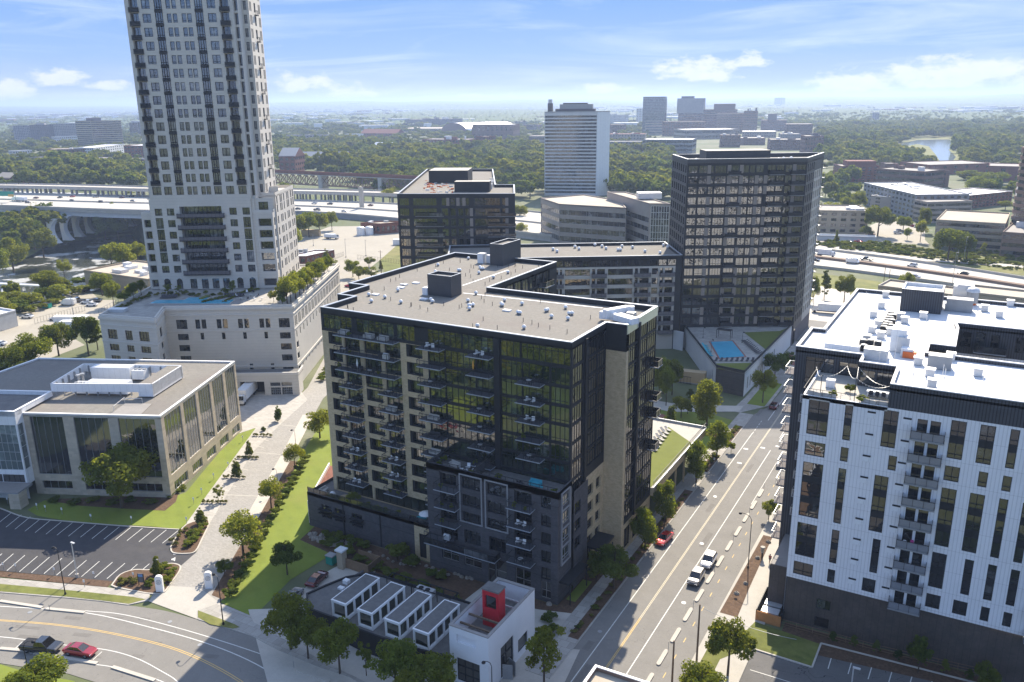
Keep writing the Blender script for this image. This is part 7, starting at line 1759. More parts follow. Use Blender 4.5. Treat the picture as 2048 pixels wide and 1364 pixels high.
for y in list(np.arange(161,170,1.1))+list(np.arange(177,189,1.1)): tree(0,0,0,0,'grassy' if rr.random()<.5 else 'shrub','small plant in a pavement bed near the park','plant','small plants in the pavement beds near the park',name='shrub',xy=(-44.5+rr.uniform(-.4,.4),float(y)),h=rr.uniform(.7,1.2),wm=rr.uniform(1,1.7))
for k in range(11):
 p=Vector((-160.0,167)).lerp(Vector((-178,199)),k/10); tree(0,0,0,0,'shrub',f'{ORD[k]} round shrub from the front at the foot of the long stone podium wall','shrub','shrubs along the podium wall',name='shrub',xy=(p.x+2.4,p.y+1.4),h=1.7,wm=3.2)
for k in range(6): tree(0,0,0,0,'bush',f'{ORD[k]} low evergreen shrub from the left in front of the office building','shrub','evergreen shrubs in front of the office',name='shrub',xy=G(110+k*38,1003+k%2*4),h=.9,wm=3)
for (x,y) in ((340,992),(352,985),(362,978)): tree(0,0,0,0,'shrub','low shrub at the corner of the office building','shrub','shrubs at the office corner',name='shrub',xy=G(x,y),h=.9,wm=2.6)
for k in range(7): tree(0,0,0,0,'pine',f'{ORD[k]} small spruce from the left at the foot of the dark wood wall','shrub','small spruces along the dark wood wall',name='pine_tree',xy=(-11+k*2.9,112.6),h=1.9+.3*(k%3),wm=1.5)
# podium roof garden
Zp=22.5
TL([(582,606,548,40,'round','dark leafy tree between the first and second roof garden trees'),(600,592,536,38,'round','full tree on the podium edge, fourth cluster'),(616,580,528,36,'yel','pale tree on the podium edge, fifth cluster'),(628,568,520,32,'dark','dark tree near the far end of the podium garden'),(642,556,512,28,'yel','pale tree near the far end of the podium garden'),(656,545,508,22,'round','small tree at the far end of the podium garden'),(565,612,572,26,'shrub','low shrub tree at the front of the podium garden'),(548,606,578,22,'yel','small pale tree near the stone tower corner'),(575,612,545,50,'yel','leafy tree at the front of the podium roof garden'),(592,600,540,46,'yel','second leafy tree of the podium roof garden'),(608,588,540,42,'yel','third leafy tree of the podium roof garden'),(622,572,528,38,'round','fourth leafy tree of the podium roof garden'),(636,560,520,32,'round','fifth leafy tree of the podium roof garden'),(649,548,512,26,'round','furthest leafy tree of the podium roof garden'),
(337,590,568,18,'sparse','small tree in front of the left arches of the podium terrace'),(359,590,570,16,'sparse','small tree between the left arches of the podium terrace'),(466,588,560,20,'sparse','small tree in front of the right arches of the podium terrace'),(450,590,572,14,'bush','small dark tree beside the terrace doors of the tower'),
(283,592,556,28,'dark','dark tree at the left corner of the podium terrace'),(268,598,562,24,'dark','second dark tree at the left edge of the podium terrace'),(250,606,580,30,'bush','bushy tree on the left edge of the podium terrace')],z=Zp,cb=.15)
for k in range(14): X,Y=G(408+k*8.2,606-k*1.9,Zp); tree(0,0,0,0,'shrub',f'{ORD[k]} clipped hedge plant from the left beside the podium pool','shrub','clipped hedge beside the podium pool',name='shrub',xy=(X,Y),h=1.0,wm=1.8,z=Zp)
for k in range(12): X,Y=G(450+k*5.4,605-k*2.6,Zp); tree(0,0,0,0,'shrub',f'{ORD[k]} clipped plant from the near end of the diagonal podium hedge','shrub','diagonal hedge of the podium garden',name='shrub',xy=(X,Y),h=.9,wm=1.4,z=Zp)
rr=random.Random(3)
for k in range(22):
 X,Y=G(*((230+k*7.4,622-k*2.9) if k<10 else (300+(k-10)*14,590+(k%3)*2)),Zp); tree(0,0,0,0,('shrub','dark','grassy')[k%3],f'{"edge" if k<10 else "inner"} planter plant, {ORD[k%12]} from the left on the podium terrace','plant',name='potted_plant',xy=(X,Y),h=rr.uniform(.8,1.8),wm=rr.uniform(1.4,2.4),z=Zp,cb=0)
# left middle distance
TL([(118,712,642,64,'dark','big dark tree between the car park and the office roof'),(70,752,664,84,'round','large round tree left behind the office building'),(20,770,690,76,'dark','tree at the left edge behind the office building'),(20,800,726,70,'pine','pine tree at the left edge behind the office roof'),(178,712,622,60,'dark','dark pine like tree beside the podium corner'),(196,700,640,40,'pine','second dark tree against the podium corner'),(100,690,655,30,'pine','small pine behind the dark tree'),
(205,592,542,42,'round','tree beside the beige utility building'),(228,612,560,34,'round','round tree at the podium corner by the utility building'),(262,600,566,28,'yel','pale shrubby tree behind the podium corner'),
(225,545,478,50,'yel','tall pale riverside tree left of the stone tower'),(252,545,480,50,'yel','second tall pale riverside tree left of the stone tower'),(278,535,478,36,'yel','third pale riverside tree, nearest the stone tower'),(130,558,514,30,'yel','small pale tree on the river island'),
(100,588,538,56,'round','tree on the near river bank'),(120,600,565,46,'yel','bushy pale tree on the near river bank'),(20,612,580,60,'yel','yellow green bush on the near river bank, left'),(60,615,582,50,'yel','yellow green bush on the near river bank'),(0,640,588,60,'yel','yellow green bush at the left edge by the river'),(88,600,572,36,'dark','dark bush on the near river bank')],cb=.15)
TL([(28,545,468,66,'round','large tree on the far river bank, under the bridge end'),(-5,560,480,50,'round','large tree at the left edge on the far bank'),(88,515,450,56,'dark','dark tree at the foot of the white bridge piers'),(70,500,432,46,'dark','dark tree behind the river bank'),(60,462,424,34,'round','small tree below the bridge girder'),(212,480,422,46,'dark','dark tree right of the white bridge piers'),(238,480,424,42,'dark','second dark tree right of the white bridge piers'),(198,478,446,16,'sparse','small tree on the concrete wharf')],z=-20,cb=.1)
# middle lots
TL([(653,528,496,20,'cone','dark cone shaped tree at the dirt lot entrance'),(668,548,520,24,'sparse','small tree behind the brick building'),(706,554,515,32,'round','left tree of the group by the side street'),(718,560,530,30,'round','front tree of the group by the side street'),(743,558,532,36,'sparse','broad airy tree of the group by the side street'),(738,534,512,24,'dark','dark tree of the group by the side street'),(762,540,518,10,'cone','thin dark conifer by the wooden pole'),
(598,478,425,40,'round','tree at the left end of the freeway wall'),(618,474,420,40,'round','second tree by the freeway wall'),(640,470,422,36,'round','third tree by the freeway wall'),(664,460,420,26,'round','tree at the right end of the freeway group'),(590,500,450,30,'yel','pale tree beside the stone tower'),
(570,396,362,36,'round','tree in front of the power plant by the old bridge'),(780,408,372,44,'yel','yellow green tree left of the black block roof'),(1042,472,442,30,'yel','round bush between the freeway and pink office'),(1040,440,408,30,'round','tree beside the freeway right of the black block'),
(1626,604,548,24,'dark','dark tree at the foot of the black tower'),(1648,598,538,26,'pine','sparse pine right of the black tower'),(1688,604,542,40,'dark','dark tree in front of the white roof'),(1811,582,542,30,'round','rounded tree beside the freeway'),(1672,488,458,14,'cone','small tree by the freeway car park'),
(1755,472,404,60,'dark','big dark tree right of the tan apartment house'),(1732,475,450,26,'dark','dark tree against the tan apartment house'),(1806,462,430,30,'round','round tree in the small car park'),(1814,480,454,16,'round','small round tree in the car park island'),(1840,484,434,26,'yel','tall pale hedge tree left of the parking garage'),(1846,465,410,26,'dark','dark tree behind the parking garage corner'),
(1895,522,450,66,'dark','large dark tree in front of the parking garage'),(1932,522,460,40,'dark','dark tree right of the large one by the garage'),(1905,500,455,50,'round','mid green tree by the garage front'),(1966,510,484,14,'sparse','small tree on the freeway bank'),(1662,448,400,50,'yel','pale tree behind the tan apartment house'),(1700,430,390,50,'round','tree between the brick residence and the flats'),(1716,428,378,30,'round','tall tree left of the white roofed flats'),
(2010,420,400,30,'round','tree beside the round brown tower'),(1650,395,340,30,'round','tree behind the black tower roof edge'),(1990,368,342,50,'round','tree in front of the low brick hall'),(1940,360,338,50,'round','tree beside the long low brick hall'),(1960,392,350,60,'round','tree behind the white roofed flats')],cb=.12)
# small garden trees on the condo podium & terrace are left to planters below
# ---- woods as masses (geometry nodes instancing the crowns of trees in view) ----
def woods(name,pts,kinds,label=None):
 """pts: array of x,y,z,w,h"""
 P=np.array(pts); me=D.meshes.new(name); n=len(P); me.vertices.add(n); me.vertices.foreach_set('co',P[:,:3].ravel())
 for nm,dat,tp in (('sc',P[:,[3,3,4]].ravel(),'FLOAT_VECTOR'),):
  at_=me.attributes.new(nm,tp,'POINT'); at_.data.foreach_set('vector',dat)
 r=np.random.RandomState(len(P)); k=me.attributes.new('kd','INT','POINT'); k.data.foreach_set('value',r.randint(0,len(kinds),n).astype(np.int32))
 rz=me.attributes.new('rz','FLOAT','POINT'); rz.data.foreach_set('value',r.uniform(0,6.28,n).astype(np.float32))
 o=D.objects.new(name,me); C.objects.link(o); o['kind']='stuff'
 ng=D.node_groups.new(name,'GeometryNodeTree'); ng.interface.new_socket('Geometry',in_out='INPUT',socket_type='NodeSocketGeometry'); ng.interface.new_socket('Geometry',in_out='OUTPUT',socket_type='NodeSocketGeometry')
 nn=ng.nodes; ll=ng.links; gi=nn.new('NodeGroupInput'); go=nn.new('NodeGroupOutput'); jn=nn.new('GeometryNodeJoinGeometry')
 def attr(a,t): q=nn.new('GeometryNodeInputNamedAttribute'); q.data_type=t; q.inputs[0].default_value=a; return q
 sc=attr('sc','FLOAT_VECTOR'); kd=attr('kd','INT'); rzn=attr('rz','FLOAT'); cx=nn.new('ShaderNodeCombineXYZ'); ll.new(rzn.outputs[0],cx.inputs[2])
 for i,ob in enumerate(kinds):
  oi=nn.new('GeometryNodeObjectInfo'); oi.inputs['Object'].default_value=ob; oi.inputs['As Instance'].default_value=False
  oi.transform_space='ORIGINAL'
  ip=nn.new('GeometryNodeInstanceOnPoints'); cp=nn.new('FunctionNodeCompare'); cp.data_type='INT'; cp.operation='EQUAL'; cp.inputs[3].default_value=i
  ll.new(kd.outputs[0],cp.inputs[2]); ll.new(cp.outputs[0],ip.inputs['Selection']); ll.new(gi.outputs[0],ip.inputs['Points']); ll.new(oi.outputs['Geometry'],ip.inputs['Instance'])
  er=nn.new('FunctionNodeEulerToRotation'); ll.new(cx.outputs[0],er.inputs[0]); ll.new(er.outputs[0],ip.inputs['Rotation']); ll.new(sc.outputs[0],ip.inputs['Scale']); ll.new(ip.outputs[0],jn.inputs[0])
 ll.new(jn.outputs[0],go.inputs[0]); md=o.modifiers.new('scatter','NODES'); md.node_group=ng
 return o
def inpoly(x,y,p):
 c=False; j=len(p)-1
 for i in range(len(p)):
  if (p[i][1]>y)!=(p[j][1]>y) and x<(p[j][0]-p[i][0])*(y-p[i][1])/(p[j][1]-p[i][1])+p[i][0]: c=not c
  j=i
 return c
# three far trees of the woods edge, built as things; the masses repeat their crowns
FT=[]
for (x,y,t,w,l) in ((1060,398,352,44,'pale rounded tree at the near edge of the river woods'),(1240,396,350,40,'rounded tree right of the slab tower'),(720,402,372,26,'bushy tree behind the old arched bridge')):
 o=tree(x,y,t,w,'far',l,cb=0); FT.append([c for c in o.children if c.name.startswith('crown')][0])
o1=tree(1285,398,352,44,'far','full tree at the woods edge behind the pink office',cb=0);
kinds=[D.objects.new('x',m) for m in ()]+FT
sheet('meadow',GP([(1750,300),(1830,268),(1920,268),(1935,300),(1945,330),(1930,350),(1860,350),(1830,330)]),.04,'grass_rough')
def polyfill(poly,spacing,hr,wr,excl=(),z=0,seed=1,jit=.9):
 W_=[G(*p,z) for p in poly]; xs=[p[0] for p in W_]; ys=[p[1] for p in W_]; r=random.Random(seed); out=[]
 area=(max(xs)-min(xs))*(max(ys)-min(ys)); n=int(min(area/spacing**2,60000))
 for k in range(n):
  x,y=r.uniform(min(xs),max(xs)),r.uniform(min(ys),max(ys))
  if not inpoly(x,y,W_): continue
  if any(inpoly(x,y,e) for e in excl): continue
  q=r.uniform(.55,1.6)*(1+.25*math.sin(x/37)*math.cos(y/29)); h=r.uniform(*hr)*q; out.append((x,y,z-h*.06,r.uniform(*wr)*q,h))
 return out
blds=[]
for o in list(C.objects):
 if o.get('category') in ('building','house','arena','stadium') and not o.parent and o.location.length>280:
  xs=[];ys=[]
  for c in o.children:
   if c.type!='MESH' or not c.data.vertices: continue
   co=np.empty(len(c.data.vertices)*3); c.data.vertices.foreach_get('co',co); co=co.reshape(-1,3);
   if not c.name.startswith(('wall','vault','concrete_band')): continue
   xs+= [co[:,0].min(),co[:,0].max()]; ys+=[co[:,1].min(),co[:,1].max()]
  if xs: blds.append((min(xs)-4,min(ys)-4,max(xs)+4,max(ys)+4))
def free(p): return not any(b[0]<p[0]<b[2] and b[1]<p[1]<b[3] for b in blds)
P=[]
P+=polyfill([(-200,384),(-200,330),(0,328),(120,338),(300,330),(300,378),(60,376)],15,(12,18),(15,23),seed=2)
P+=polyfill([(-200,332),(-200,262),(300,262),(300,332)],24,(9,13),(12,18),seed=3)
P+=polyfill([(540,345),(540,288),(740,296),(850,300),(1090,300),(1090,352),(850,364),(700,352)],15,(12,18),(15,23),seed=4)
P+=polyfill([(700,356),(860,364),(1095,352),(1095,398),(880,398),(760,392)],14,(11,16),(13,21),seed=5)
P+=polyfill([(1200,304),(1345,306),(1345,398),(1300,402),(1200,388)],15,(12,17),(15,23),seed=6)
P+=polyfill([(540,290),(540,262),(1280,262),(1340,300),(1090,300)],26,(8,13),(12,18),seed=7)
riv=[G(*p) for p in [(1770,296),(1834.6,276),(1905,275),(1915,292),(1905,300),(1926,322),(1914,342),(1876,344),(1856,334),(1840,315),(1790,306)]]
P+=polyfill([(1640,330),(1640,262),(1780,250),(2200,250),(2200,330),(1980,330),(1856,334),(1760,340)],15,(11,17),(14,21),excl=[riv],seed=8)
P+=polyfill([(1645,420),(1645,330),(1856,334),(2200,340),(2200,420),(2030,420),(1900,350),(1700,330),(1720,420)],22,(9,14),(11,17),seed=9)
P+=polyfill([(-200,262),(-200,236),(1300,234),(1560,228),(1800,228),(2250,225),(2250,250),(1300,262)],34,(10,15),(20,32),excl=[riv],seed=10)
P=[p for p in P if free(p)]
woods('river_woods',P,kinds)
P=[]
P+=polyfill([(0,470),(0,440),(300,400),(300,440),(170,440),(60,470),(30,500)],8,(6,11),(7,12),z=-9,seed=12)
P+=polyfill([(1625,486),(1760,486),(1850,500),(2060,508),(2060,545),(1900,525),(1780,508),(1630,494)],2.6,(.8,2.0),(1.8,3.6),seed=13)
P+=polyfill([(-120,640),(-120,608),(60,590),(170,560),(210,560),(160,590),(90,625)],7,(3,6),(5,9),seed=14)
P+=polyfill([(150,590),(290,545),(300,560),(220,580)],6,(3,6),(5,8),seed=15)
woods('bank_scrub',P,kinds)
# park trees behind the viewer
P=[]; r_=random.Random(77)
for k in range(520):
 x,y=(r_.uniform(-280,-70),r_.uniform(-200,30)) if k%4 else (r_.uniform(-60,200),r_.uniform(-200,10))
 h=r_.uniform(9,15); P.append((x,y,-.5,r_.uniform(9,14),h))
woods('park_trees',P,kinds)
# far canopy to the horizon
def canopy():
 r=np.random.RandomState(4); az=np.linspace(AZ-1.1,AZ+1.1,1500); ds=2600*np.power(1.032,np.arange(0,92)); A,Dd=np.meshgrid(az,ds)
 X=np.sin(A)*Dd; Y=np.cos(A)*Dd; n=r.uniform(0,1,X.shape);
 big=np.sin(X/900+1.3)*np.cos(Y/1100)+np.sin((X+Y)/2300)+.6*np.sin(X/310+Y/420)
 Z=4+n*9+6*np.maximum(0,big)+np.clip((Dd-6500)/9000,0,1)*48*(1+.35*np.sin(A*9+1)+.3*np.sin(A*23)+.12*np.sin(A*71))
 Z[n<.13]=1.0
 me=D.meshes.new('distant_woods'); v=np.stack([X,Y,Z],-1).reshape(-1,3); me.vertices.add(len(v)); me.vertices.foreach_set('co',v.ravel())
 R_,C_=X.shape; i=np.arange(R_*C_).reshape(R_,C_); q=np.stack([i[:-1,:-1],i[:-1,1:],i[1:,1:],i[1:,:-1]],-1).reshape(-1,4)[:,::-1]
 # keep the river reach open
 cx=v[q].mean(1); keep=np.ones(len(q),bool); rx=[p[0] for p in riv]; ry=[p[1] for p in riv]
 near=(cx[:,0]>min(rx))&(cx[:,0]<max(rx))&(cx[:,1]>min(ry))&(cx[:,1]<max(ry))
 for k in np.where(near)[0]:
  if inpoly(cx[k,0],cx[k,1],riv): keep[k]=False
 q=q[keep]; m=len(q)
 me.loops.add(m*4); me.loops.foreach_set('vertex_index',q.ravel()); me.polygons.add(m); me.polygons.foreach_set('loop_start',np.arange(0,m*4,4)); me.polygons.foreach_set('loop_total',np.full(m,4))
 mm=mat('far_canopy',(.060,.095,.030),.95,.35,.004,0,kind=[('patch',.0016,(.11,.13,.06),.54,5),('patch',.012,(.035,.06,.02),.5,3)]); me.materials.append(mm); me.update(calc_edges=True)
 o=D.objects.new('distant_woods',me); C.objects.link(o); o['kind']='stuff'
canopy()
# ================= VEHICLES =================
PAINT={}
def paint(nm,col,metal=.3):
 if nm not in PAINT:
  mat('paint_'+nm,col,.22,.03,1,metal=metal,spec=.5,**{'Coat Weight':1.0,'Coat Roughness':.05}); PAINT[nm]=MT['paint_'+nm]
 return PAINT[nm]
for nm,c in dict(white=(.70,.70,.70),silver=(.26,.27,.29),black=(.012,.012,.014),red=(.30,.010,.018),bright_red=(.48,.012,.015),darkred=(.10,.008,.012),grey=(.045,.047,.05),blue=(.03,.06,.16),green=(.02,.09,.05),navy=(.015,.02,.04)).items(): paint(nm,c,.0 if nm in('white','black') else .35)
def body_mesh(kind):
 """lofted car body; x forward, z up. returns dict of part meshes"""
 sp={'sedan':dict(L=4.75,W=1.82,z=[(-2.37,.45,.78,.80),(-2.25,.30,.98,.88),(-1.55,.22,1.02,.91),(-.9,.2,1.0,.91),(.75,.2,.97,.91),(1.6,.22,.90,.90),(2.15,.28,.78,.84),(2.37,.42,.62,.74)],g=[(-1.85,1.0,.74),(-1.0,1.40,.62),(.15,1.44,.62),(1.05,.96,.74)],wx=(-1.42,1.42),r=.33),
  'suv':dict(L=4.65,W=1.9,z=[(-2.3,.5,.9,.86),(-2.2,.34,1.12,.92),(-1.55,.25,1.14,.95),(-.9,.25,1.12,.95),(.85,.25,1.06,.95),(1.65,.28,.98,.93),(2.15,.34,.86,.88),(2.32,.5,.7,.78)],g=[(-2.15,1.12,.80),(-1.8,1.62,.68),(.1,1.68,.68),(1.05,1.05,.80)],wx=(-1.4,1.4),r=.37),
  'pickup':dict(L=5.8,W=2.0,z=[(-2.9,.55,1.1,.97),(-2.8,.45,1.12,1.0),(-1.9,.4,1.12,1.0),(-.5,.4,1.12,1.0),(1.2,.4,1.12,1.0),(2.0,.42,1.08,.99),(2.7,.45,1.0,.95),(2.9,.6,.85,.88)],g=[(-.55,1.12,.86),(-.35,1.82,.74),(.85,1.85,.74),(1.55,1.12,.86)],wx=(-1.85,1.85),r=.42),
  'van':dict(L=5.9,W=2.05,z=[(-2.95,.5,2.3,.9),(-2.9,.38,2.55,.96),(-1.5,.3,2.6,1.0),(0,.3,2.6,1.0),(1.2,.3,2.5,1.0),(1.9,.32,1.75,.99),(2.6,.36,1.15,.94),(2.95,.5,.8,.84)],g=[(1.25,1.5,1.0),(1.3,2.1,.98),(1.7,2.0,.95),(2.3,1.35,.93)],wx=(-1.9,1.9),r=.38)}[kind]
 b=MB(); rings=[]
 for x,z0,z1,w in sp['z']:
  w*=sp['W']/2/.92; zm=z0+(z1-z0)*.55
  rings.append([(x,-w*.9,z0),(x,-w,zm),(x,-w*.95,z1-.04),(x,-w*.82,z1),(x,w*.82,z1),(x,w*.95,z1-.04),(x,w,zm),(x,w*.9,z0)])
 for A,B2 in zip(rings,rings[1:]):
  for k in range(8): b.face([A[k],B2[k],B2[(k+1)%8],A[(k+1)%8]])
 b.face(rings[0]); b.face(rings[-1][::-1])
 if kind=='pickup':
  c=MB(); c.box(-2.75,-.85,1.13,-.62,.85,1.17); bed=c.mesh('bed_cover',['pole_black'])
 g=MB(); gr=[]
 for i,(x,z,w) in enumerate(sp['g']): gr.append((x,z,w))
 (x0,z0,w0),(x1,z1,w1),(x2,z2,w2),(x3,z3,w3)=gr
 s=sp['W']/1.82
 def q(x,y,z): return (x,y*s,z)
 if kind!='van':
  g.face([q(x0,-w0,z0),q(x1,-w1,z1),q(x1,w1,z1),q(x0,w0,z0)]); g.face([q(x3,w3,z3),q(x2,w2,z2),q(x2,-w2,z2),q(x3,-w3,z3)])
  for sg in (-1,1):
   f=[q(x0,sg*w0,z0),q(x3,sg*w3,z3),q(x2,sg*w2,z2),q(x1,sg*w1,z1)]; g.face(f if sg<0 else f[::-1])
  rf=MB(); rf.face([q(x1-.03,-w1,z1+.01),q(x2+.03,-w2,z2+.01),q(x2+.03,w2,z2+.01),q(x1-.03,w1,z1+.01)]); rf.face([q(x1,-w1-.01,z1-.05),q(x2,-w2-.01,z2-.05),q(x2,-w2,z2+.01),q(x1,-w1,z1+.01)]); rf.face([q(x1,w1,z1+.01),q(x2,w2,z2+.01),q(x2,w2+.01,z2-.05),q(x1,w1+.01,z1-.05)])
  for sg in (-1,1):
   for (xa,za,wa),(xb,zb,wb) in ((gr[0],gr[1]),(gr[3],gr[2])): rf.tube(q(xa,sg*wa,za),q(xb,sg*wb,zb),.045,n=4)
   xm=(x1+x2)/2; rf.tube(q(xm,sg*(w0+.0),z0),q(xm,sg*w1,z1),.04,n=4)
 else:
  g.face([q(2.33,.82,1.42),q(1.83,.80,2.02),q(1.83,-.80,2.02),q(2.33,-.82,1.42)])
  for sg in (-1,1): f=[q(.6,sg*.935,1.45),q(1.75,sg*.935,1.45),q(1.5,sg*.935,2.05),q(.6,sg*.935,2.05)]; g.face(f if sg<0 else f[::-1])
  rf=MB(); rf.box(-2.6,-.8,2.58,.9,.8,2.63)
 t=MB(); t.tube((0,-.11,0),(0,.11,0),sp['r'],n=14); ri=MB(); ri.tube((0,-.115,0),(0,.115,0),sp['r']*.6,n=10)
 hl=MB(); hl.box(-.06,-.2,-.08,.06,.2,.08)
 out=dict(body=b.mesh('body',['paint_white'],True),glass=g.mesh('window_glass',['glass_car']),roof=rf.mesh('roof',['paint_white']),tyre=t.mesh('tyre',['rubber']),rim=ri.mesh('rim',['rim']),head=hl.mesh('headlight',['headlight']),tail=hl.mesh('taillight',['taillight']),sp=sp)
 if kind=='pickup': out['bed']=bed
 return out
BM={k:body_mesh(k) for k in ('sedan','suv','pickup','van')}
def _ov(o,m):
 o.material_slots[0].link='OBJECT'; o.material_slots[0].material=m
def car(pos,head,kind,col,label,cat='car',group=None,z=0.06,name=None,simple=False,sc=1):
 X,Y=pos; m=BM[kind]; sp=m['sp']; o=thing(name or {'pickup':'pickup_truck','van':'van'}.get(kind,'car'),label,cat,(X,Y,z),R(head),group); o.scale=(sc,)*3
 def add(nm,me,loc=(0,0,0),rz=0,par=o):
  q=D.objects.new(nm,me); C.objects.link(q); q.parent=par; q.location=loc; q.rotation_euler=(0,0,rz); return q
 b=add('body',m['body']); _ov(b,PAINT[col]); r=add('roof',m['roof']); _ov(r,PAINT[col]); add('window_glass',m['glass'])
 if kind=='pickup': add('bed_cover',m['bed'])
 W=sp['W']/2
 for x in sp['wx']:
  for y in (-W+.13,W-.13):
   w=add('wheel',m['tyre'],(x,y,sp['r']))
   if not simple: add('rim',m['rim'],(0,0,0),0,w)
 if not simple:
  for sg in (-1,1):
   zf=(sp['z'][-2][1]+sp['z'][-2][2])/2+.08; add('headlight',m['head'],(sp['z'][-2][0]+.08,sg*W*.68,zf)); add('taillight',m['tail'],(sp['z'][1][0]-.06,sg*W*.72,zf+.1))
 return o
def hd(p,q,z=0): a,b=G(*p,z),G(*q,z); return math.degrees(math.atan2(b[1]-a[1],b[0]-a[0])),((a[0]+b[0])/2,(a[1]+b[1])/2)
# near traffic
for p,q,k,c,l,ct in (((48,1297),(122,1304),'pickup','black','black crew cab pickup truck with covered bed waiting on the curved road','pickup truck'),((137,1304),(187,1312),'sedan','red','glossy crimson sedan behind the green verge, ahead of the black pickup','car'),
 ((620,1178),(650,1150),'sedan','darkred','dark red sedan on the ramp by the stone bin enclosure','car'),((577,1210),(596,1188),'sedan','silver','silver car half hidden by the shaded street trees','car')):
 h,pos=hd(p,q); car(pos,h,k,c,l,ct)
car((-42.0,128.5),-95,'sedan','bright_red','bright red sedan parked at the kerb by the condominium')
car((-32.9,124.9),-90,'suv','silver','silver hatchback driving just ahead of the grey one')
car((-33.2,118.9),-90,'suv','grey','dark grey hatchback with sunlit roof, braking behind the silver one')
car((-30.6,171.3),-90,'suv','navy','dark car parked on the right beside the wire balconies')
car((-39.9,205.6),90,'sedan','darkred','dark red car parked by the kerb near the dark prow of the pool terrace')
car((-34.9,83.2),-84,'pickup','white','white truck at the bottom end of the street, cut by the brown roof corner','pickup truck')
car((-33.8,236),-90,'suv','silver','white and grey car far up the street beside the dark block corner')
# box truck in the loading dock
def truck(pos,head,label,L=9,col='white',z=.07,cab='white',h=3.6):
 o=thing('box_truck',label,'truck',(*pos,z),R(head)); b=MB(); b.box(-L+1.2,-1.25,1.0,.8,1.25,h); q=b.build('cargo_box',['metal_white'],o,world=False)
 c=MB(); c.prism([(.95,-1.1),(2.9,-1.1),(2.9,1.1),(.95,1.1)],.6,1.5); c.face([(.95,-1.1,1.5),(2.8,-1.1,1.5),(2.3,-1.0,2.5),(.95,-1.0,2.5)]); c.face([(2.8,1.1,1.5),(.95,1.1,1.5),(.95,1.0,2.5),(2.3,1.0,2.5)]); c.face([(2.3,-1,2.5),(2.3,1,2.5),(.95,1,2.5),(.95,-1,2.5)]); q=c.build('cab',['paint_white'],o,world=False); _ov(q,PAINT[cab])
 g=MB(); g.face([(2.83,-1.0,1.55),(2.83,1.0,1.55),(2.34,.95,2.45),(2.34,-.95,2.45)]); g.build('windscreen',['glass_car'],o,world=False)
 ch=MB(); ch.box(-L+1.2,-.9,.6,2.6,.9,.98); ch.build('chassis',['pole_black'],o,world=False)
 for x in (1.9,-L+3,-L+4.1):
  for y in (-1.0,1.0): t=D.objects.new('wheel',BM['pickup']['tyre']); C.objects.link(t); t.parent=o; t.location=(x,y,.45); t.scale=(1.1,1.1,1.1)
 return o
h,pos=hd((560,745),(484,812)); truck(G(487,805),hd((505,790),(484,812))[0],'white box truck with its tail inside the loading dock',10)
h,pos=hd((1668,628),(1618,624)); truck(G(1640,625),h,'white trailer parked behind the black tower near the freeway',12)
h,pos=hd((70,399),(22,396),FZ); truck(G(30,402,FZ),h,'long white semi trailer on the river bridge',15,z=FZ)
h,pos=hd((1632,512),(1665,515)); truck(G(1658,513,.3),h,'small box trailer rig on the far freeway lanes',8,z=.3)
h,_=hd((655,475),(675,476)); truck(G(668,478),h,'small white delivery lorry on the dirt lot',7,h=2.8)
# freeway cars, following the lanes
def fwy(px,py,kind,col,label,rev=False):
 z=fz(px); X,Y=G(px,py,z); i=min(range(n_f),key=lambda i:(ne[i].x-X)**2+(ne[i].y-Y)**2); i=max(1,min(n_f-2,i)); d=ne[i+1]-ne[i-1]; h=math.degrees(math.atan2(d.y,d.x))+(180 if rev else 0)
 car((X,Y),h,kind,col,label,group='cars on the freeway',z=z+.08,simple=True)
n_f=len(ne)
for a in ((38,402,'sedan','silver','silver car nearest the left edge on the river bridge'),(56,406,'sedan','black','black car behind the silver one on the river bridge'),(145,403,'suv','black','black car alone on the near lanes of the river bridge'),(203,405,'suv','black','black car on the near lanes, left of the tower'),(266,403,'sedan','silver','grey car on the near lanes just left of the tower'),
 (72,397,'sedan','darkred','dark red car left on the far lanes of the river bridge',1),(120,396,'sedan','grey','grey car on the far lanes, left of the orange car',1),(145,394,'sedan','bright_red','orange red car on the far lanes of the river bridge',1),(192,395,'pickup','silver','pale pickup on the far lanes of the river bridge',1),(244,396,'sedan','darkred','small maroon car on the far lanes near the tower',1),(263,394,'suv','black','black car on the far lanes next to the tower',1),
 (629,408,'suv','white','white suv on the far lanes right of the tower',1),(660,409,'sedan','black','black car on the far lanes right of the white suv',1),(741,412,'sedan','darkred','maroon car on the far lanes left of the black block',1),(597,419,'sedan','black','black car at the tower edge on the near lanes'),(635,421,'pickup','black','black pickup on the near lanes right of the tower'),(689,424,'sedan','white','white car on the near lanes above the brick pump house'),
 (1705,526,'van','white','white van on the near freeway lanes right of the black tower'),(1733,521,'pickup','grey','grey pickup on the far freeway lanes',1),(1824,533,'suv','white','white suv alone on the far freeway lanes',1),(1926,550,'sedan','black','black car by the median wall at far right',1),(1830,556,'sedan','silver','silver car beside the rounded freeway tree'),(1630,522,'sedan','black','dark car emerging from behind the black tower'),):
 fwy(a[0],a[1],a[2],a[3],a[4],len(a)>5)
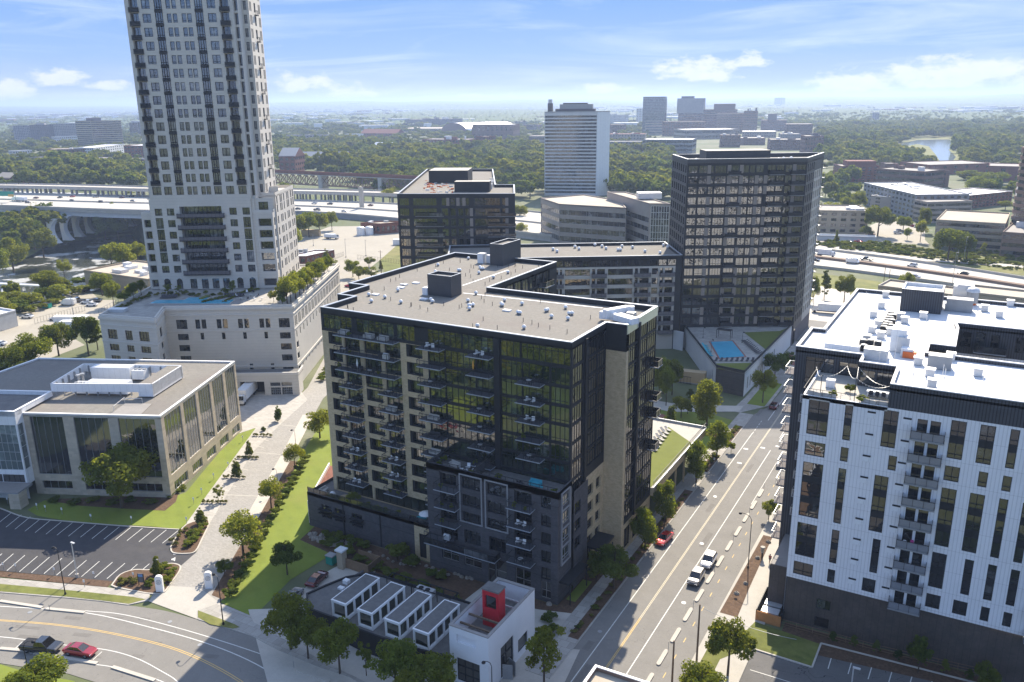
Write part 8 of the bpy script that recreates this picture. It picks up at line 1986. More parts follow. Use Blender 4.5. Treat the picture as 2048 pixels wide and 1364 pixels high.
# parked cars left and middle
for x,y,k,c,h,l in ((137,610,'van','white',205,'white high roof van in the river car park'),(156,604,'pickup','black',205,'black pickup between the van and the white cars'),(174,607,'sedan','white',205,'white car in the row beside the van, left'),(184,612,'sedan','white',205,'white car in front of the row beside the van'),(192,604,'sedan','grey',205,'grey car at the right end of the row'),
 (42,620,'van','white',160,'white van behind the white roofed shed'),(55,636,'sedan','white',200,'white car beside the white roofed shed'),(112,640,'suv','white',205,'white suv by the bar fence of the river lot'),(166,583,'pickup','darkred',190,'maroon truck beside the beige utility building'),(0,690,'sedan','white',200,'white car at the left edge on the lane'),
 (732,569,'sedan','silver',200,'silver car behind the condominium roof'),(700,574,'sedan','bright_red',195,'red car behind the corner notch of the condominium'),(716,571,'sedan','white',195,'white car between the red and silver ones'),
 (1656,484,'sedan','black',150,'black car at the left of the row by the freeway bank'),(1672,484,'suv','white',150,'white car of the row by the freeway bank'),(1697,485,'sedan','silver',150,'silver car of the row by the freeway bank'),(1716,485,'sedan','bright_red',150,'red car of the row by the freeway bank'),(1742,470,'sedan','darkred',150,'maroon car beside the low carport roof'),
 (1795,468,'suv','white',20,'white suv in the small car park by the flats'),(1800,464,'suv','silver',20,'silver suv behind the white one in the small car park'),(1822,452,'sedan','black',330,'dark car at the top of the small car park'),(1836,456,'sedan','white',330,'white car at the top of the small car park'),(1828,454,'sedan','red',330,'red car at the top of the small car park')):
 car(G(x,y),h,k,c,l,'van' if k=='van' else 'pickup truck' if k=='pickup' else 'car',group='parked cars in the distance',simple=True)
# containers, bins
def crate(name,label,cat,x,y,w,d,h,m,rz=0,top=None):
 o=thing(name,label,cat,(*G(x,y),0)); b=MB(); b.obox(o.location[:2],R(rz),0,w,0,d,.15,h,0); b.build('body',[m],o); t=MB(); t.obox(o.location[:2],R(rz),-.08,w+.08,-.08,d+.08,h,h+.1,0); t.build('lid',[top or m],o); return o
crate('shipping_container','tan shipping container on the dirt lot under the trees','container',603,472,11,3,3.6,'container_tan',20,'container_tan')
crate('dumpster','dark green dumpster at the edge of the river car park','dumpster',84,617,3,2,2,'sign_green',20,'pole_black')
for i,(x,y) in enumerate(((108,650),(120,660))): crate('shipping_container',('long white container at the lane, nearer the van','long white container at the lane, nearer the office roof')[i],'container',x,y,12,2.8,2.9,'metal_white',28,'white_paint')
for i,(x,y) in enumerate(((722,470),(739,469))):
 X,Y=G(x,y); o=thing('storage_tank',('left white storage tank by the pump house','right white storage tank by the pump house')[i],'tank',(X,Y,0)); b=MB(); b.cyl(X,Y,0,4.2,2.4,2.4,16); b.build('shell',['metal_white'],o,smooth=False); b=MB(); b.dome(X,Y,4.2,2.4,.9,16,4); b.build('cap',['metal_light'],o)
crate('trailer','white trailer beside the black block','trailer',786,490,8,2.6,3,'metal_white',18,'white_paint')
# bins in the timber enclosure beside the white block
EN=G(1508,1240); o=thing('bin_enclosure','open topped enclosure with orange timber front and black sides beside the white block','enclosure',(*EN,0))
ax=EN[0]+.15; ay=EN[1]
b=MB(); b.box(ax,ay,0,ax+3.7,ay+.12,1.7); b.build('timber_front',['timber_orange'],o)
b=MB(); b.box(ax,ay+.12,0,ax+.12,ay+7,1.9); b.box(ax+3.58,ay+.12,0,ax+3.7,ay+7,1.9); b.box(ax+.12,ay+6.9,0,ax+3.58,ay+7,1.9); b.build('side_screen',['black_metal'],o)
bb=MB(); bb.box(0,0,.0,2.4,1.5,1.35); bm=bb.mesh('body',['metal_grey']); lb=MB(); lb.box(-.05,-.05,1.35,2.45,1.55,1.47); lm=lb.mesh('lid',['metal_light'])
for k,l in enumerate(('transformer box nearest the orange timber front','middle transformer box in the enclosure','furthest transformer box in the enclosure')):
 t=thing('transformer_box','pale green grey '+l,'utility box',(ax+.7,ay+.7+k*2.1,.05),0,'boxes in the timber enclosure')
 for nm,me in (('body',bm),('lid',lm)): q=D.objects.new(nm,me); C.objects.link(q); q.parent=t
# ================= STREET FURNITURE =================
def lamp(pos,h,arm,adir,label,col='pole_black',name='street_lamp',double=False,r=.09,z=0,curve=True):
 X,Y=pos; o=thing(name,label,'street lamp',(X,Y,z)); b=MB(); b.cyl(0,0,0,.5,r*2.2,r*1.6,8); b.cyl(0,0,.5,h-.6,r,r*.6,8); b.build('pole',[col],o,world=False)
 a=MB(); dx,dy=math.cos(R(adir)),math.sin(R(adir)); P_=[(0,0,h-.6),(dx*arm*.15,dy*arm*.15,h-.12),(dx*arm*.5,dy*arm*.5,h+.05),(dx*arm*.85,dy*arm*.85,h-.02),(dx*arm,dy*arm,h-.15)]
 for p,q in zip(P_,P_[1:]): a.tube(p,q,r*.5,n=6)
 a.build('arm',[col],o,world=False); l=MB(); l.dome(dx*arm,dy*arm,h-.3,.28,.28,10,3); l.cyl(dx*arm,dy*arm,h-.36,h-.3,.2,.28,10); l.build('lamp_head',[col],o,world=False); return o
lamp((-92.3,73.3),8.4,1.3,165,'black hooked street lamp on the grass island right of the drive'); lamp((-121.2,66.8),8.4,1.3,175,'black hooked street lamp on the verge left of the drive')
lamp((-26.7,126.8),9.6,2.2,160,'tall black curved street lamp in the mulch bed right of the street')
lamp(G(985,1420),7.2,1.1,190,'black lamp in front of the white gallery corner')
lamp((-103.7,44.5+6),7.5,1.2,60,'short black lamp at the bottom edge on the lower lawn')
for x,y,t,l in ((557,982,938,'small black lamp halfway up the paved drive'),(592,895,860,'small black lamp nearest the condominium corner on the drive')):
 X,Y,h=HG(x,y,t); lamp((X,Y),h,.9,180,l,r=.06)
def lotlight(x,y,t,l,col='metal_light'):
 X,Y,h=HG(x,y,t); o=thing('parking_light',l,'street lamp',(X,Y,0)); b=MB(); b.cyl(0,0,0,.7,.28,.28,8); b.build('base',['concrete'],o,world=False); b=MB(); b.cyl(0,0,.7,h,.1,.08,6); b.build('pole',[col],o,world=False); b=MB(); b.box(-.1,-.15,h-.05,.8,.15,h+.1); b.build('lamp_head',[col],o,world=False)
lotlight(155,1155,1085,'white pole light standing at the edge of the office car park')
lotlight(1697,1420,1335,'white pole light at the bottom edge on the cracked car park')
for x,y,t,l in ((150,702-52,584,'tall grey pole light in the river car park'),(692,515,478,'thin grey pole light in the middle of the dirt lot'),(732,512,480,'second thin pole light of the dirt lot'),(627,492,470,'thin pole light near the brick building'),(1904,572,505,'curved freeway lamp on the grass left of the white roof duct')):
 lotlight(x,y,t,l,'metal_grey')
for x,t,yb,l in ((1914,470,523,'left tall floodlight mast on the freeway bank'),(1927,474,526,'right tall floodlight mast on the freeway bank')): lotlight(x,yb,t,l,'metal_grey')
for x,y,t,l in ((669,408+4,393,'lamp on the freeway median right of the tower'),): lotlight(x,y,t,l,'metal_grey')
def wood_pole(x,y,h,l,arms=1):
 X,Y=G(x,y); o=thing('utility_pole',l,'utility pole',(X,Y,0)); b=MB(); b.cyl(0,0,0,h,.16,.11,8); b.build('pole',['wood_pole'],o,world=False)
 if arms: b=MB(); b.box(-1.2,-.06,h-.8,1.2,.06,h-.68); b.build('crossarm',['wood_pole'],o,world=False)
wood_pole(1393,1325,9.3,'wooden utility pole on the verge, the taller and right one',0); wood_pole(1343,1385,8,'wooden utility pole on the verge, the nearer left one',0); wood_pole(763,548,11,'wooden utility pole with crossarm by the black block'); wood_pole(1766,577,9,'left pole of the dark pair beside the freeway',0); wood_pole(1776,577,8,'right pole of the dark pair beside the freeway',0)
# overhead wire
b=MB(); p0=Vector((*G(1393,1325),0))+Vector((0,0,9)); p1=Vector((*G(1585,1360),0))+Vector((0,0,6.4));
pts=[p0.lerp(p1,t/14)-Vector((0,0,1.0*4*(t/14)*(1-t/14)*.6)) for t in range(15)]
for a,c in zip(pts,pts[1:]): b.tube(a,c,.035,n=4)
tag(b.build('overhead_wire',['metal_grey']),'thin overhead wire running from the wooden pole over the dark tree','wire')
# gate posts of the drive, with seal motif
def gatepost(x,y,l):
 X,Y=G(x,y); o=thing('gate_post',l,'gate post',(X,Y,0)); w,d,h=1.15,.55,2.6
 b=MB(); K=8; prof=[(-w/2,0),(w/2,0)]+[(w/2*math.cos(t),h+.45*math.sin(t)) for t in [k*math.pi/K for k in range(K+1)]]
 f=[(u,-d/2,z) for u,z in prof]; k=[(u,d/2,z) for u,z in prof]; b.face(f); b.face(k[::-1]); n=len(prof)
 for i in range(n): j=(i+1)%n; b.face([f[j],f[i],k[i],k[j]])
 b.build('stone_post',['white_paint'],o,world=False)
 c=MB();
 for r_,m in ((.36,0),):
  for i in range(16):
   t0,t1=i*math.pi/8,(i+1)*math.pi/8; c.tube((r_*math.cos(t0),-d/2-.02,1.95+r_*math.sin(t0)*1.15),(r_*math.cos(t1),-d/2-.02,1.95+r_*math.sin(t1)*1.15),.035,n=4)
 for u in (-.14,.0,.14): c.tube((u,-d/2-.02,1.68),(u,-d/2-.02,2.2),.03,n=4)
 c.build('emblem',['metal_grey'],o,world=False); o.rotation_euler=(0,0,R(35))
gatepost(321,1184,'white round topped gate post with round emblem left of the drive'); gatepost(419,1176,'white round topped gate post with round emblem right of the drive')
X,Y=G(284,1172); o=thing('sign_board','small dark notice board with blue sky picture beside the left gate post','sign',(X,Y,0)); b=MB(); b.box(-.5,-.08,.2,-.42,.08,2.3); b.box(.42,-.08,.2,.5,.08,2.3); b.build('post',['black_metal'],o,world=False); b=MB(); b.box(-.42,-.06,.7,.42,.06,2.3); b.build('panel',['dark_wall'],o,world=False); b=MB(); b.box(-.38,-.08,1.75,.38,-.062,2.2); b.build('picture',[mat('picture_blue',(.12,.25,.5),.4,.2,3)],o,world=False); o.rotation_euler=(0,0,R(25))
# little white bollard signs on the office lawn
sb=MB(); sb.box(-.03,-.03,0,.03,.03,1.3); sm=sb.mesh('post',['metal_grey']); sp_=MB(); sp_.box(-.16,-.05,1.0,.16,-.03,1.5); spm=sp_.mesh('plate',['white_paint'])
def signpost(x,y,l,g,rz=20,nm='sign_post'):
 o=thing(nm,l,'sign',(*G(x,y),0),R(rz),g)
 for n_,me in (('post',sm),('plate',spm)): q=D.objects.new(n_,me); C.objects.link(q); q.parent=o
for x,y in ((16,1008),(43,1012),(75,1020),(92,1024),(125,1029),(183,1042),(264,1046)): signpost(x,y,'small white parking sign on a post in front of the office lawn','parking signs in front of the office')
for x,y in ((374,1048),(388,1008),(404,989),(428,959),(457,936),(486,883)): signpost(x,y,'small white marker post on the sloping lawn beside the office','marker posts on the office side lawn')
for x,y in ((8,1140),(33,1142),(110,1150),(189,1158),(268,1160),(170,1175)): signpost(x,y,'small sign post in the mulch strip of the office car park','sign posts of the office car park strip')
signpost(1428,928,'street name sign post by the pavement bed','street signs');
# kerb stones separating the bike lane, with flexible posts
st=MB(); st.prism([(-.3,-1.6),(-.15,-1.9),(.15,-1.9),(.3,-1.6),(.3,1.6),(.15,1.9),(-.15,1.9),(-.3,1.6)],0,.16); stm=st.mesh('kerb_stone',['concrete'])
fp=MB(); fp.cyl(0,0,0,1.1,.04,.04,6); fpm=fp.mesh('flexible_post',['metal_grey'])
for k,y in enumerate((86,91.8,97.6,103.4,109.2,115.0,120.8,126.6,132.4,138.2,144,149.8,155.6)):
 o=D.objects.new('kerb_stone',stm); C.objects.link(o); o.location=(-31.4,y,.05); tag(o,f'{ORD[k]} pale kerb stone from the bottom between the street lane and bike lane','kerb stone','kerb stones along the bike lane')
 if k%2==0: o=D.objects.new('flexible_post',fpm); C.objects.link(o); o.location=(-31.4,y+2.6,.05); tag(o,f'{ORD[k//2]} flexible post from the bottom beside the kerb stones of the bike lane','bollard','flexible posts along the bike lane')
for k,(x1,y1,x2,y2) in enumerate(((0,1203,85,1216),(90,1218,170,1226),(0,1298,60,1303),(70,1307,195,1328),(225,1335,310,1362),(592,1340,660,1364))):
 a,c=G(x1,y1),G(x2,y2); b=MB(); an=math.atan2(c[1]-a[1],c[0]-a[0]); b.obox(a,an,0,math.dist(a,c),-.28,.28,0,.2); tag(b.build('kerb_stone',['concrete']),('low kerb of the far bike lane at the left edge','low kerb of the far bike lane behind the street lamp shadow','low kerb under the black pickup at the left edge','low kerb beside the crimson sedan','long low kerb below the sedan near the bottom edge','low kerb in the shade near the bottom of the curved road')[k],'kerb stone','kerbs along the curved road')
for (x,y) in ((100,1222),(156,1308),(78,1302),(588,1336)):
 o=D.objects.new('flexible_post',fpm); C.objects.link(o); o.location=(*G(x,y),.05); _=tag(o,'flexible post on the kerb of the curved road','bollard','flexible posts on the curved road')
# boulders and rocks
def rock_mesh(seed):
 r=random.Random(seed); b=MB(); b.dome(0,0,0,.5,.45,9,4); b.v=[(x*(1+r.uniform(-.18,.18)),y*(1+r.uniform(-.18,.18)),z*(1+r.uniform(-.1,.2))) for x,y,z in b.v]; return b.mesh('boulder',['rock'],False)
RM=[rock_mesh(k) for k in range(4)]; rr=random.Random(8)
def rock(x,y,s,l,g=None,px=True):
 o=D.objects.new('boulder',RM[rr.randrange(4)]); C.objects.link(o); p=G(x,y) if px else (x,y); o.location=(*p,.08); o.scale=(s,s*rr.uniform(.7,1),s); o.rotation_euler=(0,0,rr.uniform(0,6)); tag(o,l,'rock',g)
for x,y,l in ((1491,1169,'pale boulder in the mulch, nearest the pavement bend'),(1473,1189,'pale boulder at the lower tip of the mulch bed'),(1515,1118,'pale boulder beside the stone lantern'),(1537,1086,'pale boulder at the upper end of the mulch bed'),(1098,1210,'single pale boulder in the dark bed by the gallery')): rock(x,y,1.0,l)
for k in range(70):
 t=rr.random(); x=618+t*85; y=1072+t*22+rr.uniform(-9,9); rock(x,y,rr.uniform(.5,1.1),'grey river boulder in the rock bed below the podium corner','boulders of the rock bed')
for k in range(40):
 t=rr.random(); x=735+t*215; y=1108+t*52+rr.uniform(-5,5); rock(x,y,rr.uniform(.4,.8),'grey boulder along the shaded hedge below the podium wall','boulders along the shaded hedge')
# ramp wall enclosure and cabinet
o=thing('bin_store','timber fenced bin store with stone pier behind the lawn shadow','enclosure',(-86.5,95,0)); b=MB(); b.box(-86.4,94.6,0,-81.6,94.72,1.9); b.box(-81.72,94.72,0,-81.6,98,1.9); b.box(-86.4,97.9,0,-81.72,98,1.9); b.build('timber_screen',['wood_fence'],o); b=MB(); b.box(-87.6,93.8,0,-86.4,95,3.4); b.build('stone_pier',['tan_wall'],o); b=MB(); b.box(-87.8,93.6,3.4,-86.2,95.2,3.65); b.build('pier_cap',['membrane_white'],o)
o=thing('utility_cabinet','green utility cabinet by the lawn and bin store','cabinet',(-89.6,94.6,0)); b=MB(); b.box(-90.3,94.0,.1,-88.9,95.2,1.6); b.build('cabinet',['sign_green'],o); b=MB(); b.box(-90.4,93.9,1.6,-88.8,95.3,1.75); b.build('lid',['metal_grey'],o)
b=MB(); L=[G(*p) for p in ((752,1140),(730,1146),(700,1164),(655,1188),(610,1220))]
for p,q in zip(L,L[1:]): a=math.atan2(q[1]-p[1],q[0]-p[0]); b.obox(p,a,0,math.dist(p,q),-.15,.15,0,.7)
tag(b.build('ramp_wall',['dark_wall']),'low dark curved wall along the ramp beside the gallery','wall')
# pavement rails and black fence on the right car park
def rail(pts,h,sp,label,m='black_metal',rails=(1.0,.5),name='fence',z=0):
 b=MB()
 for p,q in zip(pts,pts[1:]):
  L=math.dist(p,q); n=max(1,int(L/sp))
  for k in range(n+1): x,y=p[0]+(q[0]-p[0])*k/n,p[1]+(q[1]-p[1])*k/n; b.box(x-.03,y-.03,z,x+.03,y+.03,z+h)
  for r_ in rails: b.tube((*p,z+h*r_-.02),(*q,z+h*r_-.02),.03,n=4)
 tag(b.build(name,[m]),label,'fence')
rail([G(1560,1250),G(1760,1305),G(2080,1378)],1.1,2.2,'low timber rail fence between the dark wood base and the car park','wood_fence',(1,.6,.25))
rail([G(70,648),G(100,640),G(170,622)],2.2,1.2,'dark bar fence of the river car park',rails=(1,.1)); rail([G(60,612),G(170,566),G(205,560)],2,3,'wire fence along the river bank','metal_grey')
rail([G(663,520),G(688,512)],2.2,.8,'bar fence at the dirt lot gate',rails=(1,.1)); rail([G(715,518),G(800,528)],2.2,1.0,'bar fence of the dirt lot beside the black block',rails=(1,.1))
rail([G(198,628,22.9),G(283,584,22.9)],1.6,1.6,'glass and metal screen along the left edge of the podium terrace','metal_grey',(1,.05),z=22.6)
# pavilion lantern and person walking
X,Y=G(1524,1117); o=thing('stone_lantern','slim stone lantern marker in the mulch bed','sculpture',(X,Y,0)); b=MB(); b.cyl(0,0,0,1.2,.16,.16,8); b.build('shaft',['pole_black'],o,world=False); b=MB(); b.cyl(0,0,1.2,2.1,.28,.28,10); b.cyl(0,0,2.1,2.25,.45,.4,10); b.build('lantern_head',['concrete_pale'],o,world=False)
def person(X,Y,z,rz,shirt,trouser,label,h=1.75):
 o=thing('person',label,'person',(X,Y,z),R(rz)); s=h/1.75
 V=[(0,0,.95),(0,0,1.2),(0,0,1.42),(0,.0,1.52),(0,.0,1.62),(0,.19,1.40),(.04,.25,1.15),(.14,.26,.95),(0,-.19,1.40),(-.04,-.25,1.15),(.02,-.27,.92),(0,.09,.90),(.10,.10,.50),(.02,.10,.07),(.14,.10,.04),(0,-.09,.90),(-.12,-.10,.50),(-.22,-.10,.10),(-.12,-.10,.04)]
 E_=[(0,1),(1,2),(2,3),(3,4),(2,5),(5,6),(6,7),(2,8),(8,9),(9,10),(0,11),(11,12),(12,13),(13,14),(0,15),(15,16),(16,17),(17,18)]
 rad=[.15,.14,.15,.06,.11,.065,.05,.035,.065,.05,.035,.095,.065,.045,.04,.095,.065,.045,.04]
 me=D.meshes.new('body'); me.from_pydata([tuple(c*s for c in v) for v in V],E_,[]); me.materials.append(MT['skin']); b=D.objects.new('body',me); C.objects.link(b); b.parent=o
 m=b.modifiers.new('skin','SKIN');
 for i,r_ in enumerate(rad): me.skin_vertices[0].data[i].radius=(r_*s,r_*s*.85)
 me.skin_vertices[0].data[0].use_root=True; b.modifiers.new('sub','SUBSURF').levels=1; b.modifiers['sub'].render_levels=1
 def cloth(nm,Vi,Ei,rr_,mt):
  q=D.meshes.new(nm); q.from_pydata([tuple(c*s for c in V[i]) for i in Vi],Ei,[]); q.materials.append(MT[mt]); ob=D.objects.new(nm,q); C.objects.link(ob); ob.parent=o; ob.modifiers.new('skin','SKIN')
  for i,r_ in enumerate(rr_): q.skin_vertices[0].data[i].radius=(r_*s,r_*s*.9)
  q.skin_vertices[0].data[0].use_root=True; ob.modifiers.new('sub','SUBSURF').render_levels=1
 cloth('shirt',[0,1,2,5,6,8,9],[(0,1),(1,2),(2,3),(3,4),(2,5),(5,6)],[.165,.16,.165,.085,.065,.085,.065],shirt); cloth('trousers',[0,11,12,15,16],[(0,1),(1,2),(0,3),(3,4)],[.165,.11,.085,.11,.085],trouser)
 hb=MB(); hb.dome(-.01*s,0,1.64*s,.115*s,.13*s,10,4); hb.build('hair',['cloth_dark'],o,world=False)
person(*G(1539,1128),.15,75,'cloth_red','cloth_dark','person in red walking on the pavement beside the white block')
person(-52.5,181.6,.08,160,'cloth_grey','cloth_dark','person in grey with a pram near the big park tree'); person(-51.4,182.2,.08,160,'cloth_dark','cloth_dark','person in black beside the pram near the big park tree')
# ================= PATIO THINGS =================
def uniq(me_parts,name,label,cat,loc,rz=0,group=None):
 o=thing(name,label,cat,loc,rz,group)
 for n_,me in me_parts: q=D.objects.new(n_,me); C.objects.link(q); q.parent=o
 return o
def chair_parts(m):
 s=MB(); s.box(-.27,-.27,.38,.27,.27,.44); b=MB(); b.box(-.27,.22,.44,.27,.28,.95); l=MB(); l.box(-.25,-.25,0,-.2,-.2,.38); return [('seat',s.mesh('seat',[m])),('backrest',b.mesh('backrest',[m]))]+[('leg',_leg(x,y)) for x in(-.24,.2) for y in (-.24,.2)]
_LG={}
def _leg(x,y):
 if (x,y) not in _LG: b=MB(); b.box(x,y,0,x+.04,y+.04,.38); _LG[(x,y)]=b.mesh('leg',['metal_grey'])
 return _LG[(x,y)]
CHW,CHD=chair_parts('white_paint'),chair_parts('cloth_dark')
tb=MB(); tb.cyl(0,0,.68,.73,.45,.45,12); tl=MB(); tl.cyl(0,0,0,.68,.05,.05,6); TBL=[('table_top',tb.mesh('table_top',['metal_light'])),('pedestal',tl.mesh('pedestal',['black_metal']))]
so_=MB(); so_.box(-1.0,-.4,.1,1.0,.4,.42); sk=MB(); sk.box(-1.0,.25,.42,1.0,.4,.85); sa=MB(); sa.box(-1.0,-.4,.42,-.82,.25,.62); sa2=MB(); sa2.box(.82,-.4,.42,1,.25,.62);
def SOFA(m): return [('seat',so_.mesh('seat',[m])),('backrest',sk.mesh('backrest',[m])),('armrest',sa.mesh('armrest',[m])),('armrest',sa2.mesh('armrest',[m]))]
SG,STL,SD=SOFA('cloth_grey'),SOFA('cloth_teal'),SOFA('cloth_dark')
rr=random.Random(12); F=[37.4-3.1*k for k in range(11)]
spots=[]
for k,f in enumerate(F):
 if k<3: spots+=[(x,105.9,f) for x in (-93.5,-91,-88,-85)]
 elif f>8: spots+=[(-92.6,105.9,f),(-84,105.9,f)]
 if f>17: spots+=[(-75.3,105.9,f),(-66,105.9,f)]
 if k>0 and f>20: spots+=[(-57,105.9,f)]
for f in (15.7,12.6,9.5,6.4): spots+=[(-69.7,101.1,f),(-56.1,101.1,f)]
lvl=lambda f: int(round((37.4-f)/3.1))+1
cols={-93.5:'long balcony, left end',-91:'long balcony, left of middle',-88:'long balcony, right of middle',-85:'long balcony, right end',-92.6:'first balcony stack',-84:'second balcony stack',-75.3:'third balcony stack',-66:'fourth balcony stack',-57:'fifth balcony stack',-69.7:'left stack of the grey block',-56.1:'right stack of the grey block'}
for (x,y,f) in spots:
 q=rr.random(); c=f'{cols[x]}, {ORD[lvl(f)-1]} level from the roof'
 G1='chairs on the condominium balconies'
 if q<.42:
  par=CHW if rr.random()<.35 else CHD; nm='white' if par is CHW else 'dark'
  for dx in (-.6,.6): uniq(par,'patio_chair',f'{"left" if dx<0 else "right"} {nm} chair, {c}','chair',(x+dx,y,f),R(rr.uniform(-40,40)),f'{nm} '+G1)
  uniq(TBL,'patio_table',f'round patio table, {c}','table',(x,y-.1,f),0,'round tables on the condominium balconies')
 elif q<.6:
  uniq(SD if rr.random()<.6 else SG,'patio_sofa',f'patio sofa, {c}','sofa',(x,y+.3,f),0,'sofas on the condominium balconies')
 elif q<.85:
  for dx in (-.9,1.0)[:rr.randrange(1,3)]: tree(0,0,0,0,'shrub',f'{"left" if dx<0 else "right"} potted plant, {c}','plant','potted plants on the condominium balconies',name='potted_plant',xy=(x+dx,y-.3),h=rr.uniform(.7,1.4),wm=rr.uniform(.6,1.0),z=f)
def parasol(x,y,z,m,l,open_=True,h=2.4):
 o=thing('parasol',l,'parasol',(x,y,z)); b=MB(); b.cyl(0,0,0,h,.03,.03,6); b.build('pole',['metal_grey'],o,world=False); c=MB()
 if open_: c.tube((0,0,h-.45),(0,0,h),1.3,.05,10,0,False)
 else: c.cyl(0,0,h-1.6,h-.9,.08,.18,8); c.cyl(0,0,h-.9,h,.18,.03,8)
 c.build('canopy',[m],o,world=False)
parasol(-67,105.8,37.4-3.1+.0,'cloth_yellow','closed orange parasol on a high balcony of the condominium',False); parasol(-66.6,105.9,28.1,'leaf_light','closed green parasol on a middle balcony of the condominium',False); parasol(-76.2,104.2,6.4,'metal_white','open white parasol over a teal table on the podium terrace'); parasol(-90.6,105.8,31.2,'metal_white','closed white parasol on the long lower balcony',False)
def grill(x,y,z,l):
 o=thing('barbecue',l,'barbecue',(x,y,z)); b=MB(); b.box(-.6,-.3,.1,.6,.3,.8); b.build('cabinet',['metal_light'],o,world=False); b=MB(); b.tube((-.5,0,.85),(.5,0,.85),.28,n=10); b.build('hood',['metal_light'],o,world=False)
grill(-84.3,105.9,34.3,'silver barbecue on the right end of the second long balcony'); grill(-70,101.2,6.5,'dark grill on the lowest balcony of the grey block')
# podium terrace things
o=thing('igloo_dome','white dome shaped grill cover on the podium terrace','cover',(-97.3,104.4,6.4)); b=MB(); b.dome(0,0,.0,.75,1.1,14,5); b.build('cover',['white_paint'],o,world=False,smooth=True)
uniq(SG,'patio_sofa','light grey corner sofa at the left end of the podium terrace','sofa',(-100.2,105.2,6.4),R(90)); uniq(SG,'patio_sofa','pale sofa against the wall of the podium terrace','sofa',(-99.6,104,6.4),0)
b=MB(); b.cyl(-94.6,104.6,6.4,6.9,1.1,1.1,14); tag(b.build('round_table',['container_tan']),'round wooden fire table on the podium terrace','table')
for (x,w,h,k,l) in ((-92.2,2.6,2.4,'yel','white flowering shrub on the podium terrace'),(-89,1.6,1.2,'dark','dark planter shrub left of the pergola table'),(-87,1.6,1.0,'shrub','green planter shrub on the podium terrace'),(-85,1.4,1.0,'dark','red leaved planter shrub on the podium terrace'),(-82.3,1.8,1.1,'yel','pale planter shrub on the podium terrace'),(-79.2,1.4,.9,'shrub','low planter by the teal table'),(-74.9,1.3,1.2,'shrub','planter shrub at the right end of the podium terrace'),(-95.9,1.0,.8,'dark','small dark planter by the white dome')):
 tree(0,0,0,0,k,l,'plant',name='potted_plant',xy=(x,104.1),h=h,wm=w,z=6.4,cb=0)
b=MB(); b.cyl(-77.4,104.4,6.4,7.15,1.0,1.0,12); tag(b.build('round_table',['cloth_teal']),'teal round table under the white parasol','table')
# upper terrace on the grey block
uniq(SG,'patio_sofa','pale grey daybed with cover on the upper terrace','sofa',(-70.3,104.6,18.25),R(-15)); uniq(STL,'patio_sofa','blue sofa on the upper right terrace','sofa',(-55.4,104.8,18.25),0); uniq(STL,'patio_armchair','blue armchair in front of the blue sofa','armchair',(-54.6,103.4,18.25),R(180)); uniq(SD,'patio_armchair','dark blue armchair left of the blue sofa','armchair',(-57,103.3,18.25),R(150))
uniq(TBL,'patio_table','round dining table on the upper left terrace','table',(-67.4,104,18.25))
for k in range(4): uniq(CHW,'patio_chair','white dining chair around the table on the upper left terrace','chair',(-67.4+1.0*math.cos(k*1.57+.4),104+1.0*math.sin(k*1.57+.4),18.25),k*1.57+.4-1.57,'white chairs on the upper left terrace')
for x,y,l in ((-72.6,103.4,'planter at the left corner of the upper terrace'),(-65.9,103,'planter by the upper terrace divider'),(-61.5,103.6,'large dark planter on the upper right terrace'),(-72.9,105.5,'planter by the glass of the upper terrace'),(-51.4,103.2,'planter at the right corner of the upper terrace')): tree(0,0,0,0,'dark' if 'dark' in l else 'shrub',l,'plant',name='potted_plant',xy=(x,y),h=1.2,wm=1.3,z=18.25,cb=0)
# deck loungers: pool terrace and amenity deck
lo=MB(); lo.box(-.32,-.9,.25,.32,.35,.35); lk=MB(); lk.face([(-.32,.35,.33),(.32,.35,.33),(.32,.95,.8),(-.32,.95,.8)]); lk.face([(-.32,.95,.78),(.32,.95,.78),(.32,.35,.31),(-.32,.35,.31)])
def LNG(m): return [('seat',lo.mesh('seat',[m])),('backrest',lk.mesh('backrest',[m]))]
LT,LD,LW=LNG('cloth_teal'),LNG('cloth_dark'),LNG('cloth_grey')
for k in range(6): p=Vector(G(1409,692,6.5)).lerp(Vector(G(1420,712,6.5)),k/5); uniq(LT,'sun_lounger',f'{ORD[k]} teal sun lounger from the far end, left of the swimming pool','sun lounger',(p.x,p.y,6.52),R(70),'teal loungers left of the pool')
for k in range(8): p=Vector(G(1432,722,6.5)).lerp(Vector(G(1505,722,6.5)),k/7); uniq(LD,'sun_lounger',f'{ORD[k]} dark sun lounger from the left at the near end of the pool','sun lounger',(p.x,p.y,6.52),R(0),'dark loungers at the near end of the pool')
for k in range(11): p=Vector(G(1489,683,6.5)).lerp(Vector(G(1517,708,6.5)),k/10); uniq(LD,'sun_lounger',f'{ORD[k]} dark sun lounger from the far end, in the slanting row right of the pool','sun lounger',(p.x,p.y,6.52),R(-70),'dark loungers right of the pool')
for k in range(14): p=Vector(G(1308,905,7)).lerp(Vector(G(1338,862,7)),k/13); uniq(LW,'sun_lounger',f'{ORD[k]} pale lounge chair from the front on the sunny paved part of the lawn deck','sun lounger',(p.x-1.0+1.8*(k%2)*.4,p.y,7.02),R(60),'pale lounge chairs on the lawn deck')
for x,y,h,l in ((1422,705,4,'black lamp post left of the pool'),(1406,676,3.5,'black lamp post at the pool corner'),(1484,686,3.5,'black lamp post right of the pool')):
 X,Y=G(x,y,6.5); lamp((X,Y),h,.4,0,l,z=6.5,r=.05)
o=thing('pergola','black pergola with a screen behind the pool','pergola',(*G(1432,676,6.5),6.5)); b=MB()
for dx in (0,4.2):
 for dy in (0,2): b.box(dx,dy,0,dx+.12,dy+.12,2.6)
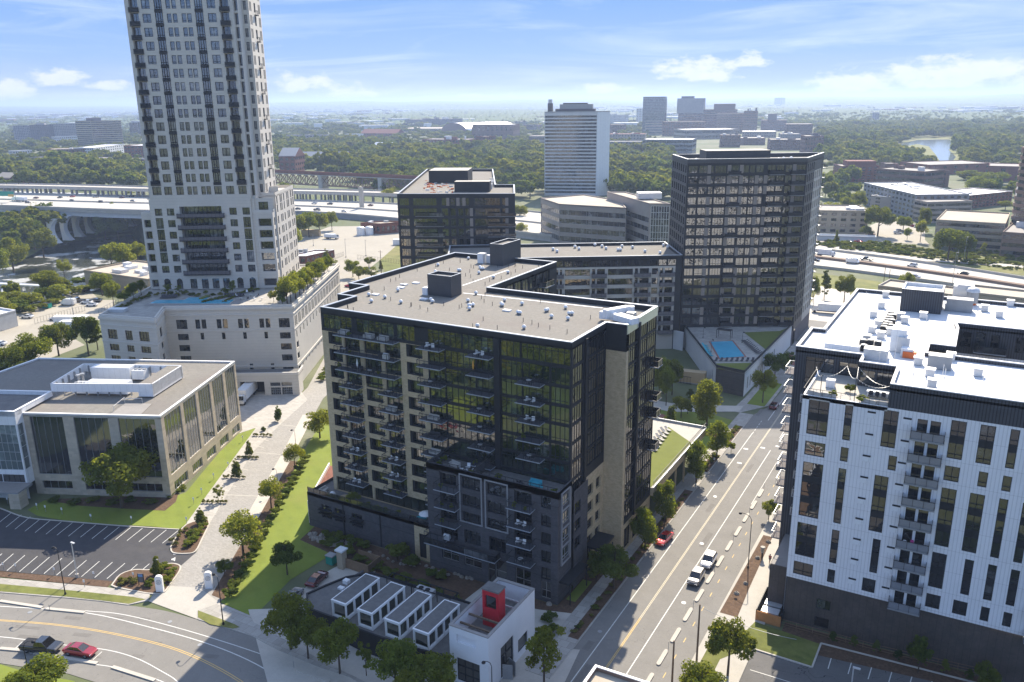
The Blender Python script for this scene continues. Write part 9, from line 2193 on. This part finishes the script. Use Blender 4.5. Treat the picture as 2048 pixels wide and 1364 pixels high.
b.box(0,0,2.6,4.32,2.12,2.7); b.build('frame',['black_metal'],o,world=False); b=MB(); b.box(.6,1.8,1.0,3.6,1.9,2.2); b.build('screen',['metal_light'],o,world=False)
# rooftop terrace of the white block
Z=36.02
for (x,y,k,l) in ((-14.8,115.6,'shrub','round planter shrub at the front of the white block terrace, left'),(-11.0,115.5,'shrub','round planter shrub at the front of the white block terrace, right'),(-13.0,119.5,'dark','dark planter shrub in the middle of the white block terrace')): tree(0,0,0,0,k,l,'plant',name='potted_plant',xy=(x,y),h=1.3,wm=1.6,z=Z,cb=0)
for k in range(3): uniq(CHD,'patio_chair',f'{ORD[k]} dark dining chair from the left at the long white terrace table','chair',(-10.2+k*.8,118.3,Z),0,'dining chairs on the white block terrace')
b=MB(); b.box(-10.8,118.6,Z+.7,-8,119.6,Z+.78); b.box(-10.7,118.7,Z,-10.6,119.5,Z+.7); b.box(-8.2,118.7,Z,-8.1,119.5,Z+.7); tag(b.build('dining_table',['white_paint']),'long white dining table on the white block terrace','table')
for k in range(6): uniq(SG,'patio_sofa',f'{ORD[k]} pale lounge seat from the left along the front rail of the white block terrace','sofa',(-17.0+k*1.75,115.3,Z),R(180 if k%2 else 160),'pale lounge seats on the white block terrace') if k in (0,1,4,5) else None
b=MB(); b.box(-16.4,120,Z,-15.2,121,Z+1.1); tag(b.build('grill_cover',['metal_white']),'grey covered grill at the back of the white block terrace','cover')
# string lights on poles
sl_=thing('string_lights','string lights sagging between black poles on the white block terrace','string lights',(-16.5,115,Z)); b=MB(); w=MB()
PP=[(-16.3,115.0,39.4),(-11.9,115.0,39.6),(-7.9,116.5,38.6),(-14,122,39),(-12.6,122.9,38.8),(-18,121,38.5)]
for p in PP[:2]: b.cyl(p[0],p[1],Z,p[2],.05,.05,6)
b.build('pole',['black_metal'],sl_)
for i,j in ((0,3),(1,3),(1,2),(1,4),(0,5),(2,4)):
 p,q=Vector(PP[i]),Vector(PP[j]); pts=[p.lerp(q,t/10)-Vector((0,0,.7*4*(t/10)*(1-t/10))) for t in range(11)]
 for a,c in zip(pts,pts[1:]): w.tube(a,c,.015,n=3); w.cyl(c.x,c.y,c.z-.12,c.z,.05,.05,5)
w.build('bulb_wire',['metal_light'],sl_)
# pink and white things on a balcony of the white block
b=MB(); b.cyl(-2.6,113.7,17.15,18.3,.28,.2,8); tag(b.build('covered_parasol',[mat('pink_cloth',(.6,.05,.25),.8,.1,1)]),'bright pink bundle on a balcony of the white block','cover')
b=MB(); b.dome(-3.5,113.7,17.15,.5,1.0,10,4); tag(b.build('grill_cover',['membrane_white']),'white rounded cover beside the pink bundle on the balcony','cover')
# podium terrace of the stone tower
for k in range(7): p=Vector(G(324,598,Zp)).lerp(Vector(G(352,597,Zp)),k/6); uniq(LD,'sun_lounger',f'{ORD[k]} dark lounger from the left, beside the left trees of the podium pool','sun lounger',(p.x,p.y,Zp+.25),R(30),'dark loungers at the podium pool')
for k in range(8): p=Vector(G(450,595,Zp)).lerp(Vector(G(486,594,Zp)),k/7); uniq(LD,'sun_lounger',f'{ORD[k]} dark lounger from the left, right of the podium pool','sun lounger',(p.x,p.y,Zp+.25),R(30),'dark loungers right of the podium pool')
for k in range(12): uniq(TBL if k%3==0 else CHD if k%2 else CHW,*(('patio_table','small round table on the sunny podium terrace','table') if k%3==0 else ('patio_chair','chair on the sunny part of the podium terrace' if k%2 else 'white chair on the sunny part of the podium terrace','chair')),(*G(482+(k%4)*16-k*2,602-(k//4)*7,Zp),Zp+.25),k*.7,'tables on the podium terrace' if k%3==0 else 'dark chairs on the podium terrace' if k%2 else 'white chairs on the podium terrace')
o=thing('jacuzzi_cover','pale round cornered cover near the left corner of the podium terrace','cover',(*G(236,624,Zp),Zp+.2)); b=MB(); b.obox((0,0),R(25),-2.4,2.4,-1.2,1.2,0,.8); b.build('cover',['metal_light'],o,world=False)
# highway sign
X,Y=G(30,404,FZ); o=thing('road_sign','green gantry sign with yellow exit panel over the river bridge','sign',(X,Y,FZ)); b=MB(); p=G(-5,404,FZ); b.obox((0,0),R(18),-24,-.0,-.15,.15,4.6,8.2); b.build('green_panel',['sign_green'],o,world=False); b=MB(); b.obox((0,0),R(18),-5,0,-.3,-.16,4.2,6); b.build('yellow_panel',['marking_yellow'],o,world=False); b=MB(); b.obox((0,0),R(18),-26,1,.2,.5,8.2,8.6); b.obox((0,0),R(18),.6,1,.2,.5,-1,8.2); b.build('gantry',['metal_grey'],o,world=False)
# freeway pier in the median
X,Y=G(724,416,FZ); b=MB(); b.box(X-1.4,Y-1,FZ-.5,X+1.4,Y+1,FZ+15); tag(b.build('concrete_pylon',['concrete_pale']),'single pale concrete pylon rising from the freeway median','pylon')
# lock and dam walkway at the left edge
o=thing('lock_walkway','grey steel walkway on posts at the left edge of the river','walkway',(*G(40,562,-6),-6)); b=MB(); a_,c_=Vector((*G(-40,566,-5),-5)),Vector((*G(92,572,-5),-5)); an=math.atan2(c_.y-a_.y,c_.x-a_.x); L=(c_-a_).length; b.obox((a_.x,a_.y),an,0,L,0,3,-5.6,-5); b.build('deck',['metal_light'],o); b=MB()
for k in range(9): b.obox((a_.x,a_.y),an,k*L/9,k*L/9+.6,.5,2.5,RZ,-5.6)
b.build('post',['metal_grey'],o)
# ---- air ----
hz=D.materials.new('haze'); hz.use_nodes=True; t=hz.node_tree; t.nodes.clear(); ou=t.nodes.new('ShaderNodeOutputMaterial'); pv=t.nodes.new('ShaderNodeVolumePrincipled'); pv.inputs['Density'].default_value=1.35e-4; pv.inputs['Color'].default_value=(.50,.65,.95,1); pv.inputs['Anisotropy'].default_value=.3; t.links.new(pv.outputs[0],ou.inputs['Volume'])
b=MB(); b.box(-46000,-6500,-18,46000,46000,150); MT['haze']=hz; o=b.build('haze',['haze']); o['kind']='stuff'
S.cycles.volume_bounces=0; S.cycles.max_bounces=6; S.cycles.transparent_max_bounces=8
